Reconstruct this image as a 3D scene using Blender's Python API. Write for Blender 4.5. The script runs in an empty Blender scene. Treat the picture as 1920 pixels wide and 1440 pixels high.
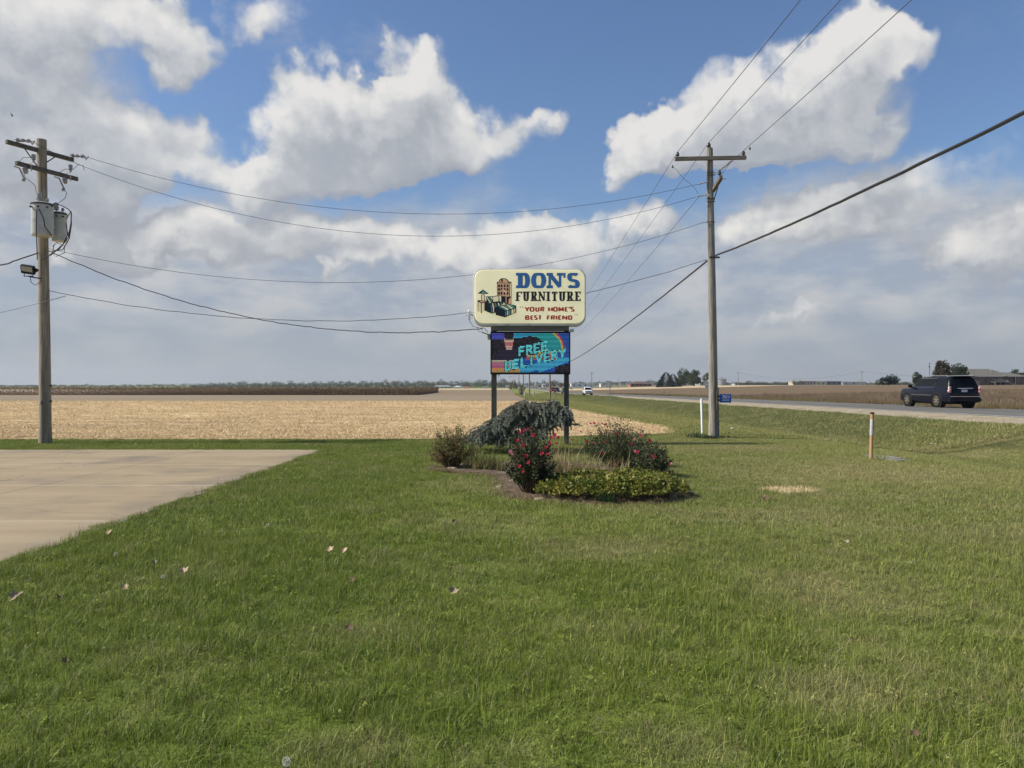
import bpy, math, random
import numpy as np
from mathutils import Vector, Matrix, Euler

R = math.radians
F = 1400.0            # focal length in source pixels (photo 1920x1440)
H = 1.7               # eye height
rng = np.random.default_rng(7)
random.seed(7)
scene = bpy.context.scene
col = scene.collection

# ------------------------------------------------------------------ camera
cam_d = bpy.data.cameras.new('camera')
cam = bpy.data.objects.new('camera', cam_d)
col.objects.link(cam)
cam.location = (0, 0, H)
cam.rotation_euler = (R(90), 0, 0)
cam_d.sensor_width = 36
cam_d.lens = 36 * F / 1920
cam_d.clip_start = 0.05
cam_d.clip_end = 9000
scene.camera = cam

scene.view_settings.view_transform = 'Standard'
scene.view_settings.look = 'None'
scene.view_settings.exposure = 0.4
scene.view_settings.gamma = 1.0
scene.cycles.max_bounces = 6
scene.cycles.diffuse_bounces = 3
scene.cycles.glossy_bounces = 2
scene.cycles.transmission_bounces = 3
scene.cycles.transparent_max_bounces = 4
scene.cycles.volume_bounces = 0
scene.cycles.use_denoising = True
scene.cycles.denoising_input_passes = 'RGB_ALBEDO_NORMAL'
scene.cycles.denoising_prefilter = 'ACCURATE'
scene.cycles.caustics_reflective = False
scene.cycles.caustics_refractive = False

# ------------------------------------------------------------------ sun
SUN_EL = R(41)
sun_dir = Vector((-1.0, -0.07, 0.0)).normalized() * math.cos(SUN_EL) + Vector((0, 0, math.sin(SUN_EL)))
sd = bpy.data.lights.new('sun', 'SUN')
sd.energy = 4.8
sd.angle = R(2.6)
sd.color = (1.0, 0.93, 0.80)
sun = bpy.data.objects.new('sun', sd)
col.objects.link(sun)
sun.rotation_euler = sun_dir.to_track_quat('Z', 'Y').to_euler()


# ------------------------------------------------------------------ node helpers
class NT:
    def __init__(self, tree):
        self.t = tree
        self.n = tree.nodes
        self.l = tree.links

    def new(self, typ, **kw):
        nd = self.n.new(typ)
        for k, v in kw.items():
            if k[0] == 'i' and k[1:].isdigit():
                self.set(nd.inputs[int(k[1:])], v)
            else:
                setattr(nd, k, v)
        return nd

    def set(self, sock, v):
        if isinstance(v, bpy.types.NodeSocket):
            self.l.new(v, sock)
        else:
            if sock.type == 'RGBA' and not isinstance(v, (int, float)) and len(v) == 3:
                v = (*v, 1)
            sock.default_value = v

    def math(self, op, a, b=0.0, c=0.0, clamp=False):
        nd = self.new('ShaderNodeMath', operation=op, use_clamp=clamp)
        self.set(nd.inputs[0], a)
        self.set(nd.inputs[1], b)
        self.set(nd.inputs[2], c)
        return nd.outputs[0]

    def vmath(self, op, a, b=(0, 0, 0)):
        nd = self.new('ShaderNodeVectorMath', operation=op)
        self.set(nd.inputs[0], a)
        if isinstance(b, (int, float)):
            nd.inputs['Scale'].default_value = b
        elif op == 'SCALE':
            self.set(nd.inputs['Scale'], b)
        else:
            self.set(nd.inputs[1], b)
        return nd.outputs['Value'] if op in ('DOT_PRODUCT', 'LENGTH') else nd.outputs[0]

    def mix(self, f, a, b, blend='MIX'):
        nd = self.new('ShaderNodeMix', data_type='RGBA', blend_type=blend)
        self.set(nd.inputs[0], f)
        self.set(nd.inputs[6], a)
        self.set(nd.inputs[7], b)
        return nd.outputs[2]

    def mapr(self, v, a, b, c=0.0, d=1.0, smooth=False):
        nd = self.new('ShaderNodeMapRange', interpolation_type='SMOOTHSTEP' if smooth else 'LINEAR')
        self.set(nd.inputs[0], v)
        for i, q in enumerate((a, b, c, d)):
            self.set(nd.inputs[1 + i], q)
        return nd.outputs[0]

    dims = '3D'

    def noise(self, vec, scale, detail=4, rough=0.55, dist=0.0, col=False):
        nd = self.new('ShaderNodeTexNoise', noise_dimensions=self.dims)
        self.set(nd.inputs['Vector'], vec)
        nd.inputs['Scale'].default_value = scale
        nd.inputs['Detail'].default_value = detail
        nd.inputs['Roughness'].default_value = rough
        nd.inputs['Distortion'].default_value = dist
        return nd.outputs['Color'] if col else nd.outputs['Fac']

    def mapping(self, vec, loc=(0, 0, 0), rot=(0, 0, 0), scale=(1, 1, 1), typ='POINT'):
        nd = self.new('ShaderNodeMapping', vector_type=typ)
        self.set(nd.inputs[0], vec)
        nd.inputs['Rotation'].default_value = rot
        nd.inputs['Scale'].default_value = scale
        if typ != 'NORMAL':
            nd.inputs['Location'].default_value = loc
        return nd.outputs[0]


# ------------------------------------------------------------------ world: Nishita sky with clouds
world = bpy.data.worlds.new('World')
scene.world = world
world.use_nodes = True
W = NT(world.node_tree)
W.n.clear()
W.dims = '2D'
SKY_STRENGTH = 0.070
sky = W.new('ShaderNodeTexSky', sky_type='NISHITA', sun_disc=False)
sky.sun_elevation = SUN_EL
sky.sun_rotation = math.atan2(sun_dir.x, sun_dir.y)
sky.air_density = 1.3
sky.dust_density = 0.6
sky.ozone_density = 3.0


def azel(px, py):
    u, v = (px - 960) / F, (720 - py) / F
    return math.atan(u), math.atan(v * math.cos(math.atan(u)))


# cloud banks: centre, radii (in photo pixels turned into angles), rotation, weight
BLOBS = [
    (60, 30, 330, 120, 0, 1.0), (300, 45, 105, 62, 20, .8), (370, 118, 75, 62, 30, .9), (500, 52, 85, 58, -10, .62),
    (-120, 250, 330, 150, 0, 1.2), (130, 240, 220, 120, -8, 1.1), (310, 290, 270, 68, -8, .95), (60, 335, 190, 36, 0, .5),
    (585, 200, 100, 80, 20, .95), (735, 172, 86, 80, 0, .9), (825, 180, 66, 78, 0, .88), (700, 250, 220, 88, 0, .95), (560, 330, 150, 45, 0, .6),
    (890, 240, 122, 70, -12, .95), (600, 320, 230, 58, 8, .8), (1040, 232, 60, 30, 10, .26), (990, 350, 60, 30, 0, .3),
    (220, 455, 120, 62, 0, 1.15), (340, 440, 90, 52, 0, .95), (490, 440, 130, 68, 0, 1.1), (640, 465, 110, 60, 0, 1.0),
    (780, 480, 120, 50, 0, .95), (930, 470, 130, 62, 0, 1.0), (1110, 440, 150, 62, 8, .95), (1230, 420, 90, 50, 0, .8),
    (1200, 270, 95, 52, 15, 1.0), (1310, 222, 120, 70, 25, 1.1), (1440, 185, 130, 76, 30, 1.15), (1560, 138, 125, 70, 35, 1.15),
    (1645, 92, 100, 48, 15, .9), (1590, 215, 130, 80, 20, .95), (1400, 256, 205, 42, 5, 1.0), (1570, 262, 115, 42, 0, .7), (1715, 70, 62, 42, 0, .5),
    (1660, 225, 70, 45, 20, .5),
    (1440, 440, 100, 62, 10, 1.0), (1580, 425, 115, 58, -5, .95), (1740, 400, 200, 75, 0, .5), (1860, 445, 180, 78, 12, 1.0), (1700, 325, 250, 60, 10, .7), (1480, 330, 120, 35, 0, .4),
    (1480, 586, 74, 13, 3, .66), (1630, 626, 60, 11, 0, .5), (650, 523, 26, 12, 0, .5), (940, 530, 70, 20, 0, .35), (660, 590, 130, 26, 0, .35),
    (2150, 200, 200, 260, 0, .9), (2400, 500, 300, 90, 0, 1.0), (-500, 420, 300, 90, 0, 1.0), (900, -260, 500, 130, 10, .9), (1900, -420, 320, 120, 0, .9),
    (100, -330, 300, 160, 0, .9),
]

grp = bpy.data.node_groups.new('cloud_field', 'ShaderNodeTree')
grp.interface.new_socket('P', in_out='INPUT', socket_type='NodeSocketVector')
grp.interface.new_socket('D', in_out='OUTPUT', socket_type='NodeSocketFloat')
G = NT(grp)
G.dims = '2D'
gi = G.new('NodeGroupInput')
go = G.new('NodeGroupOutput')
P0 = gi.outputs[0]
wn = G.noise(P0, 7.0, 3, .5, col=True)
wn2 = G.noise(P0, 26.0, 3, .55, col=True)
p = G.vmath('ADD', P0, G.vmath('SCALE', G.vmath('SUBTRACT', wn, (.5, .5, .5)), 0.115))
p = G.vmath('ADD', p, G.vmath('SCALE', G.vmath('SUBTRACT', wn2, (.5, .5, .5)), 0.034))
sp_ = G.new('ShaderNodeSeparateXYZ')
G.l.new(p, sp_.inputs[0])
tot = None
for (cx, cy, rx, ry, rot, wgt) in BLOBS:
    a, e = azel(cx, cy)
    a1, e1 = azel(cx + rx, cy)
    a2, e2 = azel(cx, cy - ry)
    # the running total rides along in z (flattened away) so the banks are worked out one after another
    cb = G.new('ShaderNodeCombineXYZ')
    G.l.new(sp_.outputs[0], cb.inputs[0])
    G.l.new(sp_.outputs[1], cb.inputs[1])
    if tot is not None:
        G.l.new(tot, cb.inputs[2])
    m = G.mapping(cb.outputs[0], (a, e, 0), (0, 0, R(rot)), (abs(a1 - a) * 1.26, abs(e2 - e) * 1.3, 1e5), 'TEXTURE')
    d2 = G.vmath('DOT_PRODUCT', m, m)
    v = G.math('MULTIPLY_ADD', d2, -wgt, wgt)
    v = G.math('MAXIMUM', v, 0.0)
    tot = v if tot is None else G.math('ADD', tot, v)
tot = G.math('MINIMUM', tot, 1.3)
fine = G.noise(P0, 13.0, 9, .62)
vw = G.vmath('ADD', P0, G.vmath('SCALE', G.vmath('SUBTRACT', wn2, (.5, .5, .5)), 0.05))
bil = None
for vs_, am in ((17.0, .34), (41.0, .20)):
    vo = G.new('ShaderNodeTexVoronoi', voronoi_dimensions='2D', feature='F1')
    G.l.new(vw, vo.inputs['Vector'])
    vo.inputs['Scale'].default_value = vs_
    q_ = G.math('MULTIPLY', G.math('MULTIPLY', vo.outputs['Distance'], vo.outputs['Distance']), am)
    bil = q_ if bil is None else G.math('ADD', bil, q_)
dd = G.math('MULTIPLY_ADD', G.math('SUBTRACT', fine, .5), 1.0, tot)
dd = G.math('SUBTRACT', dd, bil)
G.l.new(dd, go.inputs[0])

tc = W.new('ShaderNodeTexCoord')
sep = W.new('ShaderNodeSeparateXYZ')
W.l.new(tc.outputs['Generated'], sep.inputs[0])
az = W.math('ARCTAN2', sep.outputs[0], sep.outputs[1])
el = W.math('ARCSINE', sep.outputs[2])
cmb = W.new('ShaderNodeCombineXYZ')
W.l.new(az, cmb.inputs[0])
W.l.new(el, cmb.inputs[1])
AE = cmb.outputs[0]


def field(off):
    g_ = W.new('ShaderNodeGroup')
    g_.node_tree = grp
    W.set(g_.inputs[0], W.vmath('ADD', AE, off) if off else AE)
    return g_.outputs[0]


D0 = field(None)
D1 = field((-0.016, 0.024, 0))
D2 = field((-0.004, 0.070, 0))
big = W.noise(AE, 4.5, 4, .55)
mid = W.noise(AE, 16.0, 7, .62)
edge_soft = W.mapr(big, .36, .64, .52, 1.15)
mask = W.mapr(D0, 0.20, edge_soft, smooth=True)
relief = W.math('SUBTRACT', D0, D1)
relief2 = W.math('SUBTRACT', W.math('MINIMUM', D0, 1.05), W.math('MINIMUM', D2, 1.05))
lit = W.math('MULTIPLY_ADD', relief, 0.44, 0.33)
lit = W.math('MULTIPLY_ADD', relief2, 0.38, lit)
lit = W.math('MULTIPLY_ADD', W.math('SUBTRACT', big, .5), 0.55, lit)
lit = W.math('MULTIPLY_ADD', W.math('SUBTRACT', mid, .5), 0.42, lit, clamp=True)
ramp = W.new('ShaderNodeValToRGB')
W.l.new(lit, ramp.inputs[0])
cr = ramp.color_ramp
cr.elements[0].position = 0.0
cr.elements[0].color = (.385, .41, .46, 1)
cr.elements[1].position = 1.0
cr.elements[1].color = (.86, .84, .81, 1)
for pos, c in ((.28, (.45, .475, .515)), (.5, (.57, .585, .61)), (.75, (.72, .72, .715))):
    e_ = cr.elements.new(pos)
    e_.color = (*c, 1)
# grey cloud layer low in the sky
low = W.mapr(el, 0.285, 0.16, smooth=True)
wide = W.noise(W.mapping(AE, scale=(1, 2.3, 1)), 3.6, 6, .58)
vmid = W.noise(W.mapping(AE, scale=(1, 2.6, 1)), 10.0, 6, .58)
veil = W.math('MULTIPLY_ADD', W.math('SUBTRACT', wide, .5), 1.5, low)
veil = W.math('MULTIPLY_ADD', W.math('SUBTRACT', mid, .5), .5, veil)
veil = W.math('MULTIPLY', W.mapr(veil, .10, .95, smooth=True), .95)
shade = W.math('MULTIPLY_ADD', W.math('SUBTRACT', wide, .5), .9, vmid)
shade = W.math('MULTIPLY_ADD', W.math('SUBTRACT', W.noise(W.mapping(AE, loc=(.3, .1, 0), scale=(1, 2.2, 1)), 7.0, 8, .6), .5), .8, shade)
veilc = W.mix(W.mapr(shade, .34, .72), (.335, .385, .47), (.52, .53, .55))
hz = W.mapr(el, 0.13, 0.0, smooth=True)
veilc = W.mix(W.math('MULTIPLY', hz, .85), veilc, (.345, .385, .43))
skyc = W.vmath('SCALE', sky.outputs[0], SKY_STRENGTH)
# the blue as the photograph records it
skyc = W.mix(1.0, skyc, (.93, 1.03, 1.24), 'MULTIPLY')
c = W.mix(veil, skyc, W.vmath('SCALE', veilc, .80))
c = W.mix(W.math('MULTIPLY', mask, .95), c, W.vmath('SCALE', ramp.outputs[0], .725))
# cloud outlines dissolve into the haze at the horizon
c = W.mix(W.mapr(el, 0.11, 0.03, smooth=True), c, W.vmath('SCALE', veilc, .80))
bg = W.new('ShaderNodeBackground')
W.l.new(c, bg.inputs[0])
bg.inputs[1].default_value = 1.0
wo = W.new('ShaderNodeOutputWorld')
W.l.new(bg.outputs[0], wo.inputs[0])
world.cycles.sampling_method = 'MANUAL'
world.cycles.sample_map_resolution = 512


# ------------------------------------------------------------------ terrain height
BY = ([-200, 22, 250, 1300, 6000], [0, 0, -2.05, -4.15, -5.5])
RY = ([-200, 25, 250, 530, 1300, 6000], [.45, .43, -1.31, -1.9, -3.4, -5.5])


def b_(Y):
    return float(np.interp(Y, *BY))


def zr(Y):
    return float(np.interp(Y, *RY))


def prof(Y):
    b, r = b_(Y), zr(Y)
    zd = b - .42 * math.exp(-max(Y - 40, 0) / 60) - .12
    xs = [-3000, 7.9, 9.6, 11.3, 13.2, 14.6, 16.6, 18.5, 19.0, 20.35, 24.5, 28.6, 30, 32.5, 36, 100, 160, 420, 3000]
    zs = [b, b, b - .07, b - .30, zd, zd + .06, (zd + r - .2) / 2 + .03, r - .19, r - .13, r - .02, r + .05, r - .02, r - .15, r - .42, r - .3,
          r + 1.1, r + 2.6, r + 3.0, r + 3.0]
    return xs, zs


def g(x, Y):
    return float(np.interp(x + .01 * Y, *prof(Y)))


def P(px, py, Y):
    return Vector(((px - 960) / F * Y, Y, H - (py - 720) / F * Y))


def onG(px, py, y0=2.0, y1=3000):
    u, v = (px - 960) / F, (py - 720) / F
    Y = y0
    while Y < y1:
        if H - v * Y <= g(u * Y, Y):
            lo, hi = Y / 1.01, Y
            for _ in range(20):
                m_ = (lo + hi) / 2
                if H - v * m_ <= g(u * m_, m_):
                    hi = m_
                else:
                    lo = m_
            Y = hi
            break
        Y *= 1.01
    return Vector((u * Y, Y, g(u * Y, Y)))


# ------------------------------------------------------------------ mesh helpers
def tag(o, label=None, cat=None, group=None, kind=None):
    if label:
        o['label'] = label
    if cat:
        o['category'] = cat
    if group:
        o['group'] = group
    if kind:
        o['kind'] = kind
    return o


def empty(name, loc=(0, 0, 0), rz=0.0):
    o = bpy.data.objects.new(name, None)
    o.empty_display_size = .2
    col.objects.link(o)
    o.location = loc
    o.rotation_euler = (0, 0, rz)
    return o


def smooth(me):
    me.polygons.foreach_set('use_smooth', [True] * len(me.polygons))


class MB:
    def __init__(self):
        self.v, self.f, self.m = [], [], []
        self.cm = 0

    def add(self, vs, fs, M=None):
        k = len(self.v)
        for q in vs:
            q = Vector(q)
            self.v.append(tuple(M @ q) if M is not None else tuple(q))
        for f in fs:
            self.f.append(tuple(i + k for i in f))
            self.m.append(self.cm)
        return self

    def box(self, x0, x1, y0, y1, z0, z1, M=None, bev=0.0):
        if bev <= 0:
            vs = [(x, y, z) for z in (z0, z1) for y in (y0, y1) for x in (x0, x1)]
            return self.add(vs, [(0, 2, 3, 1), (4, 5, 7, 6), (0, 1, 5, 4), (2, 6, 7, 3), (0, 4, 6, 2), (1, 3, 7, 5)], M)
        rings = []
        for z, s in ((z0, bev), (z0 + bev, 0), (z1 - bev, 0), (z1, bev)):
            a, b_2, c_, d = x0 + s, x1 - s, y0 + s, y1 - s
            e = bev * .7
            rings.append([(a + e, c_, z), (b_2 - e, c_, z), (b_2, c_ + e, z), (b_2, d - e, z), (b_2 - e, d, z), (a + e, d, z), (a, d - e, z), (a, c_ + e, z)])
        return self.loft(rings, True, True, M)

    def loft(self, rings, cap0=True, cap1=True, M=None, closed=True):
        n = len(rings[0])
        vs = [q for r in rings for q in r]
        fs = []
        for i in range(len(rings) - 1):
            for j in range(n if closed else n - 1):
                k = (j + 1) % n
                fs.append((i * n + j, i * n + k, (i + 1) * n + k, (i + 1) * n + j))
        if cap0:
            fs.append(tuple(reversed(range(n))))
        if cap1:
            fs.append(tuple((len(rings) - 1) * n + j for j in range(n)))
        return self.add(vs, fs, M)

    def lathe(self, pr, M=None, n=20, cap=True):
        rings = [[(r * math.cos(2 * math.pi * j / n), r * math.sin(2 * math.pi * j / n), z) for j in range(n)] for r, z in pr]
        return self.loft(rings, cap, cap, M)

    def tube(self, pts, rad, n=6, cap=True):
        pts = [Vector(q) for q in pts]
        rads = rad if isinstance(rad, (list, tuple)) else [rad] * len(pts)
        rings = []
        ref = None
        for i, q in enumerate(pts):
            a = pts[max(i - 1, 0)]
            b = pts[min(i + 1, len(pts) - 1)]
            d = (b - a).normalized()
            if ref is None:
                ref = Vector((0, 0, 1)) if abs(d.z) < .9 else Vector((1, 0, 0))
            s = d.cross(ref).normalized()
            t = s.cross(d).normalized()
            ref = t
            rings.append([q + (s * math.cos(2 * math.pi * j / n) + t * math.sin(2 * math.pi * j / n)) * rads[i] for j in range(n)])
        return self.loft(rings, cap, cap)

    def poly(self, pts, thick=None, axis=None):
        n = len(pts)
        if thick is None:
            return self.add(pts, [tuple(range(n))])
        d = Vector(axis) * thick
        vs = list(pts) + [tuple(Vector(q) + d) for q in pts]
        fs = [tuple(range(n)), tuple(reversed(range(n, 2 * n)))]
        fs += [(j, j + n, (j + 1) % n + n, (j + 1) % n) for j in range(n)]
        return self.add(vs, fs)

    def build(self, name, mats, parent=None, sm=False, loc=None):
        me = bpy.data.meshes.new(name)
        me.from_pydata(self.v, [], self.f)
        if not isinstance(mats, (list, tuple)):
            mats = [mats]
        for m_ in mats:
            me.materials.append(m_)
        if len(mats) > 1:
            me.polygons.foreach_set('material_index', self.m)
        if sm:
            smooth(me)
            try:
                me.set_sharp_from_angle(angle=R(38))
            except Exception:
                pass
        me.update()
        o = bpy.data.objects.new(name, me)
        col.objects.link(o)
        if parent is not None:
            o.parent = parent
        if loc is not None:
            o.location = loc
        return o


def np_mesh(name, V, Fa, mat_, parent=None, attrs=None, link=True, sm=False):
    """V (n,3), Fa (m,k) faces of k corners; attrs {name: per-vertex floats}"""
    V = np.asarray(V, np.float32)
    Fa = np.asarray(Fa, np.int32)
    me = bpy.data.meshes.new(name)
    me.vertices.add(len(V))
    me.vertices.foreach_set('co', V.ravel())
    m_, k = Fa.shape
    me.loops.add(m_ * k)
    me.loops.foreach_set('vertex_index', Fa.ravel())
    me.polygons.add(m_)
    me.polygons.foreach_set('loop_start', np.arange(0, m_ * k, k, dtype=np.int32))
    me.polygons.foreach_set('loop_total', np.full(m_, k, np.int32))
    for an, av in (attrs or {}).items():
        at = me.attributes.new(an, 'FLOAT', 'POINT')
        at.data.foreach_set('value', np.asarray(av, np.float32))
    me.update(calc_edges=True)
    me.validate()
    if sm:
        smooth(me)
    if mat_ is not None:
        me.materials.append(mat_)
    o = bpy.data.objects.new(name, me)
    if link:
        col.objects.link(o)
    if parent is not None:
        o.parent = parent
    return o


# ------------------------------------------------------------------ materials
MATS = {}


def pmat(name, c1, c2=None, scale=4.0, rough=.7, bump=0.0, stretch=(1, 1, 1), metal=0.0, coord='Object', detail=5, lo=.35, hi=.65,
         c3=None, s3=.6, spec=.4, coat=0.0, tone=None, bscale=None, glow=0.0):
    if name in MATS:
        return MATS[name]
    m_ = bpy.data.materials.new(name)
    m_.use_nodes = True
    N = NT(m_.node_tree)
    bs = N.n['Principled BSDF']
    if coord == 'World':
        gn = N.new('ShaderNodeNewGeometry')
        v = gn.outputs['Position']
    else:
        tc_ = N.new('ShaderNodeTexCoord')
        v = tc_.outputs[coord]
    v = N.mapping(v, scale=stretch)
    cc = c1
    if c2 is not None:
        nz = N.noise(v, scale, detail, .6)
        cc = N.mix(N.mapr(nz, lo, hi), c1, c2)
    if c3 is not None:
        cc = N.mix(N.mapr(N.noise(v, s3, 5, .6), .52, .7), cc, c3)
    if tone is not None:
        at = N.new('ShaderNodeAttribute', attribute_name='tone')
        cc = N.mix(at.outputs['Fac'], cc, tone)
    N.set(bs.inputs['Base Color'], cc)
    bs.inputs['Roughness'].default_value = rough
    bs.inputs['Metallic'].default_value = metal
    bs.inputs['Specular IOR Level'].default_value = spec
    if coat:
        bs.inputs['Coat Weight'].default_value = coat
        bs.inputs['Coat Roughness'].default_value = .05
    if bump:
        bn = N.new('ShaderNodeBump')
        bn.inputs['Strength'].default_value = min(1.0, bump)
        bn.inputs['Distance'].default_value = .02
        N.set(bn.inputs['Height'], N.noise(v, bscale or scale * 2, 6, .65))
        N.l.new(bn.outputs[0], bs.inputs['Normal'])
    if glow:
        N.set(bs.inputs['Emission Color'], cc)
        bs.inputs['Emission Strength'].default_value = glow
    MATS[name] = m_
    return m_


def leafmat(name, c1, c2, c3=None, trans=.25, scale=.9, rough=.55, pos=True):
    """foliage: colour by per-leaf tone and slow world noise, some light let through"""
    if name in MATS:
        return MATS[name]
    m_ = bpy.data.materials.new(name)
    m_.use_nodes = True
    N = NT(m_.node_tree)
    bs = N.n['Principled BSDF']
    out = N.n['Material Output']
    at = N.new('ShaderNodeAttribute', attribute_name='tone')
    cc = N.mix(at.outputs['Fac'], c1, c2)
    if c3 is not None:
        gn = N.new('ShaderNodeNewGeometry')
        cc = N.mix(N.mapr(N.noise(gn.outputs['Position'], scale, 3), .42, .68), cc, c3)
    N.set(bs.inputs['Base Color'], cc)
    bs.inputs['Roughness'].default_value = rough
    bs.inputs['Specular IOR Level'].default_value = .3
    tr = N.new('ShaderNodeBsdfTranslucent')
    N.set(tr.inputs[0], cc)
    mx = N.new('ShaderNodeMixShader')
    mx.inputs[0].default_value = trans
    N.l.new(bs.outputs[0], mx.inputs[1])
    N.l.new(tr.outputs[0], mx.inputs[2])
    N.l.new(mx.outputs[0], out.inputs[0])
    MATS[name] = m_
    return m_


# lawn colour shared by soil-level turf and by the blades: slow patches plus dry spots
LAWN_SPOTS = [(4.52, 12.0, .42, .30, 1.5), (.95, 7.7, .75, .55, .55), (1.75, 4.15, .35, .3, .6), (.8, 3.5, .3, .25, .5), (-.8, 3.45, .35, .22, .55),
              (-.9, 5.2, .3, .3, .5), (3.2, 9.5, 1.2, .7, .35), (7.0, 14.5, 2.4, 2.0, .45), (5.6, 20.0, 2.0, 1.6, .35), (8.6, 9.5, 2.2, 1.6, .25),
              (.6, 13.9, 1.5, 2.2, .4), (-.6, 9.2, .9, .8, .3), (15.5, 24, 3, 3, .35), (2.7, 6.3, .8, .5, .35)]
lg = bpy.data.node_groups.new('lawn_tint', 'ShaderNodeTree')
lg.interface.new_socket('Color', in_out='OUTPUT', socket_type='NodeSocketColor')
lg.interface.new_socket('Dry', in_out='OUTPUT', socket_type='NodeSocketFloat')
L = NT(lg)
lo_ = L.new('NodeGroupOutput')
geo = L.new('ShaderNodeNewGeometry')
pos = L.vmath('MULTIPLY', geo.outputs['Position'], (1, 1, 0))
dry = None
wpos = L.vmath('ADD', pos, L.vmath('SCALE', L.vmath('SUBTRACT', L.noise(pos, 2.2, 3, col=True), (.5, .5, .5)), .22))
wpos = L.vmath('MULTIPLY', wpos, (1, 1, 0))
for (sx, sy, rx, ry, wt) in LAWN_SPOTS:
    mm = L.mapping(wpos, (sx, sy, 0), (0, 0, 0), (rx * 1.3, ry * 1.3, 1), 'TEXTURE')
    wt = wt * (1 if wt > 1 else .62)
    q = L.math('MAXIMUM', L.math('MULTIPLY_ADD', L.vmath('DOT_PRODUCT', mm, mm), -wt, wt), 0.0)
    dry = q if dry is None else L.math('ADD', dry, q)
n1 = L.noise(pos, .55, 4, .6)
n2 = L.noise(pos, 2.7, 5, .65)
n3 = L.noise(pos, .16, 3, .5)
dry = L.math('ADD', dry, L.math('MULTIPLY', L.mapr(n1, .5, .74), .42))
dry = L.math('ADD', dry, L.math('MULTIPLY', L.mapr(n2, .52, .75), .34))
sx_ = L.new('ShaderNodeSeparateXYZ')
L.l.new(pos, sx_.inputs[0])
rightness = L.mapr(sx_.outputs[0], -2.5, 5.0, -.14, .18)
rightness = L.math('MULTIPLY_ADD', L.mapr(sx_.outputs[1], 5.5, 13), .13, rightness)
dry = L.math('ADD', dry, rightness, clamp=True)
green = L.mix(L.mapr(n3, .35, .65), (.145, .205, .030), (.195, .242, .042))
green = L.mix(L.mapr(n2, .30, .48), (.105, .160, .024), green)
# longer yellow-green grass along the far side of the ditch by the field
bx_ = L.math('ABSOLUTE', L.math('SUBTRACT', sx_.outputs[0], L.math('MULTIPLY_ADD', L.noise(pos, .12, 3), 5.0, 6.2)))
tall = L.math('MULTIPLY', L.mapr(sx_.outputs[1], 27, 36), L.mapr(bx_, 2.6, .8))
green = L.mix(L.math('MULTIPLY', L.mapr(sx_.outputs[1], 25, 33), L.mapr(sx_.outputs[0], 11.5, 14.5)), green, (.075, .125, .022))
green = L.mix(L.math('MULTIPLY', tall, L.mapr(L.noise(pos, .7, 4), .36, .55)), green, (.27, .275, .065))
cc = L.mix(dry, green, (.33, .30, .145))
mm = L.mapping(wpos, (4.45, 11.95, 0), (0, 0, 0), (.44, .34, 1), 'TEXTURE')
bare = L.math('SUBTRACT', 1.25, L.vmath('LENGTH', mm))
cc = L.mix(L.mapr(bare, 0, .5), cc, (.60, .50, .29))
L.l.new(cc, lo_.inputs[0])
L.l.new(dry, lo_.inputs[1])


def lawn_ground():
    m_ = bpy.data.materials.new('lawn_turf')
    m_.use_nodes = True
    N = NT(m_.node_tree)
    bs = N.n['Principled BSDF']
    gr = N.new('ShaderNodeGroup')
    gr.node_tree = lg
    gn = N.new('ShaderNodeNewGeometry')
    f = N.noise(gn.outputs['Position'], 30, 4, .7)
    cc = N.mix(N.mapr(f, .3, .7), N.mix(.55, gr.outputs[0], (.045, .045, .018)), gr.outputs[0])
    N.set(bs.inputs['Base Color'], cc)
    bs.inputs['Roughness'].default_value = .95
    bs.inputs['Specular IOR Level'].default_value = .1
    bn = N.new('ShaderNodeBump')
    bn.inputs['Strength'].default_value = .8
    bn.inputs['Distance'].default_value = .05
    N.set(bn.inputs['Height'], f)
    N.l.new(bn.outputs[0], bs.inputs['Normal'])
    return m_


def blade_mat():
    m_ = bpy.data.materials.new('grass_blade')
    m_.use_nodes = True
    N = NT(m_.node_tree)
    bs = N.n['Principled BSDF']
    out = N.n['Material Output']
    gr = N.new('ShaderNodeGroup')
    gr.node_tree = lg
    at = N.new('ShaderNodeAttribute', attribute_name='tone')
    a = at.outputs['Fac']
    # tone below .12 is a dead straw blade, otherwise light / dark green blades
    c0 = N.mix(N.mapr(a, .12, 1.0), N.mix(1.0, gr.outputs[0], (.55, .62, .55), 'MULTIPLY'), N.mix(1.0, gr.outputs[0], (1.75, 1.6, 1.7), 'MULTIPLY'))  # random blade tone, spread widened to stand in for highlights and shadows
    dead = N.math('LESS_THAN', a, N.math('MULTIPLY_ADD', gr.outputs[1], .25, .07))
    cc = N.mix(N.math('MULTIPLY', dead, .85), c0, (.33, .28, .15))
    N.set(bs.inputs['Base Color'], cc)
    bs.inputs['Roughness'].default_value = .5
    bs.inputs['Specular IOR Level'].default_value = .28
    tr = N.new('ShaderNodeBsdfTranslucent')
    N.set(tr.inputs[0], cc)
    mx = N.new('ShaderNodeMixShader')
    mx.inputs[0].default_value = .3
    N.l.new(bs.outputs[0], mx.inputs[1])
    N.l.new(tr.outputs[0], mx.inputs[2])
    N.l.new(mx.outputs[0], out.inputs[0])
    return m_


M_blade = blade_mat()
M_lawn = lawn_ground()

# ------------------------------------------------------------------ setting: ground sheets
YR = [-60, -30, -12, 0] + list(np.arange(2, 60, 2.0)) + list(np.arange(60, 130, 5.0)) + list(np.arange(130, 260, 15.0)) + \
    [250, 260, 300, 345, 400, 420, 460, 530, 560, 600, 700, 760, 900, 1100, 1300, 1700, 2300, 3200, 4500, 6000]
YR = sorted(set(float(v) for v in YR))


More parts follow.
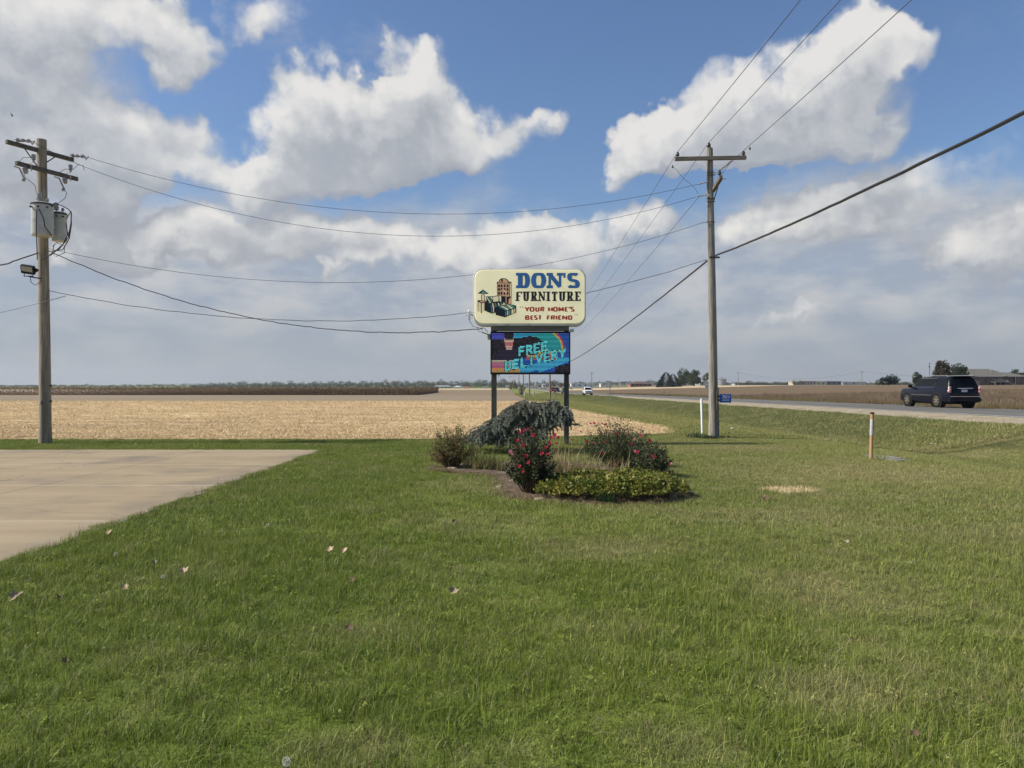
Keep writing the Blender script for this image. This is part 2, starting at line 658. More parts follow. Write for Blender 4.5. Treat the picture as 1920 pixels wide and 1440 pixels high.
def sheet(name, mat_, xps, ylo, yhi, dz=0.0, label=None, xfun=None, rows=None):
    """a terrain sheet between Y rows; xps in road coordinates x' = x + .01 Y; xfun(Y) gives the x' list instead"""
    ys = sorted(set([ylo, yhi] + [v for v in (rows or YR) if ylo < v < yhi]))
    V, Fa = [], []
    n = None
    for Y in ys:
        xs_ = xfun(Y) if xfun else xps
        pr_ = prof(Y)
        n = len(xs_)
        for xp in xs_:
            V.append((xp - .01 * Y, Y, float(np.interp(xp, *pr_)) + dz))
    for i in range(len(ys) - 1):
        for j in range(n - 1):
            a = i * n + j
            Fa.append((a, a + 1, a + n + 1, a + n))
    o = np_mesh(name, V, Fa, mat_, sm=True)
    return tag(o, label, kind='structure')


XL = [-3000, -1200, -600, -300, -150, -80, -40, -20, -10, -5, 0, 4, 6.5, 7.9, 8.8, 9.6, 10.5, 11.3, 12.3, 13.2, 14.0, 14.6, 15.6, 16.6, 17.6, 18.5]
sheet('lawn', M_lawn, XL, -60, 6000, label='green mown lawn and roadside ditch running out to the fields')

M_asph = pmat('asphalt', (.105, .102, .092), (.14, .135, .122), 1.3, .85, .3, (1.0, .12, 1), coord='World', c3=(.165, .16, .148), s3=.5, spec=.25, bscale=40)
M_gravel = pmat('gravel', (.20, .165, .115), (.42, .36, .27), 14, .95, 1.0, coord='World', c3=(.18, .17, .08), s3=1.2, spec=.1, lo=.38, hi=.62, detail=8, bscale=16)
M_line = pmat('road_paint', (.52, .51, .47), (.34, .33, .30), 3, .7, coord='World')
M_yline = pmat('road_paint_yellow', (.50, .40, .13), (.27, .25, .17), 3, .7, coord='World')
sheet('gravel_shoulder', M_gravel, [18.5, 19.0, 19.7, 20.35], -60, 1300, label='pale gravel shoulder beside the lawn')
sheet('road', M_asph, [20.35, 22, 24.5, 27, 28.6], -60, 3200, label='grey two lane asphalt highway')
sheet('far_gravel_shoulder', M_gravel, [28.6, 29.3, 30.0], -60, 1300, label='narrow gravel shoulder on the far side of the highway')
sheet('road_edge_line', M_line, [20.62, 20.80], -60, 1300, .006)
sheet('road_edge_line', M_line, [28.15, 28.31], -60, 1300, .006)
mb = MB()
for k in range(60):
    y0 = -20 + k * 12.2
    for s in (24.43,):
        mb.add([(s - .01 * y0, y0, zr(y0) + .058), (s + .13 - .01 * y0, y0, zr(y0) + .058), (s + .13 - .01 * (y0 + 3.05), y0 + 3.05, zr(y0 + 3.05) + .058),
                (s - .01 * (y0 + 3.05), y0 + 3.05, zr(y0 + 3.05) + .058)], [(0, 1, 2, 3)])
tag(mb.build('road_centre_line', M_yline), 'worn yellow dashes down the middle of the highway', kind='structure')

M_verge = pmat('weedy_verge', (.12, .115, .05), (.23, .19, .11), .9, .95, .6, coord='World', c3=(.09, .12, .035), s3=.22, spec=.1, bscale=12)
sheet('far_verge', M_verge, [30.0, 31, 32.5, 34, 36], -60, 1300, label='weedy verge beyond the highway')
M_bean = pmat('soybean_field', (.115, .080, .050), (.20, .145, .092), 1.4, .97, .8, (.45, 1.6, 1), coord='World', c3=(.115, .095, .068), s3=.1, spec=.05, detail=8, bscale=9)
sheet('soybean_field', M_bean, [36, 45, 60, 80, 100, 130, 160, 220, 300, 420, 900, 3000], -60, 420, label='brown unharvested soybean field beyond the highway')
M_tan = pmat('dry_stubble', (.42, .32, .18), (.52, .41, .25), .5, .95, coord='World')
sheet('far_stubble_strip', M_tan, [34, 60, 100, 160, 420, 700], 420, 590, label='thin pale stubble strip beyond the brown field')
M_far = pmat('far_land', (.10, .11, .05), (.17, .15, .08), .02, .95, coord='World')
sheet('far_land', M_far, [36, 100, 160, 420, 900, 3000], 590, 6000, label='far flat farmland')
sheet('far_land', M_far, [28.6, 36], 1300, 6000)
sheet('far_land', M_far, [18.5, 20.35], 1300, 6000)
sheet('far_land', M_far, [20.35, 28.6], 3200, 6000)


def stubble_mat():
    m_ = bpy.data.materials.new('corn_stubble')
    m_.use_nodes = True
    N = NT(m_.node_tree)
    bs = N.n['Principled BSDF']
    gn = N.new('ShaderNodeNewGeometry')
    ps = gn.outputs['Position']
    f1 = N.noise(N.mapping(ps, scale=(.55, 1.5, 1)), 7.0, 7, .72)
    f2 = N.noise(N.mapping(ps, scale=(.07, .75, 1)), 1.3, 5, .6)
    f3 = N.noise(ps, .05, 4, .5)
    k = N.math('MULTIPLY_ADD', N.math('SUBTRACT', f2, .5), 1.1, f1)
    k = N.math('MULTIPLY_ADD', N.math('SUBTRACT', f3, .5), .35, k)
    rp = N.new('ShaderNodeValToRGB')
    N.l.new(k, rp.inputs[0])
    e = rp.color_ramp.elements
    e[0].position, e[0].color = .30, (.19, .13, .072, 1)
    e[1].position, e[1].color = .72, (.78, .62, .37, 1)
    for pos_, c_ in ((.43, (.42, .30, .17)), (.52, (.62, .475, .275))):
        q_ = e.new(pos_)
        q_.color = (*c_, 1)
    N.set(bs.inputs['Base Color'], rp.outputs[0])
    bs.inputs['Roughness'].default_value = .95
    bs.inputs['Specular IOR Level'].default_value = .1
    bn = N.new('ShaderNodeBump')
    bn.inputs['Strength'].default_value = .9
    bn.inputs['Distance'].default_value = .08
    N.set(bn.inputs['Height'], f1)
    N.l.new(bn.outputs[0], bs.inputs['Normal'])
    return m_


def xb(Y):                       # right border of the harvested field (road coordinates)
    if Y < 26:
        return 1.0
    return float(np.interp(Y, [26, 29.5, 63, 110, 150, 6000], [5.9, 6.75, 5.5, 4.2, 4.2, 4.2]))


def xfield(Y):
    r = xb(Y)
    return [-900, -400, -200, -100, -60, -30, -15, -8, -2] + [r]


def near_edge(x):
    return 22.75 + (0.0 if x < -3 else min(3.2, (x + 3) * .36))


M_stub = stubble_mat()
# the near part follows the slanting edge of the field
V, Fa = [], []
xs_ = [-900, -300, -100, -60, -40, -25, -15, -8, -3, -1, 1, 3, 4.4, 5.6]
for i, x in enumerate(xs_):
    V += [(x, near_edge(x), g(x, near_edge(x)) + .025), (x, 26, g(x, 26) + .025)]
for i in range(len(xs_) - 1):
    Fa.append((2 * i, 2 * i + 2, 2 * i + 3, 2 * i + 1))
V += [(x, 26, 0) for x in ()]
k0 = len(V)
ys_ = [26, 28, 29.5] + [v for v in YR if 30 <= v <= 105] + [106]
for Y in ys_:
    r = xb(Y) - .01 * Y
    row = xs_[:-1] + [r] if Y > 26 else xs_[:-1] + [5.6]
    row = [min(q, r - .01 * (len(xs_) - j)) if j < len(xs_) - 1 else q for j, q in enumerate(row)] if Y > 26 else row
    V += [(x, Y, g(x, Y) + .025) for x in row]
n = len(xs_)
for i in range(len(ys_) - 1):
    for j in range(n - 1):
        a = k0 + i * n + j
        Fa.append((a, a + 1, a + n + 1, a + n))
tag(np_mesh('harvested_field', V, Fa, M_stub), 'pale harvested corn field covered in straw stubble', kind='structure')

M_grey = pmat('tilled_soil', (.20, .155, .105), (.28, .225, .155), .35, .95, .5, (.05, .7, 1), coord='World', spec=.1, c3=(.21, .175, .13), s3=.3)
sheet('tilled_field', M_grey, None, 106, 250, .03, 'greyish brown tilled strip behind the stubble', xfield)
M_brn = pmat('brown_field', (.16, .110, .058), (.24, .17, .095), .12, .95, .3, (.1, 1, 1), coord='World', c3=(.13, .12, .055), s3=.05)
sheet('brown_field', M_brn, None, 250, 555, .03, 'brown field strip behind the tilled soil', xfield)
sheet('distant_stubble', M_tan, None, 555, 800, .03, 'thin pale stubble strip before the far trees', xfield)

# concrete lot
def concrete_mat():
    m_ = bpy.data.materials.new('concrete_lot')
    m_.use_nodes = True
    N = NT(m_.node_tree)
    bs = N.n['Principled BSDF']
    gn = N.new('ShaderNodeNewGeometry')
    ps = gn.outputs['Position']
    a = N.noise(N.mapping(ps, scale=(.16, 1.0, 1)), 1.5, 6, .6)
    b2 = N.noise(ps, .5, 5, .6)
    c_ = N.noise(ps, 60, 3, .6)
    cc = N.mix(N.mapr(a, .33, .67), (.28, .218, .134), (.36, .286, .183))
    cc = N.mix(N.mapr(b2, .50, .70), cc, (.20, .165, .12))
    st = N.mapr(N.noise(N.mapping(ps, scale=(.25, 1, 1)), 3.2, 4, .7), .60, .72)
    cc = N.mix(N.math('MULTIPLY', st, .35), cc, (.19, .155, .115))
    cc = N.mix(N.mapr(c_, .3, .7, 0, .25), cc, (.17, .14, .10))
    sx = N.new('ShaderNodeSeparateXYZ')
    N.l.new(ps, sx.inputs[0])
    # darker dirt along the eastern edge
    ed = N.mapr(N.math('MULTIPLY_ADD', b2, 1.6, sx.outputs[0]), -4.8, -3.8)
    cc = N.mix(N.math('MULTIPLY', ed, .5), cc, (.16, .14, .115))
    # saw-cut joints
    for ax, p0, per, wd, colr in ((0, -7.88, 3.2, .018, (.15, .125, .095)), (1, 9.22, 3.24, .016, (.50, .43, .33))):
        t = N.math('SUBTRACT', sx.outputs[ax], p0)
        t = N.math('ADD', t, N.math('MULTIPLY', N.math('SUBTRACT', b2, .5), .02))
        t = N.math('ABSOLUTE', N.math('SUBTRACT', N.math('FRACT', N.math('DIVIDE', N.math('ADD', t, per * 20.5), per)), .5))
        t = N.math('LESS_THAN', t, wd / per)
        cc = N.mix(N.math('MULTIPLY', t, .8), cc, colr)
    # hairline cracks and a few oil spots
    vo = N.new('ShaderNodeTexVoronoi', feature='DISTANCE_TO_EDGE')
    N.set(vo.inputs['Vector'], N.vmath('ADD', ps, N.vmath('SCALE', N.noise(ps, 1.3, 4, col=True), .9)))
    vo.inputs['Scale'].default_value = .16
    ck = N.math('MULTIPLY', N.math('LESS_THAN', vo.outputs['Distance'], .0016), .4)
    cc = N.mix(ck, cc, (.09, .075, .055))
    oil = N.mapr(N.noise(N.mapping(ps, loc=(3, 1, 0)), .9, 2, .4), .66, .74)
    cc = N.mix(N.math('MULTIPLY', oil, .3), cc, (.12, .10, .08))
    N.set(bs.inputs['Base Color'], cc)
    bs.inputs['Roughness'].default_value = .9
    bs.inputs['Specular IOR Level'].default_value = .2
    bn = N.new('ShaderNodeBump')
    bn.inputs['Strength'].default_value = .35
    bn.inputs['Distance'].default_value = .01
    N.set(bn.inputs['Height'], N.noise(ps, 45, 5, .7))
    N.l.new(bn.outputs[0], bs.inputs['Normal'])
    return m_


mb = MB()
edge = []
for Y in np.arange(-20, 19.2, .5):
    edge.append((-4.80 + .015 * math.sin(Y * 1.7) + .02 * math.sin(Y * 7.1 + 1), float(Y)))
edge.append((-4.8, 19.3))
pts = [(-45, -20)] + edge + [(-45, 19.3)]
top = [(x, y, .008) for x, y in pts]
mb.add(top, [tuple(range(len(top)))])
n = len(top)
mb.add([(x, y, .008) for x, y in pts] + [(x, y, -.15) for x, y in pts], [(j, j + n, (j + 1) % n + n, (j + 1) % n) for j in range(n)])
tag(mb.build('concrete_lot', concrete_mat()), 'tan concrete parking slab beside the lawn', kind='structure')

# ------------------------------------------------------------------ scattering of uncountable stuff
def scatter(name, variants, pts, rots, scales, label, seed=0):
    """one object: point mesh whose geometry nodes put a random tuft on every point"""
    src = bpy.data.collections.new(name + '_tufts')
    for v in variants:
        src.objects.link(v)
    rg = np.random.default_rng(seed)
    me = bpy.data.meshes.new(name)
    me.vertices.add(len(pts))
    me.vertices.foreach_set('co', np.asarray(pts, np.float32).ravel())
    a = me.attributes.new('rot', 'FLOAT_VECTOR', 'POINT')
    a.data.foreach_set('vector', np.asarray(rots, np.float32).ravel())
    a = me.attributes.new('scl', 'FLOAT_VECTOR', 'POINT')
    a.data.foreach_set('vector', np.asarray(scales, np.float32).ravel())
    a = me.attributes.new('pick', 'INT', 'POINT')
    a.data.foreach_set('value', rg.integers(0, len(variants), len(pts)).astype(np.int32))
    o = bpy.data.objects.new(name, me)
    col.objects.link(o)
    tr = bpy.data.node_groups.new(name + '_scatter', 'GeometryNodeTree')
    tr.interface.new_socket('Geometry', in_out='INPUT', socket_type='NodeSocketGeometry')
    tr.interface.new_socket('Geometry', in_out='OUTPUT', socket_type='NodeSocketGeometry')
    n_, l_ = tr.nodes, tr.links
    gi_, go_ = n_.new('NodeGroupInput'), n_.new('NodeGroupOutput')
    ci = n_.new('GeometryNodeCollectionInfo')
    ci.inputs['Collection'].default_value = src
    ci.inputs['Separate Children'].default_value = True
    ci.inputs['Reset Children'].default_value = True
    ip = n_.new('GeometryNodeInstanceOnPoints')
    ip.inputs['Pick Instance'].default_value = True

    def na(nm, ty):
        q = n_.new('GeometryNodeInputNamedAttribute')
        q.data_type = ty
        q.inputs['Name'].default_value = nm
        return q.outputs['Attribute']
    e2r = n_.new('FunctionNodeEulerToRotation')
    l_.new(na('rot', 'FLOAT_VECTOR'), e2r.inputs[0])
    l_.new(gi_.outputs[0], ip.inputs['Points'])
    l_.new(ci.outputs[0], ip.inputs['Instance'])
    l_.new(na('pick', 'INT'), ip.inputs['Instance Index'])
    l_.new(e2r.outputs[0], ip.inputs['Rotation'])
    l_.new(na('scl', 'FLOAT_VECTOR'), ip.inputs['Scale'])
    l_.new(ip.outputs[0], go_.inputs[0])
    md = o.modifiers.new('scatter', 'NODES')
    md.node_group = tr
    return tag(o, label, kind='stuff')


def blades(n, rad, hlo, hhi, width, lean=.6, seed=0, seg=2, clump=1.0):
    """n grass blades rooted within a disc, each a bent tapering strip"""
    r_ = np.random.default_rng(seed)
    ang = r_.uniform(0, 2 * np.pi, n)
    rr = rad * np.sqrt(r_.uniform(0, 1, n))
    bx, by = rr * np.cos(ang), rr * np.sin(ang)
    h = r_.uniform(hlo, hhi, n) * np.where(r_.random(n) < .08, 1.45, 1)
    d = r_.uniform(0, 2 * np.pi, n)
    ln = np.abs(r_.normal(0, lean, n)) * h
    w = width * r_.uniform(.6, 1.3, n)
    f = d + np.pi / 2 + r_.normal(0, .5, n)
    tn = r_.random(n)
    V, Fa, T = [], [], []
    for s in range(seg + 1):
        t = s / seg
        cx = bx + np.cos(d) * ln * t ** 1.8
        cy = by + np.sin(d) * ln * t ** 1.8
        cz = h * (t - .25 * t * t * np.minimum(ln / h, 1.5)) - .004
        ww = w * (1 - t ** 1.6 * .9) / 2
        V.append(np.stack([cx - np.cos(f) * ww, cy - np.sin(f) * ww, cz], 1))
        V.append(np.stack([cx + np.cos(f) * ww, cy + np.sin(f) * ww, cz], 1))
        T += [tn, tn]
    k = np.arange(n)
    for s in range(seg):
        Fa.append(np.stack([k + 2 * s * n, k + (2 * s + 1) * n, k + (2 * s + 3) * n, k + (2 * s + 2) * n], 1))
    return np.concatenate(V), np.concatenate(Fa), np.concatenate(T)


def tuft(name, mat_, *a, **k):
    V, Fa, T = blades(*a, **k)
    return np_mesh(name, V, Fa, mat_, attrs={'tone': T}, link=False)


def rosette(seed):
    """small broad-leaved lawn weed among blades"""
    V, Fa, T = blades(26, .09, .02, .05, .0032, .9, seed, 3)
    r_ = np.random.default_rng(seed)
    V, Fa, T = [tuple(v) for v in V], [tuple(f) for f in Fa], list(T)
    for j in range(5):
        cx_, cy_ = r_.uniform(-.07, .07, 2)
        for i in range(int(r_.integers(3, 7))):
            a = r_.uniform(0, 6.28)
            L_ = r_.uniform(.007, .016)
            d = np.array([math.cos(a), math.sin(a), .5])
            s_ = np.array([-math.sin(a), math.cos(a), 0]) * L_ * .45
            o_ = np.array([cx_, cy_, r_.uniform(.02, .04)])
            k = len(V)
            V += [tuple(o_), tuple(o_ + d * L_ * .6 + s_), tuple(o_ + d * L_), tuple(o_ + d * L_ * .6 - s_)]
            Fa.append((k, k + 1, k + 2, k + 3))
            T += [.8] * 4
    return np_mesh('broadleaf_tuft', V, Fa, M_blade, attrs={'tone': T}, link=False)


near_t = [tuft('grass_tuft', M_blade, 50, .10, .020, .058, .0030, 1.0, 100 + i, 3) for i in range(8)] + \
         [tuft('grass_tuft', M_blade, 34, .10, .035, .092, .0036, .8, 120 + i, 3) for i in range(5)] + [rosette(140)]
mid_t = [tuft('grass_tuft', M_blade, 60, .16, .025, .06, .0055, .7, 200 + i, 2) for i in range(6)]
far_t = [tuft('grass_tuft', M_blade, 60, .34, .06, .16, .014, .5, 300 + i, 2) for i in range(6)]

BED = [(-1.60, 15.1), (-1.5, 14.6), (-.95, 14.15), (-.35, 13.7), (-.2, 12.7), (-.16, 11.7), (.08, 10.95), (.8, 10.62), (1.6, 10.5), (2.35, 10.75), (2.7, 11.6), (2.7, 13.2), (2.45, 15.0),
       (1.4, 16.2), (-.2, 16.4), (-1.3, 15.9)]


def inpoly(x, y, poly):
    ins = np.zeros(len(x), bool)
    for i in range(len(poly)):
        x1, y1 = poly[i]
        x2, y2 = poly[i - 1]
        c_ = ((y1 > y) != (y2 > y)) & (x < (x2 - x1) * (y - y1) / (y2 - y1 + 1e-12) + x1)
        ins ^= c_
    return ins


def gpts(x, y):
    """terrain height, vectorised enough"""
    order = np.argsort(y)
    z = np.empty(len(x))
    step = 400
    for s in range(0, len(x), step):
        ix = order[s:s + step]
        xs_, zs_ = prof(float(np.mean(y[ix])))
        z[ix] = np.interp(x[ix] + .01 * y[ix], xs_, zs_)
    return z


def slope_rot(x, y, rg):
    z0 = gpts(x, y)
    z1 = gpts(x + .3, y)
    r_ = np.zeros((len(x), 3))
    r_[:, 1] = -np.arctan((z1 - z0) / .3) * .8
    r_[:, 2] = rg.uniform(0, 2 * np.pi, len(x))
    return z0, r_


# no grass where the verge has been driven over or worn bare; thinner on the dry spot
def lawn_scatter(name, variants, n, y0, y1, xlo, xhi, sc, label, seed, fan=.78):
    rg = np.random.default_rng(seed)
    # uniform over the trapezoid seen (with a margin), then cut
    Y = np.sqrt(rg.uniform(0, 1, n) * (y1 ** 2 - y0 ** 2) + y0 ** 2)
    X = rg.uniform(-1, 1, n) * (fan * Y + .8)
    k = (X > xlo) & (X + .01 * Y < xhi) & ~inpoly(X, Y, BED)
    k &= ~((X < -4.76) & (Y < 19.35))
    sl = near_edge_v(X)
    fb = np.interp(Y, [26, 29.5, 63, 110, 150, 6000], [5.9, 6.75, 5.5, 4.2, 4.2, 4.2]) - .01 * Y
    jag = rg.normal(0, .28, n)
    k &= ~((Y > sl + jag) & (Y < 26) & (X < 5.6 + jag)) & ~((Y >= 26) & (X < fb + jag))
    k &= ~((((X - 4.52) / .45) ** 2 + ((Y - 12.0) / .33) ** 2 < 1) & (rg.random(n) < .45))
    X, Y = X[k], Y[k]
    z, r_ = slope_rot(X, Y, rg)
    m_ = len(X)
    s = rg.uniform(sc[0], sc[1], m_)
    # patches of taller grass, greener and longer toward the lot edge
    pt = np.sin(X * 1.9 + 1.3 * np.sin(Y * .8)) * np.sin(Y * 1.3 + 1.1 * np.sin(X * 1.1)) * .22
    tall = 1 + pt + np.where(X < -2.0, .18, 0) - np.where((X > 2), .12, 0)
    S = np.stack([s, s, s * tall], 1)
    return scatter(name, variants, np.stack([X, Y, z], 1), r_, S, label, seed)


def near_edge_v(x):
    return 22.75 + np.where(x < -3, 0, np.minimum(3.2, (x + 3) * .36))


lawn_scatter('grass', near_t, 13500, 1.6, 8.5, -30, 18.4, (.8, 1.25), 'mown green lawn grass with dry tan patches near the camera', 1)
lawn_scatter('grass', mid_t, 36000, 8.5, 27, -30, 18.4, (.8, 1.3), 'mown green lawn grass around the flower bed and ditch', 2)
# verge and ditch further away: direct box
def box_scatter(name, variants, n, x0, x1, y0, y1, sc, label, seed, field_cut=True, powr=1.0, zs=1.0):
    rg = np.random.default_rng(seed)
    Y = y0 + (y1 - y0) * rg.uniform(0, 1, n) ** powr
    X = rg.uniform(x0, x1, n) - .01 * Y
    if field_cut:
        fb = np.interp(Y, [26, 29.5, 63, 110, 150, 6000], [5.9, 6.75, 5.5, 4.2, 4.2, 4.2]) - .01 * Y
        k = (X > fb + rg.normal(0, .2, n))
        X, Y = X[k], Y[k]
    z, r_ = slope_rot(X, Y, rg)
    s = rg.uniform(sc[0], sc[1], len(X))
    return scatter(name, variants, np.stack([X, Y, z], 1), r_, np.stack([s, s, s * zs], 1), label, seed)


box_scatter('ditch_grass', far_t, 26000, 4, 18.4, 25, 120, (.6, 1.25), 'longer yellowish green grass in the roadside ditch', 3, powr=1.7, zs=.62)
box_scatter('ditch_grass', far_t, 5000, 4, 18.4, 120, 300, (1.4, 2.4), 'green verge grass far down the roadside', 4, powr=1.4)

# weeds on the far side of the road and rough bean stems
M_weed = leafmat('weed', (.13, .12, .045), (.24, .19, .10), (.15, .095, .055), .2, .12)
M_beanl = leafmat('bean_stem', (.155, .11, .07), (.27, .20, .13), (.12, .09, .06), .1, .2)
weed_t = [tuft('weed_tuft', M_weed, 46, .30, .15, .45, .02, .35, 400 + i, 2) for i in range(5)]
bean_t = [tuft('bean_tuft', M_beanl, 60, .42, .25, .55, .03, .25, 420 + i, 2) for i in range(5)]
box_scatter('roadside_weeds', weed_t, 9000, 30.2, 37.5, 25, 220, (.5, 1.25), 'rough tan and brown weeds along the far side of the highway', 5, False, 1.5)
box_scatter('bean_plants', bean_t, 26000, 36.5, 110, 30, 130, (.6, 1.0), 'dry brown soybean plants filling the field', 6, False, 1.2)
tallw = [tuft('tall_weed', leafmat('tall_weed_leaf', (.12, .065, .04), (.20, .12, .07), None, .15), 30, .25, .5, 1.15, .022, .22, 440 + i, 3) for i in range(4)]
rg = np.random.default_rng(8)
tp = []
for (px, py, n_) in [(1520, 748, 8), (1470, 747, 6), (1583, 757, 10), (1620, 757, 5), (1500, 745, 6), (1700, 752, 3), (1425, 744, 8), (1890, 770, 16), (1875, 768, 8), (1455, 744, 6), (1250, 737, 5)]:
    q = onG(px, py)
    q.x = 32.6 - .01 * q.y if q.x + .01 * q.y < 32 else q.x
    for i in range(n_):
        a = q.x + rg.normal(0, .55)
        b = q.y + rg.normal(0, 1.4)
        tp.append((a, b, g(a, b)))
tp = np.array(tp)
scatter('tall_weeds', tallw, tp, np.stack([np.zeros(len(tp)), np.zeros(len(tp)), rg.uniform(0, 6, len(tp))], 1), np.repeat(rg.uniform(.5, .95, (len(tp), 1)), 3, 1),
        'tall dead brown weeds standing up by the far road edge', 9)

# straw on the harvested field
def straw_clump(seed, n, rad, ln, w):
    r_ = np.random.default_rng(seed)
    V, Fa, T = [], [], []
    for i in range(n):
        a = r_.uniform(0, 6.28)
        rr = rad * math.sqrt(r_.random())
        up = r_.random() < .10
        d = Vector((math.cos(a), math.sin(a) * .6, .9 if up else r_.uniform(0, .25)))
        L_ = ln * r_.uniform(.5, 1.3) * (.6 if up else 1)
        c_ = r_.uniform(0, 6.28)
        o_ = Vector((rr * math.cos(c_), rr * math.sin(c_), .005))
        s = d.cross(Vector((0, 0, 1)) if not up else Vector((1, 0, 0))).normalized() * w * r_.uniform(.5, 1.3)
        up_ = Vector((0, 0, w * .8))
        k = len(V)
        V += [o_ - s, o_ + s, o_ + d * L_ + s * .6 + up_, o_ + d * L_ - s * .6 + up_]
        Fa.append((k, k + 1, k + 2, k + 3))
        T += [r_.random()] * 4
    return np_mesh('straw', [tuple(v) for v in V], Fa, M_straw, attrs={'tone': T}, link=False)


M_straw = leafmat('straw_leaf', (.36, .25, .125), (.80, .62, .35), (.56, .415, .225), .1, .5)
straw = [straw_clump(500 + i, 26, .42, .12, .010) for i in range(6)]
rg = np.random.default_rng(10)
n = 34000
Y = 22.8 + (106 - 22.8) * rg.uniform(0, 1, n) ** 1.9
X = rg.uniform(-1, .42, n) * (.80 * Y + 3)
# rows run left to right
Y = np.round(Y / .76) * .76 + rg.normal(0, .16, n)
rowk = np.round(Y / .76).astype(int)
rowp = np.random.default_rng(77).uniform(.35, 1, 400)[np.clip(rowk, 0, 399)]
k = (rng.random(n) < rowp) & (Y > near_edge_v(X) + .1) & (X < np.interp(Y, [26, 29.5, 63, 110], [5.4, 6.4, 4.8, 3.0])) & (Y > 22.9)
X, Y = X[k], Y[k]
z, r_ = slope_rot(X, Y, rg)
s = rg.uniform(.7, 1.3, len(X)) * np.interp(Y, [22, 100], [1, 2.2])
scatter('corn_stubble', straw, np.stack([X, Y, z + .03], 1), r_, np.stack([s, s, s * .7], 1), 'pale straw and cut stalks lying on the harvested field', 11)

# ------------------------------------------------------------------ standing corn
rg = np.random.default_rng(12)
M_corn = leafmat('dry_corn', (.165, .100, .058), (.34, .23, .13), (.20, .135, .075), .15, .05)
V, Fa, T = [], [], []


def corn_leafset(x, y, h, n_):
    z = g(x, y)
    for i in range(n_):
        t = rg.uniform(.15, 1)
        a = rg.uniform(0, 6.28)
        L_ = rg.uniform(.3, .65)
        c_ = Vector((x, y, z + h * t))
        d = Vector((math.cos(a), math.sin(a), rg.uniform(-.5, .5))) * L_
        s = Vector((0, 0, rg.uniform(.05, .12)))
        k = len(V)
        V.extend([c_ - s, c_ + d - s * .3, c_ + d + s * .3, c_ + s])
        Fa.append((k, k + 1, k + 2, k + 3))
        T.extend([rg.random()] * 4)
    k = len(V)
    V.extend([Vector((x - .03, y, z)), Vector((x + .03, y, z)), Vector((x + .015, y, z + h * 1.03)), Vector((x - .015, y, z + h * 1.03))])
    Fa.append((k, k + 1, k + 2, k + 3))
    T.extend([rg.random()] * 4)


for row in range(4):
    for x in np.arange(-250, -32.3, .36):
        corn_leafset(x + rg.normal(0, .08), 250.3 + row * .76 + rg.normal(0, .1), rg.uniform(2.15, 2.75), 7)
for row in range(3):
    for y in np.arange(250, 345, .4):
        corn_leafset(-32.2 - row * .76 - .02 * (y - 250), y, rg.uniform(2.15, 2.75), 7)
for i in range(5200):
    y = 254 + 90 * rg.random()
    corn_leafset(rg.uniform(-250, -35), y, rg.uniform(2.2, 2.7), 2)
k = len(V)
for (x, y) in ((-260, 251.5), (-33.6, 251.5), (-35.4, 345), (-260, 345)):
    V.append(Vector((x, y, g(x, y) - .1)))
for (x, y) in ((-260, 251.5), (-33.6, 251.5), (-35.4, 345), (-260, 345)):
    V.append(Vector((x, y, g(x, y) + 2.0)))
Fa += [(k, k + 1, k + 5, k + 4), (k + 1, k + 2, k + 6, k + 5), (k + 4, k + 5, k + 6, k + 7), (k + 3, k, k + 4, k + 7)]
T += [.15] * 8
tag(np_mesh('corn_crop', [tuple(v) for v in V], Fa, M_corn, attrs={'tone': T}), 'standing block of dry brown corn beyond the bare field', kind='stuff')


# ------------------------------------------------------------------ foliage
def leaf_arrays(C, D, size, asp=.5, seed=0, droop=.0, fold=.25):
    """diamond leaves at centres C growing along D"""
    r_ = np.random.default_rng(seed)
    n = len(C)
    D = D / (np.linalg.norm(D, axis=1, keepdims=True) + 1e-9)
    rnd = r_.normal(0, 1, (n, 3))
    S = np.cross(D, rnd)
    S /= np.linalg.norm(S, axis=1, keepdims=True) + 1e-9
    Nn = np.cross(S, D)
    sz = size * r_.uniform(.6, 1.35, (n, 1))
    b = C
    m1 = C + D * sz * .45 + S * sz * asp * .5 + Nn * sz * fold * .3
    t = C + D * sz + np.array([0, 0, -droop]) * sz
    m2 = C + D * sz * .45 - S * sz * asp * .5 + Nn * sz * fold * .3
    V = np.stack([b, m1, t, m2], 1).reshape(-1, 3)
    Fa = np.arange(4 * n).reshape(n, 4)
    T = np.repeat(r_.random(n), 4)
    return V, Fa, T


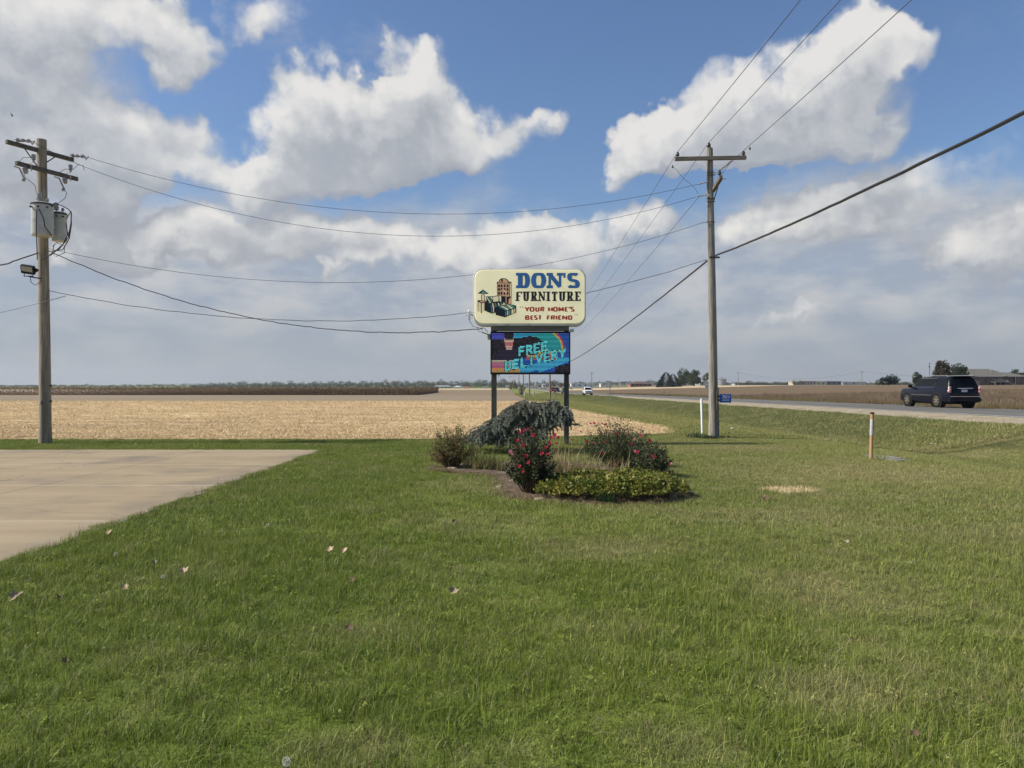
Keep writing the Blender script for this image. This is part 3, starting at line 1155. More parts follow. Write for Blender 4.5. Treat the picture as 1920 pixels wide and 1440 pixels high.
def crown_pts(n, shape, rx, ry, rz, seed, clumps=26, clr=.28):
    """points in lumpy clumps filling a crown shape centred at origin (z from 0 to 2 rz)"""
    r_ = np.random.default_rng(seed)
    cs = []
    while len(cs) < clumps:
        q = r_.uniform(-1, 1, 3)
        if shape == 'cone':
            t = (q[2] + 1) / 2
            lim = (1 - t) ** .75 * .95 + .05
            if q[0] ** 2 + q[1] ** 2 > lim ** 2:
                continue
            rr = math.hypot(q[0], q[1])
            if rr < lim * .45 and r_.random() < .6:
                continue
        else:
            if q @ q > 1 or (q @ q < .3 and r_.random() < .7):
                continue
        cs.append(q)
    cs = np.array(cs)
    w = r_.uniform(.6, 1.25, clumps)
    if shape == 'cone':
        w *= .45 + .75 * (1 - (cs[:, 2] + 1) / 2)
    ix = r_.integers(0, clumps, n)
    d = r_.normal(0, 1, (n, 3))
    d /= np.linalg.norm(d, axis=1, keepdims=True)
    rad = (r_.uniform(0, 1, (n, 1)) ** .5) * clr * w[ix][:, None]
    if shape == 'cone':
        t = 1 - r_.uniform(0, 1, n) ** .55
        a = r_.uniform(0, 2 * np.pi, n)
        lump = 1 + .10 * np.sin(a * 5 + t * 23 + seed) + .09 * np.sin(a * 3 - t * 41)
        rr = (1 - t) ** .72 * lump * (r_.uniform(.35, 1, n) ** .45)
        Pn = np.stack([rr * np.cos(a), rr * np.sin(a), t * 2], 1)
        return Pn * np.array([rx, ry, rz]), np.stack([np.cos(a), np.sin(a), np.full(n, -.15)], 1)
    Pn = cs[ix] * (.86 if shape != 'cone' else .92) + d * rad
    Pn[:, 2] += 1
    return Pn * np.array([rx, ry, rz]), d


def far_tree(name, label, cat, x, Y, h, w, mat_, shape='round', seed=0, n=1500, clumps=26, clr=.32, leaf=.05, base=.12, trunk=True, group=None):
    z = g(x, Y)
    root = empty(name, (x, Y, z - .05))
    tag(root, label, cat, group)
    hc = h * (1 - base)
    Pn, d = crown_pts(n, shape, w / 2, w / 2, hc / 2, seed, clumps, clr)
    Pn[:, 2] += h * base
    V, Fa, T = leaf_arrays(Pn, d + np.array([0, 0, .2]), h * leaf * 1.25, .8, seed)
    np_mesh('crown', V, Fa, mat_, root, {'tone': T})
    r_ = random.Random(seed)
    m2 = MB()
    m2.tube([(0, 0, 0), (0, 0, h * .35), (r_.uniform(-.02, .02) * h, 0, h * .75)], [h * .022, h * .016, h * .004], 7)
    for i in range(7):
        a = r_.uniform(0, 6.28)
        z0 = h * r_.uniform(.22, .6)
        L_ = w * .38
        m2.tube([(0, 0, z0), (math.cos(a) * L_ * .5, math.sin(a) * L_ * .5, z0 + L_ * .35), (math.cos(a) * L_, math.sin(a) * L_, z0 + L_ * .8)], [h * .009, h * .006, h * .002], 5)
    m2.build('trunk', M_bark, root, True)
    return root


M_bark = pmat('bark', (.10, .08, .06), (.17, .14, .11), 6, .9, .4, (1, 1, .2))
M_ever = leafmat('evergreen_leaf', (.010, .022, .015), (.020, .036, .023), None, .05)
M_dec = leafmat('deciduous_leaf', (.028, .050, .020), (.060, .085, .030), None, .15)
M_dull = leafmat('dull_tree_leaf', (.045, .056, .020), (.085, .09, .04), None, .15)
M_red = leafmat('red_tree_leaf', (.11, .045, .032), (.19, .085, .05), None, .15)
M_och = leafmat('ochre_tree_leaf', (.13, .10, .03), (.20, .145, .04), None, .15)
M_mar = leafmat('maroon_tree_leaf', (.034, .036, .021), (.070, .058, .034), None, .12)


def tree_px(name, label, cat, px0, px1, ytop, Y, mat_, shape='round', seed=0, **k):
    u = ((px0 + px1) / 2 - 960) / F
    x = u * Y
    w = (px1 - px0) / F * Y
    ztop = H - (ytop - 720) / F * Y
    return far_tree(name, label, cat, x, Y, ztop - g(x, Y), w, mat_, shape, seed, **k)


tree_px('spruce_tree', 'tall dark conical evergreen, the bigger of the pair left of the leafy trees', 'tree', 1231, 1267, 697.5, 520, M_ever, 'cone', 21, n=4200, base=.0)
tree_px('spruce_tree', 'smaller dark evergreen leaning against the bigger conical one', 'tree', 1247, 1277, 701, 530, M_ever, 'cone', 22, n=3200, base=.0)
tree_px('leafy_tree', 'broad green leafy tree with gaps in its crown beside the evergreens', 'tree', 1267, 1299, 693, 560, M_dec, 'round', 23, n=3600, clumps=40, base=.04)
tree_px('leafy_tree', 'dense round green tree just left of the pale shed', 'tree', 1289, 1315, 694, 550, M_dec, 'round', 24, n=3600, clumps=46, base=.03)
tree_px('leafy_tree', 'thin open-crowned tree half hidden by the utility pole', 'tree', 1316, 1334, 696, 540, M_dec, 'round', 25, n=650, clumps=16, clr=.24, base=.2)
tree_px('yew_tree', 'grey green bush at the left end of the dark evergreen clump', 'tree', 1641, 1652, 711, 318, M_dull, 'round', 26, n=900, base=.03)
tree_px('yew_tree', 'dark evergreen second from the left in the clump at the brown field edge', 'tree', 1648, 1662, 706.5, 316, M_ever, 'round', 27, n=2200, base=.02, clumps=34)
tree_px('yew_tree', 'dark evergreen in the middle of the clump at the brown field edge', 'tree', 1659, 1673, 704, 316, M_ever, 'round', 28, n=2200, base=.02, clumps=34)
tree_px('yew_tree', 'tallest dark evergreen at the right end of the clump', 'tree', 1668, 1686, 702, 315, M_ever, 'round', 29, n=2400, base=.02, clumps=36)
tree_px('leafy_tree', 'small pointed dull green tree just left of the street light', 'tree', 1711, 1730, 697, 310, M_dec, 'round', 30, n=2200, clumps=34, base=.05, clr=.26)
tree_px('maple_tree', 'tall maroon tinted tree behind the roof of the black vehicle', 'tree', 1751, 1781, 675.5, 305, M_mar, 'round', 31, n=4200, clumps=60, base=.02, clr=.26)
tree_px('leafy_tree', 'dark green tree between the maroon tree and the brick house', 'tree', 1782, 1814, 682.5, 302, M_dec, 'round', 32, n=3800, clumps=50, base=.02, clr=.27)
tree_px('leafy_tree', 'dark round tree rising behind the right end of the brick house', 'tree', 1890, 1914, 692.5, 350, M_dec, 'round', 33, n=2000, clumps=26, base=.1)
tree_px('leafy_tree', 'dark tree cut by the edge of the photo beside the brick house', 'tree', 1911, 1936, 692.5, 348, M_dec, 'round', 34, n=2000, clumps=26, base=.1)
tree_px('ochre_tree', 'ochre leaved tree seen between the sign posts', 'tree', 955, 971, 711.5, 620, M_och, 'cone', 35, n=1500, clumps=26, clr=.3, base=.05)
tree_px('red_tree', 'red leaved tree behind the pickup, just left of the right sign post', 'tree', 1046, 1057, 716, 700, M_red, 'round', 36, n=900)
tree_px('red_tree', 'brownish orange tree above the red pickup', 'tree', 1030, 1049, 711.5, 760, leafmat('rust_tree_leaf', (.085, .07, .04), (.15, .105, .06), None, .15), 'round', 37, n=1200)
tree_px('leafy_tree', 'dark tree behind the white truck on the road', 'tree', 1013, 1025, 711.5, 800, M_dec, 'cone', 38, n=900)
tree_px('leafy_tree', 'grey green roadside bush by the small poles under the sign', 'tree', 972, 987, 722, 215, M_dull, 'round', 39, n=900, base=.04)
tree_px('leafy_tree', 'dark tree hidden behind the right sign post', 'tree', 1056, 1068, 713, 700, M_dec, 'round', 40, n=900)
for i, (a, b, t, Yd, lb) in enumerate([(1484, 1500, 712, 780, 'spreading olive tree left of the tan shops'), (1497, 1508, 712, 790, 'smaller olive tree touching the tan shops'),
                                       (1208, 1232, 711.5, 900, 'wide hazy olive tree behind the brown roofed building'),
                                       (1232, 1242, 713, 780, 'pale olive tree left of the big evergreen'), (1398, 1412, 713, 800, 'dark bushy tree right of the grain bin')]):
    tree_px('olive_tree', lb, 'tree', a, b, t, Yd, M_dull, 'round', 50 + i, n=900, base=.05)

# far woods: one mass
rg = np.random.default_rng(13)
Vs, Fs, Ts = [], [], []
M_wood = leafmat('far_wood_leaf', (.034, .052, .020), (.080, .092, .038), (.085, .080, .036), .1, .004)


def wood_row(px0, px1, top, jit, Y0, Y1, wlo, whi, dens=.75):
    px = px0
    base_k = [sum(len(v) for v in Vs)]
    while px < px1:
        wpx = rg.uniform(wlo, whi)
        Y = rg.uniform(Y0, Y1)
        x = (px + wpx / 2 - 960) / F * Y
        w = wpx / F * Y * 1.15
        t = top(px) + rg.uniform(-jit, jit)
        h = max(3, H - (t - 720) / F * Y - g(x, Y))
        Pn, d = crown_pts(int(190 + 26 * wpx), 'round', w / 2, w / 2, h / 2, int(rg.integers(1e6)), 12, .42)
        Pn += np.array([x, Y, g(x, Y) - h * .04])
        V, Fa, T = leaf_arrays(Pn, d, max(.8, h * .085), .8, int(rg.integers(1e6)))
        T = T * .5 + rg.uniform(0, .5)
        Fs.append(Fa + base_k[0])
        Vs.append(V)
        Ts.append(T)
        base_k[0] += len(V)
        px += wpx * dens


topL = lambda px: np.interp(px, [-400, 0, 300, 420, 560, 760, 870, 935], [722, 722.3, 720.5, 716.5, 715.2, 713, 712.5, 711.5])
wood_row(-700, 420, topL, 2.0, 1350, 1600, 8, 20)
wood_row(400, 940, topL, 2.2, 1150, 1350, 9, 20)
wood_row(360, 960, lambda p: topL(p) + 3.5, 1.2, 1050, 1120, 7, 14)
wood_row(930, 1060, lambda p: 716.5, 1.5, 1000, 1200, 6, 12)
wood_row(1060, 1480, lambda p: np.interp(p, [1060, 1130, 1180, 1240, 1350, 1480], [717, 715, 714.5, 715, 716.5, 715.5]), 1.3, 1050, 1250, 7, 16)
wood_row(1380, 1700, lambda p: 717.5, 1.0, 1100, 1200, 7, 14)
wood_row(1640, 2400, lambda p: 716.8, 1.2, 900, 1100, 8, 16)
tag(np_mesh('distant_woods', np.concatenate(Vs), np.concatenate(Fs), M_wood, attrs={'tone': np.concatenate(Ts)}), 'low far-off line of woods along the horizon', kind='stuff')

rg = np.random.default_rng(14)
n = 1500
Y = rg.uniform(1.5, 19.3, n)
X = -4.81 - np.abs(rg.normal(0, .05, n)) * (1 + (np.sin(Y * 2.3) + np.sin(Y * 5.1)) * .6) + .03
k = rg.random(n) < .5 + .4 * np.sin(Y * 3.7)
X2 = rg.uniform(-30, -4.75, 900)
X, Y = np.concatenate([X[k], X2]), np.concatenate([Y[k], 19.30 - np.abs(rg.normal(0, .03, 900))])
s_ = rg.uniform(.4, .8, len(X))
z, r_ = slope_rot(X, Y, rg)
scatter('edge_grass', mid_t, np.stack([X, Y, z], 1), r_, np.stack([s_, s_, s_], 1), 'short grass creeping over the edge of the concrete lot', 15)

# thatch, clippings and coarse clumps that break up the turf
rg = np.random.default_rng(16)
M_thatch = leafmat('thatch_blade', (.24, .19, .10), (.40, .33, .19), None, .15)
thatch = [tuft('thatch', M_thatch, 22, .13, .006, .03, .0035, 2.2, 900 + i, 2) for i in range(4)]
coarse = [tuft('coarse_tuft', M_blade, 26, .05, .06, .125, .0052, .7, 910 + i, 4) for i in range(4)]
for nm, vs_, n, lb, sc in (('thatch', thatch, 5200, 'dry clippings and thatch lying in the lawn', (.6, 1.3)), ('coarse_grass', coarse, 1500, 'coarse longer clumps of grass standing out of the lawn', (.6, 1.15))):
    cx_ = rg.uniform(-1, 1, (90, 2))
    ci_ = rg.integers(0, 90, n)
    Y = np.sqrt(rg.uniform(0, 1, n)) * 15 + 1.8
    X = rg.uniform(-1, 1, n) * (.78 * Y + .5)
    keep = rg.random(n) < .35 + .65 * (np.sin(X * 1.3 + 2 * np.sin(Y * .7)) * np.sin(Y * 1.1 + X * .6) > .1)
    keep &= (X > -4.7) & ~inpoly(X, Y, BED)
    X, Y = X[keep], Y[keep]
    z, r_ = slope_rot(X, Y, rg)
    s_ = rg.uniform(sc[0], sc[1], len(X))
    scatter(nm, vs_, np.stack([X, Y, z + (.018 if nm == 'thatch' else 0)], 1), r_, np.stack([s_, s_, s_], 1), lb, 17)

# ------------------------------------------------------------------ shared object materials
M_wood_pole = pmat('weathered_pole_wood', (.19, .155, .115), (.43, .37, .285), 9, .9, .9, (3.2, 3.2, .16), detail=7, lo=.36, hi=.62, c3=(.14, .115, .09), s3=1.1, bscale=18)
M_grey_pole = pmat('grey_weathered_pole', (.17, .155, .135), (.39, .36, .31), 11, .9, .9, (3.4, 3.4, .14), detail=7, lo=.36, hi=.60, c3=(.10, .088, .075), s3=1.3, bscale=20)
M_arm = pmat('weathered_crossarm', (.075, .068, .06), (.17, .15, .13), 8, .9, .5, (1, 1, 1), lo=.3, hi=.7)
M_arm2 = pmat('grey_crossarm', (.16, .135, .11), (.27, .23, .19), 8, .9, .5, (.3, 3, 3))
M_galv = pmat('galvanised_steel', (.30, .30, .30), (.46, .46, .45), 8, .45, 0, metal=.6)
M_iron = pmat('dark_iron', (.06, .058, .055), (.12, .11, .10), 10, .6, 0, metal=.3)
M_tank = pmat('pale_grey_enamel', (.46, .48, .46), (.56, .57, .55), 2, .38, 0, c3=(.36, .36, .33), s3=5)
M_porc = pmat('grey_porcelain', (.26, .26, .26), (.40, .40, .39), 10, .25)
M_wporc = pmat('brown_white_porcelain', (.05, .045, .04), (.10, .09, .08), 10, .3)
M_cable = pmat('black_cable', (.018, .018, .020), (.03, .03, .032), 30, .55)
M_bare = pmat('bare_wire', (.075, .073, .075), (.11, .11, .11), 30, .5, metal=.3)
M_white = pmat('white_plastic', (.74, .75, .73), (.66, .66, .62), 9, .5)
M_black = pmat('black_plastic', (.010, .010, .011), (.018, .018, .019), 9, .5, spec=.2)
M_rubber = pmat('tyre_rubber', (.010, .010, .011), (.018, .018, .018), 20, .85, spec=.1)
M_chrome = pmat('chrome', (.75, .76, .78), None, metal=1.0, rough=.12)
M_glass = pmat('dark_vehicle_glass', (.005, .007, .010), None, rough=.15, spec=.12)
M_rust = pmat('rusty_steel', (.10, .05, .03), (.20, .11, .06), 14, .85)


def insul(mb, M, s=1.0, n=10):
    """ribbed insulator pin, upright, 0.2 m tall"""
    mb.lathe([(.018 * s, 0), (.018 * s, .06 * s), (.055 * s, .065 * s), (.07 * s, .085 * s), (.045 * s, .10 * s), (.045 * s, .115 * s), (.065 * s, .125 * s), (.06 * s, .15 * s), (.035 * s, .165 * s), (.045 * s, .19 * s), (.02 * s, .2 * s)], M, n)


def axis_to(p, d):
    return Matrix.Translation(Vector(p)) @ Vector(d).to_track_quat('Z', 'Y').to_matrix().to_4x4()


def pole_mesh(h, r0, r1, lean=(0, 0), seed=0, n=22):
    r_ = random.Random(seed)
    mb = MB()
    rings = []
    K = 26
    for i in range(K + 1):
        t = i / K
        r = r0 + (r1 - r0) * t ** .9 + (.02 * max(0, 1 - t * 14))
        ring = []
        for j in range(n):
            a = 2 * math.pi * j / n
            rr = r * (1 + .025 * math.sin(3 * a + 1.2 + 2 * t) + .012 * math.sin(9 * a + seed) + r_.uniform(-.008, .008))
            ring.append((rr * math.cos(a) + lean[0] * t + .012 * math.sin(t * 5), rr * math.sin(a) + lean[1] * t, -.15 + (h + .15) * t))
        rings.append(ring)
    mb.loft(rings)
    return mb


def wire(name, a, b, sag, rad, mat_, label, cat='wire', n=40, group=None, wob=0.0, seed=0):
    a, b = Vector(a), Vector(b)
    r_ = random.Random(seed)
    pts = []
    for i in range(n + 1):
        t = i / n
        p_ = a.lerp(b, t)
        p_.z -= 4 * sag * t * (1 - t)
        if wob and 0 < i < n:
            p_.z += r_.uniform(-wob, wob)
        pts.append(p_)
    mb = MB()
    mb.tube(pts, rad, 6)
    o = mb.build(name, mat_, sm=True)
    return tag(o, label, cat, group)


def catpts(a, b, sag, n=20):
    a, b = Vector(a), Vector(b)
    return [a.lerp(b, i / n) - Vector((0, 0, 4 * sag * i / n * (1 - i / n))) for i in range(n + 1)]


# ------------------------------------------------------------------ left utility pole with transformers
LP = onG(85, 832)
lp = empty('utility_pole', LP)
tag(lp, 'utility pole with two grey transformers, two slanting crossarms and a floodlight, by the concrete lot', 'utility pole')
YL = LP.y
hL = P(79, 262, YL).z - LP.z
leanL = P(79, 262, YL).x - P(85, 832, YL).x
pole_mesh(hL, .16, .125, (leanL, 0), 1).build('pole', M_wood_pole, lp, True)


def loc(px, py, Y, base):
    return P(px, py, Y) - base


def arm(a, b, th, dp, mat_, parent, name='crossarm'):
    a, b = Vector(a), Vector(b)
    d = (b - a)
    L_ = d.length
    d.normalize()
    s = d.cross(Vector((0, 0, 1))).normalized()
    t = s.cross(d)
    M = Matrix((d, s, t)).transposed().to_4x4()
    M.translation = a
    mb = MB()
    mb.box(0, L_, -dp / 2, dp / 2, -th / 2, th / 2, M, .008)
    return mb.build(name, mat_, parent)


# upper arm runs back to front along the depth of the scene
ua0, ua1 = loc(12, 265.5, 20.35, LP), loc(137, 300, 22.15, LP)
la0, la1 = loc(30, 305.5, 20.35, LP), loc(145, 336, 22.1, LP)
# crossarms pass beside the pole: push them to its near side
for v in (ua0, ua1, la0, la1):
    v.x += 0.0
u_arm = arm(ua0, ua1, .115, .095, M_arm, lp)
l_arm = arm(la0, la1, .115, .095, M_arm, lp)
mb = MB()
c_ = ua0.lerp(ua1, .25)
mb.tube([c_ + Vector((0, 0, -.04)), loc(70, 312, 21.05, LP)], .016, 6)
mb.tube([ua0.lerp(ua1, .72) + Vector((0, 0, -.04)), loc(88, 304, 21.2, LP)], .016, 6)
mb.build('arm_brace', M_iron, lp)
# dead-end insulator strings
for k, (t, lab) in enumerate(((.1, 0), (.93, 1))):
    q = ua0.lerp(ua1, t) + Vector((0.02, -.03, .10))
    mb = MB()
    for i in range(3):
        insul(mb, axis_to(q + Vector((.13 * i + .03, .02 * i, -.01 * i)), (1, .1, -.05)), .75)
    mb.tube([q - Vector((.02, 0, .06)), q + Vector((.55, .03, -.04))], .012, 6)
    mb.tube([q + Vector((.40, .03, .02)), q + Vector((.5, .03, -.12)), q + Vector((.56, .03, -.02))], .02, 6)
    mb.build('dead_end_insulator', M_porc, lp, True)
# fuse cutouts and arresters hanging from the lower arm
for k, t in enumerate((.16, .8)):
    q = la0.lerp(la1, t)
    fc = MB()
    fc.tube([q + Vector((.09, -.03, .03)), q + Vector((.16, -.04, .02)), q + Vector((.16, -.04, -.16))], .014, 6)
    insul(fc, axis_to(q + Vector((.0, -.08, -.02)), (.18, 0, -1)), 1.15)
    fc.tube([q + Vector((-.26, -.12, -.05)), q + Vector((-.12, -.12, -.10)), q + Vector((.0, -.12, -.36)), q + Vector((.03, -.09, -.42))], .022, 6)
    fc.lathe([(.03, 0), (.045, .02), (.045, .07), (.02, .09)], Matrix.Translation(q + Vector((-.02, -.1, -.46))), 10)
    fc.build('fuse_cutout', M_porc, lp, True)
    q = la0.lerp(la1, t + (.12 if k == 0 else .09)) + Vector((0, 0, .05))
    fa = MB()
    fa.lathe([(.03, 0), (.03, .06), (.055, .07), (.055, .2), (.03, .22)], Matrix.Translation(q + Vector((.02, -.06, .09))), 12)
    fa.tube([q + Vector((-.14, -.04, -.04)), q + Vector((-.16, -.05, .05)), q + Vector((.0, -.06, .09))], .013, 6)
    fa.build('lightning_arrester', M_porc, lp, True)


def transformer(px0, px1, py0, py1, Y, dark, seed, label):
    cx = (px0 + px1) / 2
    bot = loc(cx, py1, Y, LP)
    top = loc(cx, py0, Y, LP)
    r = (px1 - px0) / F * Y / 2
    h = top.z - bot.z
    t = empty('transformer', bot)
    t.parent = lp
    t['label'] = label
    mb = MB()
    mb.lathe([(r * .93, 0), (r * .97, .015), (r, .05), (r, h - .03), (r * 1.03, h - .02), (r * 1.03, h + .01), (r * .9, h + .035), (r * .5, h + .055), (.01, h + .06)], None, 28)
    mb.box(r * .3, r * .3 + .05, r * .8, r + .10, h * .3, h * .42)
    mb.build('tank', M_tank, t, True)
    mb = MB()
    mb.lathe([(r * 1.045, h - .035), (r * 1.06, h - .02), (r * 1.06, h + .012), (r * 1.0, h + .02)], None, 28, False)
    mb.build('lid_band', M_iron, t, True)
    bu = MB()
    for dx, s in ((-.08, 1.15), (r * .55, .7)):
        insul(bu, Matrix.Translation((dx, -.02, h + .03)), s)
    bu.lathe([(.05, 0), (.06, .02), (.06, .16), (.03, .18)], Matrix.Translation((-.08, -.02, h + .14)), 12)
    bu.build('bushing', M_porc, t, True)
    for i in range(3):
        tm = MB()
        a = R(-120 + 42 * i)
        tm.lathe([(.022, 0), (.03, .03), (.018, .07)], axis_to((math.cos(a) * r, math.sin(a) * r, h * .87), (math.cos(a), math.sin(a), -.1)), 8)
        tm.build('terminal', M_iron, t, True)
    return t


transformer(61, 98, 383.5, 443, YL - .42, False, 1, None).__delitem__('label')
t2 = transformer(99, 124, 401, 453, YL + .12, True, 2, None)
del t2['label']
# blackened patch on the smaller tank
for (pts_, rad) in (
        ([(42, 316, 20.7), (47, 332, 20.8), (66, 348, 21.0), (69, 366, 20.9)], .008),
        ([(118, 352, 21.4), (125, 362, 21.3), (122, 372, 21.3), (108, 382, 21.3)], .008),
        ([(137, 318, 21.9), (146, 309, 22.0), (156, 311, 22.1), (158, 320, 22.1)], .008),
        ([(36, 303, 20.5), (44, 295, 20.6), (60, 296, 20.8), (68, 290, 21)], .007),
        ([(112, 323, 21.6), (122, 317, 21.7), (132, 318, 21.8)], .007)):
    hang = MB()
    hang.tube([loc(*q, LP) for q in pts_], rad, 5)
    hang.build('jumper_wire', M_bare, lp, True)
for (pts_, rad) in (
        ([(94, 393, 20.9), (101, 381, 20.7), (115, 385, 20.7), (128, 392, 20.7), (134, 399, 20.7), (133, 420, 20.7), (128, 445, 20.7), (112, 466, 20.8), (93, 478, 21.0)], .014),
        ([(125, 410, 20.9), (133, 396, 20.8), (134, 420, 20.75), (130, 447, 20.75), (118, 468, 20.8), (92, 472, 21.0)], .013),
        ([(124, 419, 20.9), (127, 440, 20.8), (118, 458, 20.8), (96, 478, 21.0), (78, 487, 21.0)], .012),
        ([(69, 392, 20.4), (68, 420, 20.4), (69, 455, 20.5), (70, 487, 20.8)], .013),
        ([(73, 392, 20.4), (82, 410, 20.4), (84, 425, 20.5), (97, 442, 20.6)], .014),
        ([(99, 462, 21), (106, 455, 20.9), (121, 461, 20.9), (121, 474, 20.9), (105, 481, 20.9), (98, 474, 21), (102, 458, 21)], .009)):
    blk = MB()
    blk.tube([loc(*q, LP) for q in pts_], rad, 6)
    blk.build('secondary_cable', M_cable, lp, True)
# floodlight on its bracket
fl = empty('floodlight', loc(54, 512, 20.95, LP))
fl.parent = lp
mb = MB()
Mf = Matrix.Rotation(R(28), 4, 'X') @ Matrix.Rotation(R(10), 4, 'Y')
mb.box(-.19, .17, -.05, .05, -.02, .23, Mf, .015)
for i in range(7):
    mb.box(-.17 + i * .05, -.155 + i * .05, .05, .09, .0, .2, Mf)
mb.build('lamp_housing', M_black, fl)
mb = MB()
mb.box(-.155, .135, -.058, -.052, .06, .205, Mf)
mb.build('lamp_glass', pmat('lamp_glass', (.55, .52, .44), (.30, .29, .26), 26, .15), fl)
mb = MB()
mb.tube([(-.12, 0, .05), (-.12, -.02, -.09), (.13, -.02, -.09), (.14, 0, .05)], .014, 6)
mb.tube([(.0, -.02, -.09), (.12, .05, -.12), (.3, .25, -.13)], .018, 6)
mb.lathe([(.05, 0), (.06, .03), (.03, .09)], axis_to((.17, 0, .08), (1, 0, 0)), 10)
mb.build('bracket', M_black, fl)
mb = MB()
mb.tube([(.04, 0, -.1), (.05, .02, -.26), (.14, .06, -.33), (.25, .1, -.25), (.27, .2, -.13)], .009, 6)
mb.build('cord', M_cable, fl, True)
for bx6 in ((-.02, .02, -.18, -.165, 1.1, 1.22), (.155, .18, -.04, .02, 1.18, 1.24), (.15, .18, -.04, .02, 1.62, 1.68)):
    mb = MB()
    mb.box(*bx6)
    mb.build('step_bracket', M_iron, lp)

# ------------------------------------------------------------------ right utility pole
RP = onG(1338, 822)
YP = RP.y
rp = empty('utility_pole', RP)
tag(rp, 'tall weathered utility pole with one long crossarm, beside the blue house number plate', 'utility pole')
hR = P(1331, 278, YP).z - RP.z
pole_mesh(hR, .15, .10, (P(1331, 278, YP).x - P(1338, 822, YP).x, 0), 2).build('pole', M_grey_pole, rp, True)
ca0, ca1 = loc(1265, 298, YP - .12, RP), loc(1399, 295.5, YP - .12, RP)
arm(ca0, ca1, .12, .09, M_arm2, rp)
INS = []
for (px, py, s) in ((1270.5, 296, 1.0), (1329, 280, 1.15), (1394, 294, 1.0)):
    q = loc(px, py, YP - (.12 if px != 1329 else 0), RP)
    mb = MB()
    insul(mb, Matrix.Translation(q - Vector((0, 0, .0))), s * .9)
    mb.build('pin_insulator', M_wporc, rp, True)
    INS.append(RP + q + Vector((0, 0, .19 * s)))
mb = MB()
mb.tube([loc(1372, 301, YP - .15, RP), loc(1338, 327, YP - .13, RP)], .02, 6)
mb.build('arm_brace', M_galv, rp)
# side arm that runs toward the camera, seen nearly end on
sa0, sa1 = loc(1337, 357, YP + .1, RP), loc(1352, 332.5, YP - 1.35, RP)
arm(sa0, sa1, .13, .10, M_arm, rp)
mb = MB()
mb.tube([loc(1338, 377, YP + .02, RP), sa1.lerp(sa0, .22) - Vector((0, 0, .06))], .018, 6)
mb.build('arm_brace', M_iron, rp)
mb = MB()
insul(mb, Matrix.Translation(sa1.lerp(sa0, .1) + Vector((-.02, 0, .06))), .9)
mb.build('pin_insulator', M_wporc, rp, True)
side = []
for (pxa, pya, pxb, pyb, s) in ((1327, 341, 1319, 343, .8), (1325, 365, 1306, 369, .8), (1326, 416, 1316, 418, .6)):
    a_ = loc(pxa, pya, YP - .1, RP)
    b__ = loc(pxb, pyb, YP - .1, RP)
    mb = MB()
    d = (b__ - a_).normalized()
    k = 3 if s > .7 else 1
    for i in range(k):
        insul(mb, axis_to(a_ + d * (.11 * i - .02), d), .62 * s)
    mb.tube([a_, b__ + d * .05], .012, 6)
    mb.build('dead_end_insulator', M_porc, rp, True)
    side.append(RP + b__)
mb = MB()
for i in range(3):
    insul(mb, axis_to(loc(1340, 338.5, YP - .2, RP) + Vector((.12 * i, -.05, .02 * i)), (1, -.3, .15)), .5)
mb.tube([loc(1340, 339, YP - .2, RP), loc(1355, 335, YP - .8, RP)], .012, 6)
mb.build('dead_end_insulator', M_porc, rp, True)
mb = MB()
mb.lathe([(.02, 0), (.035, .03), (.01, .1)], Matrix.Translation(loc(1261, 315, YP - .1, RP)), 8)
mb.tube([loc(1262, 312, YP - .1, RP), loc(1268, 318, YP - .1, RP), loc(1276, 328, YP - .1, RP), loc(1284, 337, YP - .1, RP), loc(1293, 343, YP - .1, RP), loc(1302, 352, YP - .1, RP), loc(1309, 363, YP - .1, RP)], .006, 5)
mb.build('jumper_wire', M_bare, rp, True)
mb = MB()
mb.tube([loc(1372, 301, YP - .2, RP), loc(1356, 323, YP - .7, RP), loc(1350, 329, YP - 1.2, RP)], .008, 5)
mb.build('jumper_wire', M_bare, rp, True)
mb = MB()
mb.lathe([(.02, 0), (.035, .03), (.01, .1)], Matrix.Translation(loc(1406, 281, YP - 1.2, RP)), 8)
mb.build('line_clamp', M_bare, rp, True)
mb = MB()
mb.box(-.17, .15, -.15, -.13, loc(1330, 484, YP, RP).z - .03, loc(1330, 484, YP, RP).z + .03)
mb.build('cable_bracket', M_iron, rp)
for py in (323, 328, 372, 378, 416):
    mb = MB()
    mb.tube([loc(1325, py, YP - .13, RP), loc(1341, py, YP - .13, RP)], .014, 6)
    mb.build('through_bolt', M_iron, rp)
mb = MB()
mb.tube([(.152, -.05, .05), (.142, -.05, 1.6)], .012, 6)
mb.build('ground_wire', M_iron, rp)

# main lines overhead: they run on past the camera, and away along the road to the next pole
N2 = Vector((6.55 - .2, 128, g(6.4, 128)))
offs = [(-1.1, .0), (0, .35), (1.0, .0)]
labs = ['leftmost of the three high lines over the pole', 'middle high line from the pole top', 'right one of the three high lines over the pole']
for k, I in enumerate(INS):
    end = Vector((I.x + (.15, -.05, -.1)[k], -60, 9.6))
    wire('power_line', I, end, 1.0, .0085, M_bare, labs[k] + ', rising to the top edge', group=None, n=60)
    e2 = N2 + Vector((offs[k][0], 0, 8.6 + offs[k][1]))
    s0 = I
    if k == 2:
        s0 = RP + loc(1309, 371, YP - .1, RP)
        wire('power_line', I, RP + sa1.lerp(sa0, .1) + Vector((-.02, 0, .22)), .02, .008, M_bare, 'short wire from the right pin of the crossarm down to the side arm', n=8)
    wire('power_line', s0, e2, .9, .0075, M_bare, ['line from the left crossarm pin running down behind the sign', 'line from the pole top running down behind the sign',
                                                     'line from the middle insulators running down behind the sign'][k], n=50)
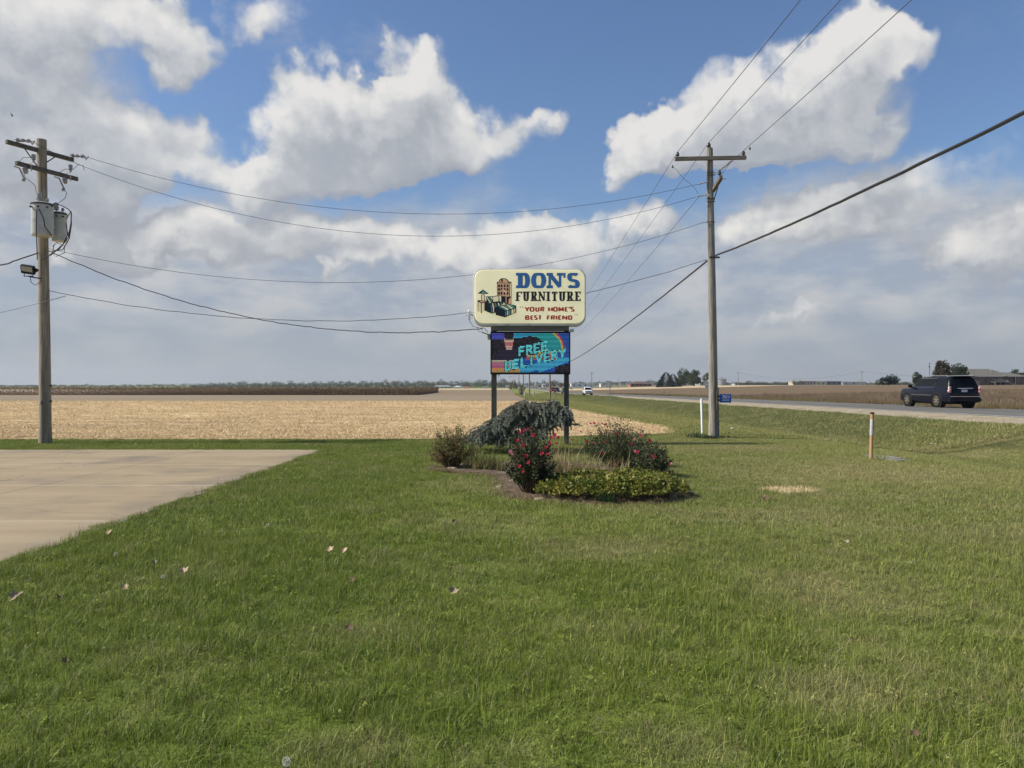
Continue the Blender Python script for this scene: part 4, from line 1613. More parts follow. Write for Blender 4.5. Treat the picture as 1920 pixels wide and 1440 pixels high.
# wires across from the left pole
A1 = LP + ua0.lerp(ua1, .93) + Vector((.5, 0, .06))
A0 = LP + ua0.lerp(ua1, .1) + Vector((.5, 0, .06))
wire('power_line', A1, side[0], 1.31, .0065, M_bare, 'uppermost thin wire sagging between the two utility poles', n=60)
wire('power_line', P(156, 312, 22.0), side[1], 1.62, .0065, M_bare, 'second thin wire from the top sagging between the two utility poles', n=60)
wire('power_line', A0, P(156, 312, 22.0), .02, .007, M_bare, 'short wire along the upper crossarm of the transformer pole', n=10)
wire('power_line', P(90, 466, YL - .1), side[2], 1.38, .0065, M_bare, 'thin wire sagging at mid height and passing behind the top of the sign', n=60)
wire('power_line', P(92, 545, YL - .1), P(1325, 487, YP), 1.34, .0085, M_cable, 'lowest wire between the poles, crossing behind the sign cabinet', n=60, wob=.012, seed=3)
wire('service_cable', P(92, 470, YL - .15), P(905, 616, 20.45), .86, .0125, M_cable, 'twisted black service cable sagging from the transformer pole to the sign', 'cable', n=90, wob=.012, seed=4)
wire('service_cable', P(72, 474, YL - .15), P(-260, 530, 20.0), .25, .020, M_cable, 'thick black cable leaving the transformer pole below its tanks to the left edge', 'cable', n=40, wob=.015, seed=5)
wire('guy_wire', P(123, 555, YL - .2), P(-200, 620, 20.5), .1, .008, M_bare, 'thin wire slanting from the pole below the floodlight to the left edge', n=20)
wire('service_cable', P(1342, 479, YP - .1), Vector((5.6, -14, 5.0)), .55, .026, M_cable, 'thick black cable rising from the pole to the right edge of the photo', 'cable', n=80, wob=.006, seed=6)
wire('service_cable', P(1326, 489, YP), N2 + Vector((0, 0, 5.5)), .9, .028, M_cable, 'black cable running down from the pole behind the right edge of the screen', 'cable', n=60, wob=.01, seed=7)

# ------------------------------------------------------------------ stroke lettering
def arc(cx, cy, rx, ry, a0, a1, n=10):
    return [(cx + rx * math.cos(R(a0 + (a1 - a0) * i / n)), cy + ry * math.sin(R(a0 + (a1 - a0) * i / n))) for i in range(n + 1)]


GL = {
    'D': [[(.16, 0), (.16, 1)], [(.1, 1), (.45, 1)] + arc(.45, .5, .4, .5, 90, -90, 12) + [(.1, 0)]],
    'O': [arc(.5, .5, .38, .5, 0, 360, 22)],
    'N': [[(.14, 0), (.14, 1)], [(.14, 1), (.84, 0)], [(.84, 0), (.84, 1)]],
    "'": [[(.5, 1.0), (.5, .68)]],
    'S': [arc(.5, .74, .33, .26, 25, 235, 10) + arc(.5, .26, .35, .26, 55, -160, 12)],
    'F': [[(.18, 0), (.18, 1)], [(.18, 1), (.88, 1)], [(.18, .52), (.7, .52)]],
    'U': [[(.14, 1), (.14, .35)] + arc(.5, .35, .36, .35, 180, 360, 12) + [(.86, 1)]],
    'R': [[(.16, 0), (.16, 1)], [(.16, 1), (.55, 1)] + arc(.55, .75, .27, .25, 90, -90, 8) + [(.16, .5)], [(.52, .5), (.88, 0)]],
    'I': [[(.5, 0), (.5, 1)]],
    'T': [[(.5, 0), (.5, 1)], [(.05, 1), (.95, 1)]],
    'E': [[(.16, 0), (.16, 1)], [(.16, 1), (.88, 1)], [(.16, .5), (.72, .5)], [(.16, 0), (.88, 0)]],
    'Y': [[(.5, 0), (.5, .45)], [(.5, .45), (.08, 1)], [(.5, .45), (.92, 1)]],
    'H': [[(.14, 0), (.14, 1)], [(.86, 0), (.86, 1)], [(.14, .5), (.86, .5)]],
    'M': [[(.1, 0), (.1, 1)], [(.1, 1), (.5, .25)], [(.5, .25), (.9, 1)], [(.9, 1), (.9, 0)]],
    'B': [[(.16, 0), (.16, 1)], [(.16, 1), (.5, 1)] + arc(.5, .76, .26, .24, 90, -90, 8) + [(.16, .52)], [(.5, .52)] + arc(.53, .26, .3, .26, 90, -90, 8) + [(.16, 0)]],
    'L': [[(.2, 1), (.2, 0)], [(.2, 0), (.85, 0)]],
    'V': [[(.08, 1), (.5, 0)], [(.5, 0), (.92, 1)]],
    '"': [[(.3, 1), (.38, .66)], [(.65, 1), (.73, .66)]],
    '2': [arc(.5, .72, .33, .28, 165, -30, 10) + [(.15, 0), (.88, 0)]],
    '3': [arc(.46, .75, .32, .25, 150, -90, 10) + arc(.46, .25, .36, .25, 90, -150, 10)],
    '5': [[(.82, 1), (.25, 1), (.2, .55)] + arc(.48, .32, .34, .32, 110, -150, 12)],
    '7': [[(.12, 1), (.88, 1), (.4, 0)]],
    '1': [[(.25, .8), (.55, 1), (.55, 0)]],
    'P': [[(.16, 0), (.16, 1)], [(.16, 1), (.55, 1)] + arc(.55, .73, .29, .27, 90, -90, 8) + [(.16, .46)]],
}
SERIF = {'D': [(.16, 0), (.16, 1)], 'N': [(.14, 0), (.14, 1), (.84, 1)], 'F': [(.18, 0)], 'U': [(.14, 1), (.86, 1)], 'R': [(.16, 0), (.16, 1), (.86, 0)], 'I': [(.5, 0), (.5, 1)],
         'T': [(.5, 0)], 'E': [(.16, 0), (.16, 1)], 'S': [], 'O': []}


def glyph(mb, ch, x0, x1, z0, z1, y, tx, tz, serif=0.0, slant=0.0, ydir=-1):
    """one letter between x0..x1 and z0..z1 in the plane y"""
    k = [0]
    gx = [p_[0] for st in GL[ch] for p_ in st]
    ga, gb_ = min(gx), max(gx)
    if gb_ - ga < .05:
        ga, gb_ = 0.0, 1.0
    sl = serif if ch in 'DNFUR' or ch == 'E' else 0
    sr = serif if ch in 'NUR' else 0
    if ch in 'NVY' and not serif:
        sl = sr = -tx * .1
    if serif and ch == 'N':
        sl, sr = serif - tx * .22, serif * .6 - tx * .22
    xa, xe = x0 + tx / 2 + sl, x1 - tx / 2 - sr

    def T(p_):
        zz = z0 + (z1 - z0) * p_[1]
        return xa + (xe - xa) * (p_[0] - ga) / (gb_ - ga) + slant * (zz - z0), zz

    def quad(a, b, c_, d):
        yy = y + ydir * .0006 * k[0]
        k[0] += 1
        mb.add([(a[0], yy, a[1]), (b[0], yy, b[1]), (c_[0], yy, c_[1]), (d[0], yy, d[1])], [(0, 1, 2, 3)])
    if ch == "'" and serif:
        tx *= .42
    tx_ = tx
    for st in GL[ch]:
        if serif and ch == 'N':
            tx = tx_ * (.52 if len(st) == 2 and st[0][0] == st[1][0] else .95)
        q = [T(p_) for p_ in st]
        # keep the pen inside the letter box vertically
        ins = tz / 2
        q = [(a, min(max(b, z0 + ins), z1 - ins)) if ch not in "'\"" else (a, b) for a, b in q]
        L_, Rr = [], []
        for i, (a, b) in enumerate(q):
            p0, p1 = q[max(i - 1, 0)], q[min(i + 1, len(q) - 1)]
            if st[0] == st[-1] or (abs(st[0][0] - st[-1][0]) + abs(st[0][1] - st[-1][1]) < 1e-6):
                if i == 0 or i == len(q) - 1:
                    p0, p1 = q[-2], q[1]
            dx, dz = p1[0] - p0[0], p1[1] - p0[1]
            ln = math.hypot(dx, dz) + 1e-9
            nx, nz = -dz / ln, dx / ln
            w = math.hypot(nx * tx, nz * tz) / 2
            L_.append((a + nx * w, b + nz * w))
            Rr.append((a - nx * w, b - nz * w))
        for i in range(len(q) - 1):
            quad(L_[i], L_[i + 1], Rr[i + 1], Rr[i])
    tx = tx_ * (.52 if serif and ch == 'N' else 1)
    if serif:
        for (sx, sz) in SERIF.get(ch, []):
            a, b = T((sx, sz))
            hw = tx * .5 + serif
            zb = b if sz == 0 else b - tz
            quad((a - hw, zb), (a + hw, zb), (a + hw, zb + tz), (a - hw, zb + tz))
        if ch in 'FTE':
            ends = {'F': [(.88, 1, -1)], 'T': [(.05, 1, -1), (.95, 1, -1)], 'E': [(.88, 1, -1), (.88, 0, 1)]}[ch]
            for (sx, sz, dr) in ends:
                a, b = T((sx, sz))
                quad((a - tz * .5, b), (a + tz * .5, b), (a + tz * .5, b + dr * (z1 - z0) * .28), (a - tz * .5, b + dr * (z1 - z0) * .28))


# ------------------------------------------------------------------ the roadside sign
YS = 20.5
SO = Vector(((994 - 960) / F * YS, YS, g(.5, YS)))
sg = empty('roadside_sign', SO)
tag(sg, 'two-post store sign with cream painted cabinet over a lit message screen', 'sign')


def S(px, py, dy=0.0):
    return P(px, py, YS) - SO + Vector((0, dy, 0))


def C1(cx, cy, dy=0.0):           # coordinates measured on an enlarged view of the sign
    return S(860 + cx / 6, 480 + cy / 6, dy)


def rrect(x0, x1, z0, z1, r, y, n=8):
    out = []
    for (cx, cz, a0) in ((x1 - r, z1 - r, 0), (x0 + r, z1 - r, 90), (x0 + r, z0 + r, 180), (x1 - r, z0 + r, 270)):
        for i in range(n + 1):
            a = R(a0 + 90 * i / n)
            out.append((cx + r * math.cos(a), y, cz + r * math.sin(a)))
    return out


M_postw = pmat('sign_post_paint', (.075, .068, .052), (.125, .113, .088), 5, .8, .3, (2, 2, .4))
M_board = pmat('sign_board_wood', (.15, .135, .10), (.225, .20, .155), 6, .85, .3, (.3, 1, 2))
for i, (a, b) in enumerate(((921, 931), (1058.5, 1067.5))):
    mb = MB()
    p0, p1 = S(a, 0), S(b, 0)
    mb.box(p0.x, p1.x, .12, .12 + (p1.x - p0.x), -.2, S(0, 612).z, None, .008)
    mb.build('post', M_postw, sg)
cab = empty('sign_cabinet', (0, 0, 0))
cab.parent = sg
tl, br_ = S(887, 503), S(1098.5, 611.5)
M_cab = pmat('cabinet_white_metal', (.56, .57, .56), (.66, .67, .66), 3, .45, .1, c3=(.40, .39, .36), s3=4)
mb = MB()
rings = [rrect(tl.x + .03, br_.x - .03, br_.z + .03, tl.z - .03, .25, .42), rrect(tl.x, br_.x, br_.z, tl.z, .27, .36), rrect(tl.x, br_.x, br_.z, tl.z, .27, .03),
         rrect(tl.x + .012, br_.x - .012, br_.z + .012, tl.z - .012, .262, .0), rrect(tl.x + .045, br_.x - .045, br_.z + .045, tl.z - .045, .24, .0),
         rrect(tl.x + .05, br_.x - .05, br_.z + .05, tl.z - .05, .235, .035)]
mb.loft(rings, True, True)
mb.build('cabinet_shell', M_cab, cab, True)
# cream face, slightly bulging, with an added glow that lifts its brightness
mf = bpy.data.materials.new('cream_sign_face')
mf.use_nodes = True
N = NT(mf.node_tree)
bs = N.n['Principled BSDF']
tcc = N.new('ShaderNodeTexCoord')
cc = N.mix(N.mapr(N.noise(tcc.outputs['Object'], 2.2, 5, .6), .35, .7), (.84, .78, .50), (.78, .72, .45))
cc = N.mix(N.mapr(N.noise(N.mapping(tcc.outputs['Object'], scale=(6, 1, .7)), 2.0, 5, .6), .55, .8, 0, .35), cc, (.58, .52, .33))
N.set(bs.inputs['Base Color'], cc)
bs.inputs['Roughness'].default_value = .35
N.set(bs.inputs['Emission Color'], cc)
bs.inputs['Emission Strength'].default_value = .36
mb = MB()
fx0, fx1, fz0, fz1 = C1(180, 0).x, C1(1418, 0).x, C1(0, 757).z, C1(0, 155).z
mb.loft([rrect(fx0, fx1, fz0, fz1, .235, .034), rrect(fx0, fx1, fz0, fz1, .235, -.006), rrect(fx0 + .012, fx1 - .012, fz0 + .012, fz1 - .012, .225, -.022)], False, True)
mb.build('sign_face', mf, cab, True)
yf = -.0235
M_blue = pmat('blue_sign_paint', (.035, .15, .40), (.05, .18, .46), 9, .45, glow=.08)  # glow on the lettering paints is added to brighten them
M_ltblue = pmat('blue_grey_outline', (.20, .30, .42), None, rough=.5)
M_ink = pmat('black_sign_paint', (.018, .016, .02), (.032, .03, .035), 9, .45)
M_redp = pmat('red_sign_paint', (.42, .045, .03), (.48, .06, .04), 9, .45, glow=.12)


def word(name, items, cy0, cy1, mat_, tx, tz, serif, dy=0.0, grow=0.0):
    mb = MB()
    z1, z0 = C1(0, cy0).z, C1(0, cy1).z
    for ch, a, b in items:
        glyph(mb, ch, C1(a, 0).x - grow, C1(b, 0).x + grow, z0 - grow, z1 + grow, yf - dy, tx, tz, serif)
    return mb.build(name, mat_, cab)


u6 = YS / F / 6
DONS = [('D', 640, 800), ('O', 818, 982), ('N', 990, 1165), ("'", 1172, 1208), ('S', 1222, 1360)]
word('name_outline', DONS, 195, 361, M_ltblue, 57 * u6, 33 * u6, 22 * u6, 0, 4 * u6)
word('name_lettering', DONS, 195, 361, M_blue, 46 * u6, 24 * u6, 20 * u6, .014)
FUR = [('F', 637, 720), ('U', 718, 800), ('R', 808, 892), ('N', 892, 975), ('I', 978, 1038), ('T', 1040, 1118), ('U', 1122, 1206), ('R', 1212, 1298), ('E', 1303, 1380)]
word('furniture_lettering', FUR, 401, 508, M_ink, 27 * u6, 13 * u6, 10 * u6)
for items, a, b in (([('Y', 740, 800), ('O', 796, 854), ('U', 860, 910), ('R', 916, 968), ('H', 1004, 1060), ('O', 1060, 1116), ('M', 1120, 1184), ('E', 1190, 1234), ("'", 1236, 1256), ('S', 1256, 1303)], 572, 628),
                    ([('B', 745, 798), ('E', 804, 846), ('S', 846, 890), ('T', 890, 938), ('F', 990, 1034), ('R', 1034, 1088), ('I', 1088, 1112), ('E', 1116, 1160), ('N', 1164, 1222), ('D', 1226, 1280)], 667, 721)):
    mb = MB()
    z1, z0 = C1(0, a).z, C1(0, b).z
    for ch, xa, xb_ in items:
        glyph(mb, ch, C1(xa, 0).x, C1(xb_, 0).x, z0, z1, yf, 20 * u6, 12 * u6)
    mb.build('slogan_lettering', M_redp, cab)
mb = MB()
glyph(mb, '"', C1(686, 0).x, C1(728, 0).x, C1(0, 606).z, C1(0, 570).z, yf, 9 * u6, 9 * u6)
glyph(mb, '"', C1(1290, 0).x, C1(1332, 0).x, C1(0, 690).z, C1(0, 656).z, yf, 9 * u6, 9 * u6, slant=.3)
mb.build('quotation_mark', M_redp, cab)


def C2(cx, cy, dy=0.0):           # a larger enlargement of the furniture drawing
    return S(870 + cx / 13.09, 500 + cy / 13.09, dy)


M_teal = pmat('teal_sign_paint', (.08, .26, .22), None, rough=.5, glow=.24)  # glow added to the drawing's paints so they match the brightened face
M_navy = pmat('dark_teal_sign_paint', (.012, .022, .035), None, rough=.5)
M_cream = pmat('light_cream_sign_paint', (.78, .68, .42), None, rough=.5, glow=.24)
M_peach = pmat('peach_sign_paint', (.62, .36, .21), None, rough=.5, glow=.24)
pic = MB()
lay = [0]


def PL(pts_, m_):
    lay[0] += 1
    pic.cm = m_
    pic.add([tuple(C2(a, b) + Vector((0, yf - .0008 * lay[0], 0))) for a, b in pts_], [tuple(range(len(pts_)))])


TE, NV, CR, PE = 0, 1, 2, 3
# cabinet with arched top
PL([(800, 380), (840, 375), (880, 310), (930, 285), (1010, 285), (1070, 320), (1110, 372), (1165, 372), (1165, 400), (1170, 920), (1010, 920), (810, 710), (808, 405)], NV)
PL([(830, 395), (868, 372), (900, 325), (940, 300), (1000, 300), (1050, 335), (1085, 385), (1100, 400)], PE)
PL([(822, 412), (1110, 412), (1110, 740), (822, 712)], PE)
PL([(1125, 405), (1150, 405), (1155, 735), (1128, 735)], CR)
PL([(1100, 800), (1165, 745), (1168, 915), (1085, 915)], PE)
for i, xx in enumerate((835, 900, 975, 1048)):
    for j, yy in enumerate((442, 530, 625)):
        PL([(xx, yy), (xx + (48 if i < 2 else 44), yy), (xx + (48 if i < 2 else 44), yy + 66), (xx, yy + 66)], NV)
PL([(912, 310), (955, 310), (950, 385), (915, 385)], NV)
PL([(930, 560), (960, 560), (972, 620), (905, 620)], PE)
PL([(960, 565), (985, 570), (1045, 640), (1035, 665), (1020, 655)], CR)
PL([(1025, 650), (1045, 650), (1043, 900), (1022, 900)], PE)
# table
PL([(335, 825), (520, 825), (600, 870), (590, 885), (440, 905), (440, 1150), (420, 1150), (415, 900), (355, 870), (352, 1105), (338, 1100)], NV)
PL([(375, 840), (510, 838), (575, 862), (435, 885)], PE)
PL([(357, 885), (415, 905), (418, 1140), (357, 1100)], CR)
PL([(446, 912), (498, 905), (498, 1115), (446, 1140)], CR)
# lamp
PL([(335, 665), (455, 572), (480, 572), (612, 672), (500, 675)], NV)
PL([(418, 655), (470, 585), (555, 660), (500, 665)], TE)
PL([(432, 855), (420, 760), (430, 685), (500, 680), (515, 760), (502, 850)], NV)
PL([(446, 840), (436, 760), (450, 690), (488, 690), (500, 760), (490, 842)], CR)
# sofa
PL([(530, 735), (690, 730), (840, 712), (920, 715), (930, 800), (1000, 800), (1020, 900), (790, 990), (790, 1130), (690, 1160), (500, 1080), (500, 880), (560, 850)], NV)
PL([(705, 745), (850, 728), (848, 850), (720, 868)], CR)
PL([(862, 725), (910, 722), (915, 860), (878, 865)], CR)
for a in ((545, 750, 655, 890), (600, 745, 690, 860), (650, 745, 700, 800)):
    PL([(a[0], a[1]), (a[0] + 26, a[1] - 4), (a[2] + 14, a[3]), (a[2] - 14, a[3] + 6)], CR if a[0] != 600 else TE)
PL([(600, 870), (640, 900), (650, 920), (610, 900)], TE)
for i, xx in enumerate((690, 755, 830, 900, 960)):
    PL([(xx, 905 - i * 4), (xx + 24, 900 - i * 4), (xx + 52, 1000 - i * 14), (xx + 50, 1030 - i * 14), (xx + 26, 1030 - i * 14)], CR if i % 2 == 0 else TE)
PL([(672, 1010), (692, 1010), (694, 1135), (674, 1138)], TE)
PL([(716, 1010), (736, 1008), (736, 1130), (718, 1134)], CR)
PL([(640, 940), (668, 950), (690, 1000), (672, 1005)], TE)
# ottoman
PL([(775, 1000), (840, 965), (1060, 925), (1130, 925), (1280, 960), (1285, 1130), (1010, 1250), (780, 1190)], NV)
for (a, b, m_) in ((840, 1005, TE), (900, 1040, CR), (970, 1090, TE), (1040, 1140, CR), (1110, 1190, TE)):
    PL([(a, 990 - (a - 840) * .22), (a + 46, 978 - (a - 840) * .2), (b + 55, 1060 - (a - 840) * .22), (b + 40, 1085 - (a - 840) * .22), (b, 1075 - (a - 840) * .22), (b - 20, 1050 - (a - 840) * .22)], m_)
for (a, w, m_) in ((1015, 25, TE), (1062, 22, CR), (1102, 36, TE), (1166, 50, CR), (1236, 22, CR)):
    PL([(a, 1110 - (a - 1015) * .33), (a + w, 1102 - (a - 1015) * .33), (a + w, 1205 - (a - 1015) * .36), (a, 1222 - (a - 1015) * .36)], m_)
pic.build('furniture_drawing', [M_teal, M_navy, M_cream, M_peach], cab)
# board between cabinet and screen
mb = MB()
a, b = C1(362, 792), C1(1238, 838)
mb.box(a.x, b.x, .05, .30, b.z, a.z - .0)
mb.build('spacer_board', M_board, sg)
# LED screen
led = empty('message_screen', (0, 0, 0))
led.parent = sg
a, b = C1(358, 850), C1(1256, 1332)
mb = MB()
mb.box(a.x, b.x, .02, .11, b.z, a.z, None, .01)
mb.box(a.x, b.x, -.03, .02, a.z - .045, a.z)
mb.box(a.x, b.x, -.03, .02, b.z, b.z + .06)
mb.box(a.x, a.x + .03, -.03, .02, b.z + .06, a.z - .045)
mb.box(b.x - .03, b.x, -.03, .02, b.z + .06, a.z - .045)
mb.build('screen_housing', M_black, led)
# picture: 31 rows of lamps
NR, NC = 31, 124
x0, x1, z1, z0 = C1(372, 0).x, C1(1243, 0).x, C1(0, 870).z, C1(0, 1316).z
colr = np.zeros((NR, NC, 3))
ii, jj = np.mgrid[0:NR, 0:NC]
cy = 870 + (ii + .5) * (1316 - 870) / NR
cx = 372 + (jj + .5) * (1243 - 372) / NC
rgl = np.random.default_rng(3)


def paint(m_, c_):
    colr[m_] = np.array(c_)


def seg(ax, ay, bx, by):
    t = np.clip(((cx - ax) * (bx - ax) + (cy - ay) * (by - ay)) / ((bx - ax) ** 2 + (by - ay) ** 2 + 1e-9), 0, 1)
    return np.hypot(cx - ax - t * (bx - ax), cy - ay - t * (by - ay))


paint(cx > 0, (.03, .10, .42))
paint(cx < 560, (.08, .09, .50))
paint((cx > 600) & (cx < 1120), (.04, .36, .58))
tl_ = ((cx - 980) / 190) ** 2 + ((cy - 980) / 130) ** 2 < 1
paint(tl_, (.03, .38, .40))
bl = (cy > 1150) & (cx > 650)
paint(bl, (.03, .10, .50))
sw = np.abs(((cx - 640) / 600) - (1320 - cy) / 190)
paint(bl & (sw < .22), (.06, .42, .70))
paint((cy > 1090) & (cx > 900) & (np.abs(cy - (1330 - (cx - 800) * .38)) < 26), (.06, .45, .72))
arcr = np.hypot((cx - 930) / 1.0, (cy - 1040) / .88)
for r0, r1, c_ in ((222, 233, (.30, .50, .20)), (232, 242, (.70, .55, .10)), (242, 258, (.70, .05, .14))):
    paint((arcr > r0) & (arcr < r1) & (cx > 1030) & (cy < 1075), c_)
paint((np.abs(cy - (1074 + (1180 - cx) * .06)) < 12) & (cx > 720) & (cx < 1200), (.75, .62, .12))
paint(np.abs(cy - (1135 + (1100 - cx) * .02)) < 0, (.6, .5, .1))
paint((cy > 1105) & (cy < 1175) & (cx > 760) & (cx < 1100), (.40, .12, .16))
paint((cy > 1100) & (cy < 1140) & (cx > 770) & (cx < 900), (.62, .40, .12))
paint((cy > 1150) & (cx < 640), (.52, .42, .34))
paint((cy > 1205) & (cy < 1255) & (cx < 530), (.50, .16, .28))
paint((cy > 1255) & (cx < 690), (.62, .27, .11))
paint((cy > 1290) & (cx < 690), (.62, .38, .13))
dark = (cx < 620) & (cy > 945) & (cy < 1160)
dark |= (((cx - 800) / 160) ** 2 + ((cy - 1010) / 105) ** 2 < 1)
dark |= (cx > 620) & (cx < 760) & (cy > 930) & (cy < 1150)
dark |= (((cx - 565) / 52) ** 2 + ((cy - 890) / 60) ** 2 < 1)
dark |= (cx > 1080) & (cy > 1250 - (cx - 1080) * .25)
dark |= (cx > 375) & (cx < 640) & (cy > 1130) & (cy < 1175)
paint(dark, (.012, .012, .016))
colr[dark] += rgl.random((dark.sum(), 1)) ** 8 * np.array([.12, .08, .11])
face = (((cx - 566) / (52 - np.clip((cy - 960) * .22, 0, 34))) ** 2 < 1) & (cy > 925) & (cy < 1052)
body = (cy > 1040) & (np.abs(cx - 560) < 40 + (cy - 1040) * 1.1) & (cy < 1165)
paint(body, (.03, .025, .05))
paint(face, (.66, .44, .36))
paint(face & (cy > 975) & (cy < 1010), (.62, .20, .22))
paint(face & (((cx - 566) / 60) ** 2 + ((cy - 915) / 28) ** 2 < 1), (.04, .03, .04))
LET = []


def lword(txt, ax, ay, bx, by, h, wd, tx=8.5, gap=1.0):
    n_ = len(txt)
    for i, ch in enumerate(txt):
        t = (i + .0) / n_
        ox = ax + (bx - ax) * t
        oy = ay + (by - ay) * t
        for st in GL[ch]:
            for k_ in range(len(st) - 1):
                q0 = (ox + st[k_][0] * wd, oy - st[k_][1] * h + (by - ay) / (bx - ax) * st[k_][0] * wd)
                q1 = (ox + st[k_ + 1][0] * wd, oy - st[k_ + 1][1] * h + (by - ay) / (bx - ax) * st[k_ + 1][0] * wd)
                LET.append(seg(*q0, *q1))


lword('FREE', 672, 1124, 1014, 1052, 88, 72)
lword('DELIVERY', 520, 1290, 1216, 1130, 88, 72)
dm = np.min(np.array(LET), 0)
paint(dm < 17, (.015, .05, .07))
paint(dm < 12, (.14, .74, .80))
colr *= rgl.uniform(.85, 1.12, (NR, NC, 1))
V, Fa, Cc = [], [], []
dz = (z1 - z0) / NR
dx = (x1 - x0) / NC
for i in range(NR):
    zt = z1 - i * dz - dz * .14
    zb = zt - dz * .46
    for j in range(NC):
        k = len(V)
        V += [(x0 + j * dx, .0, zb), (x0 + (j + 1) * dx, .0, zb), (x0 + (j + 1) * dx, .0, zt), (x0 + j * dx, .0, zt)]
        Fa.append((k, k + 1, k + 2, k + 3))
        Cc += [(*colr[i, j], 1)] * 4
ml = bpy.data.materials.new('lit_lamp_rows')
ml.use_nodes = True
N = NT(ml.node_tree)
bs = N.n['Principled BSDF']
at = N.new('ShaderNodeAttribute', attribute_name='lampcol')
bs.inputs['Base Color'].default_value = (.01, .01, .012, 1)
bs.inputs['Roughness'].default_value = .5
N.l.new(at.outputs['Color'], bs.inputs['Emission Color'])
bs.inputs['Emission Strength'].default_value = .86
lo_obj = np_mesh('lamp_rows', V, Fa, ml, led)
ca = lo_obj.data.color_attributes.new('lampcol', 'FLOAT_COLOR', 'CORNER')
ca.data.foreach_set('color', np.array(Cc, np.float32).ravel())
mb = MB()
for i in range(NR + 1):
    zt = z1 - i * dz + dz * .13
    mb.box(x0, x1, -.012, .002, zt - dz * .2, zt)
mb.box(x0, x1, .003, .012, z0, z1)
mb.build('louvre', M_black, led)
# small fittings
mb = MB()
mb.box(C1(322, 0).x, C1(356, 0).x, .1, .22, C1(0, 938).z, C1(0, 872).z, None, .01)
mb.build('junction_box', M_galv, sg)
mb = MB()
mb.box(C1(101, 0).x, C1(133, 0).x, .05, .13, C1(0, 712).z, C1(0, 615).z, None, .012)
mb.lathe([(.03, 0), (.04, .02), (.02, .07)], Matrix.Translation(C1(116, 625, .09)), 8)
mb.build('antenna_box', M_white, sg)
mb = MB()
mb.tube([C1(80, 667, .09), C1(165, 660, .09)], .006, 5)
mb.tube([C1(135, 650, .09), C1(150, 655, .09), C1(160, 680, .09), C1(176, 672, .09)], .009, 5)
mb.tube([C1(116, 715, .1), C1(160, 790, .1), C1(210, 800, .1)], .007, 5)
mb.tube([C1(268, 816, -.02), C1(205, 800, .1), C1(225, 845, .1), C1(262, 858, .1), C1(262, 800, .1), C1(292, 815, .1), C1(330, 860, .12)], .008, 5)
mb.tube([C1(262, 858, .1), C1(300, 868, .1), C1(325, 880, .12)], .014, 5)
mb.build('sign_wiring', M_cable, sg)
mb = MB()
mb.tube([C1(1258, 836, .1), C1(1300, 836, .1)], .045, 10)
mb.tube([C1(1236, 830, .1), C1(1262, 836, .1)], .012, 6)
mb.build('sensor_tube', M_white, sg)
for i in range(5):
    mb = MB()
    xx = tl.x + .5 + i * .5
    mb.box(xx, xx + .03, .1, .14, tl.z - .002, tl.z + .012)
    mb.build('lifting_lug', M_iron, cab)

# ------------------------------------------------------------------ vehicles
def rr_ring(y0, y1, hw, z, r, n=5):
    out = []
    for (cx, cy, a0) in ((hw - r, y1 - r, 0), (-hw + r, y1 - r, 90), (-hw + r, y0 + r, 180), (hw - r, y0 + r, 270)):
        for i in range(n + 1):
            a = R(a0 + 90 * i / n)
            out.append((cx + r * math.cos(a), cy + r * math.sin(a), z))
    return out


def paintmat(name, c_, rough=.22):
    return pmat(name, c_, None, rough=rough, coat=.6, spec=.5)


def wheel(parent, x, y, r, w, side, rim=True, spokes=6, rimmat=None):
    q = empty('wheel', (x, y, r))
    q.parent = parent
    mb = MB()
    M = Matrix.Rotation(R(90), 4, 'Y')
    mb.lathe([(r * .62, -w / 2), (r * .93, -w / 2), (r, -w / 2 + .03), (r, w / 2 - .03), (r * .93, w / 2), (r * .62, w / 2)], M, 26)
    mb.build('tyre', M_rubber, q, True)
    mb = MB()
    o = side * w / 2
    mb.lathe([(r * .60, -.01), (r * .66, .0), (r * .66, .012), (r * .58, .012)], Matrix.Translation((o, 0, 0)) @ Matrix.Rotation(R(90 * side), 4, 'Y'), 26, False)
    for i in range(spokes):
        Mr = Matrix.Translation((o, 0, 0)) @ Matrix.Rotation(2 * math.pi * i / spokes, 4, 'X')
        mb.box(-.004 if side > 0 else -.012, .012 if side > 0 else .004, -r * .10, r * .10, r * .1, r * .62, Mr)
    mb.lathe([(r * .16, 0), (r * .14, .02), (r * .02, .025)], Matrix.Translation((o, 0, 0)) @ Matrix.Rotation(R(90 * side), 4, 'Y'), 12)
    mb.build('rim', rimmat or M_chrome, q)
    return q


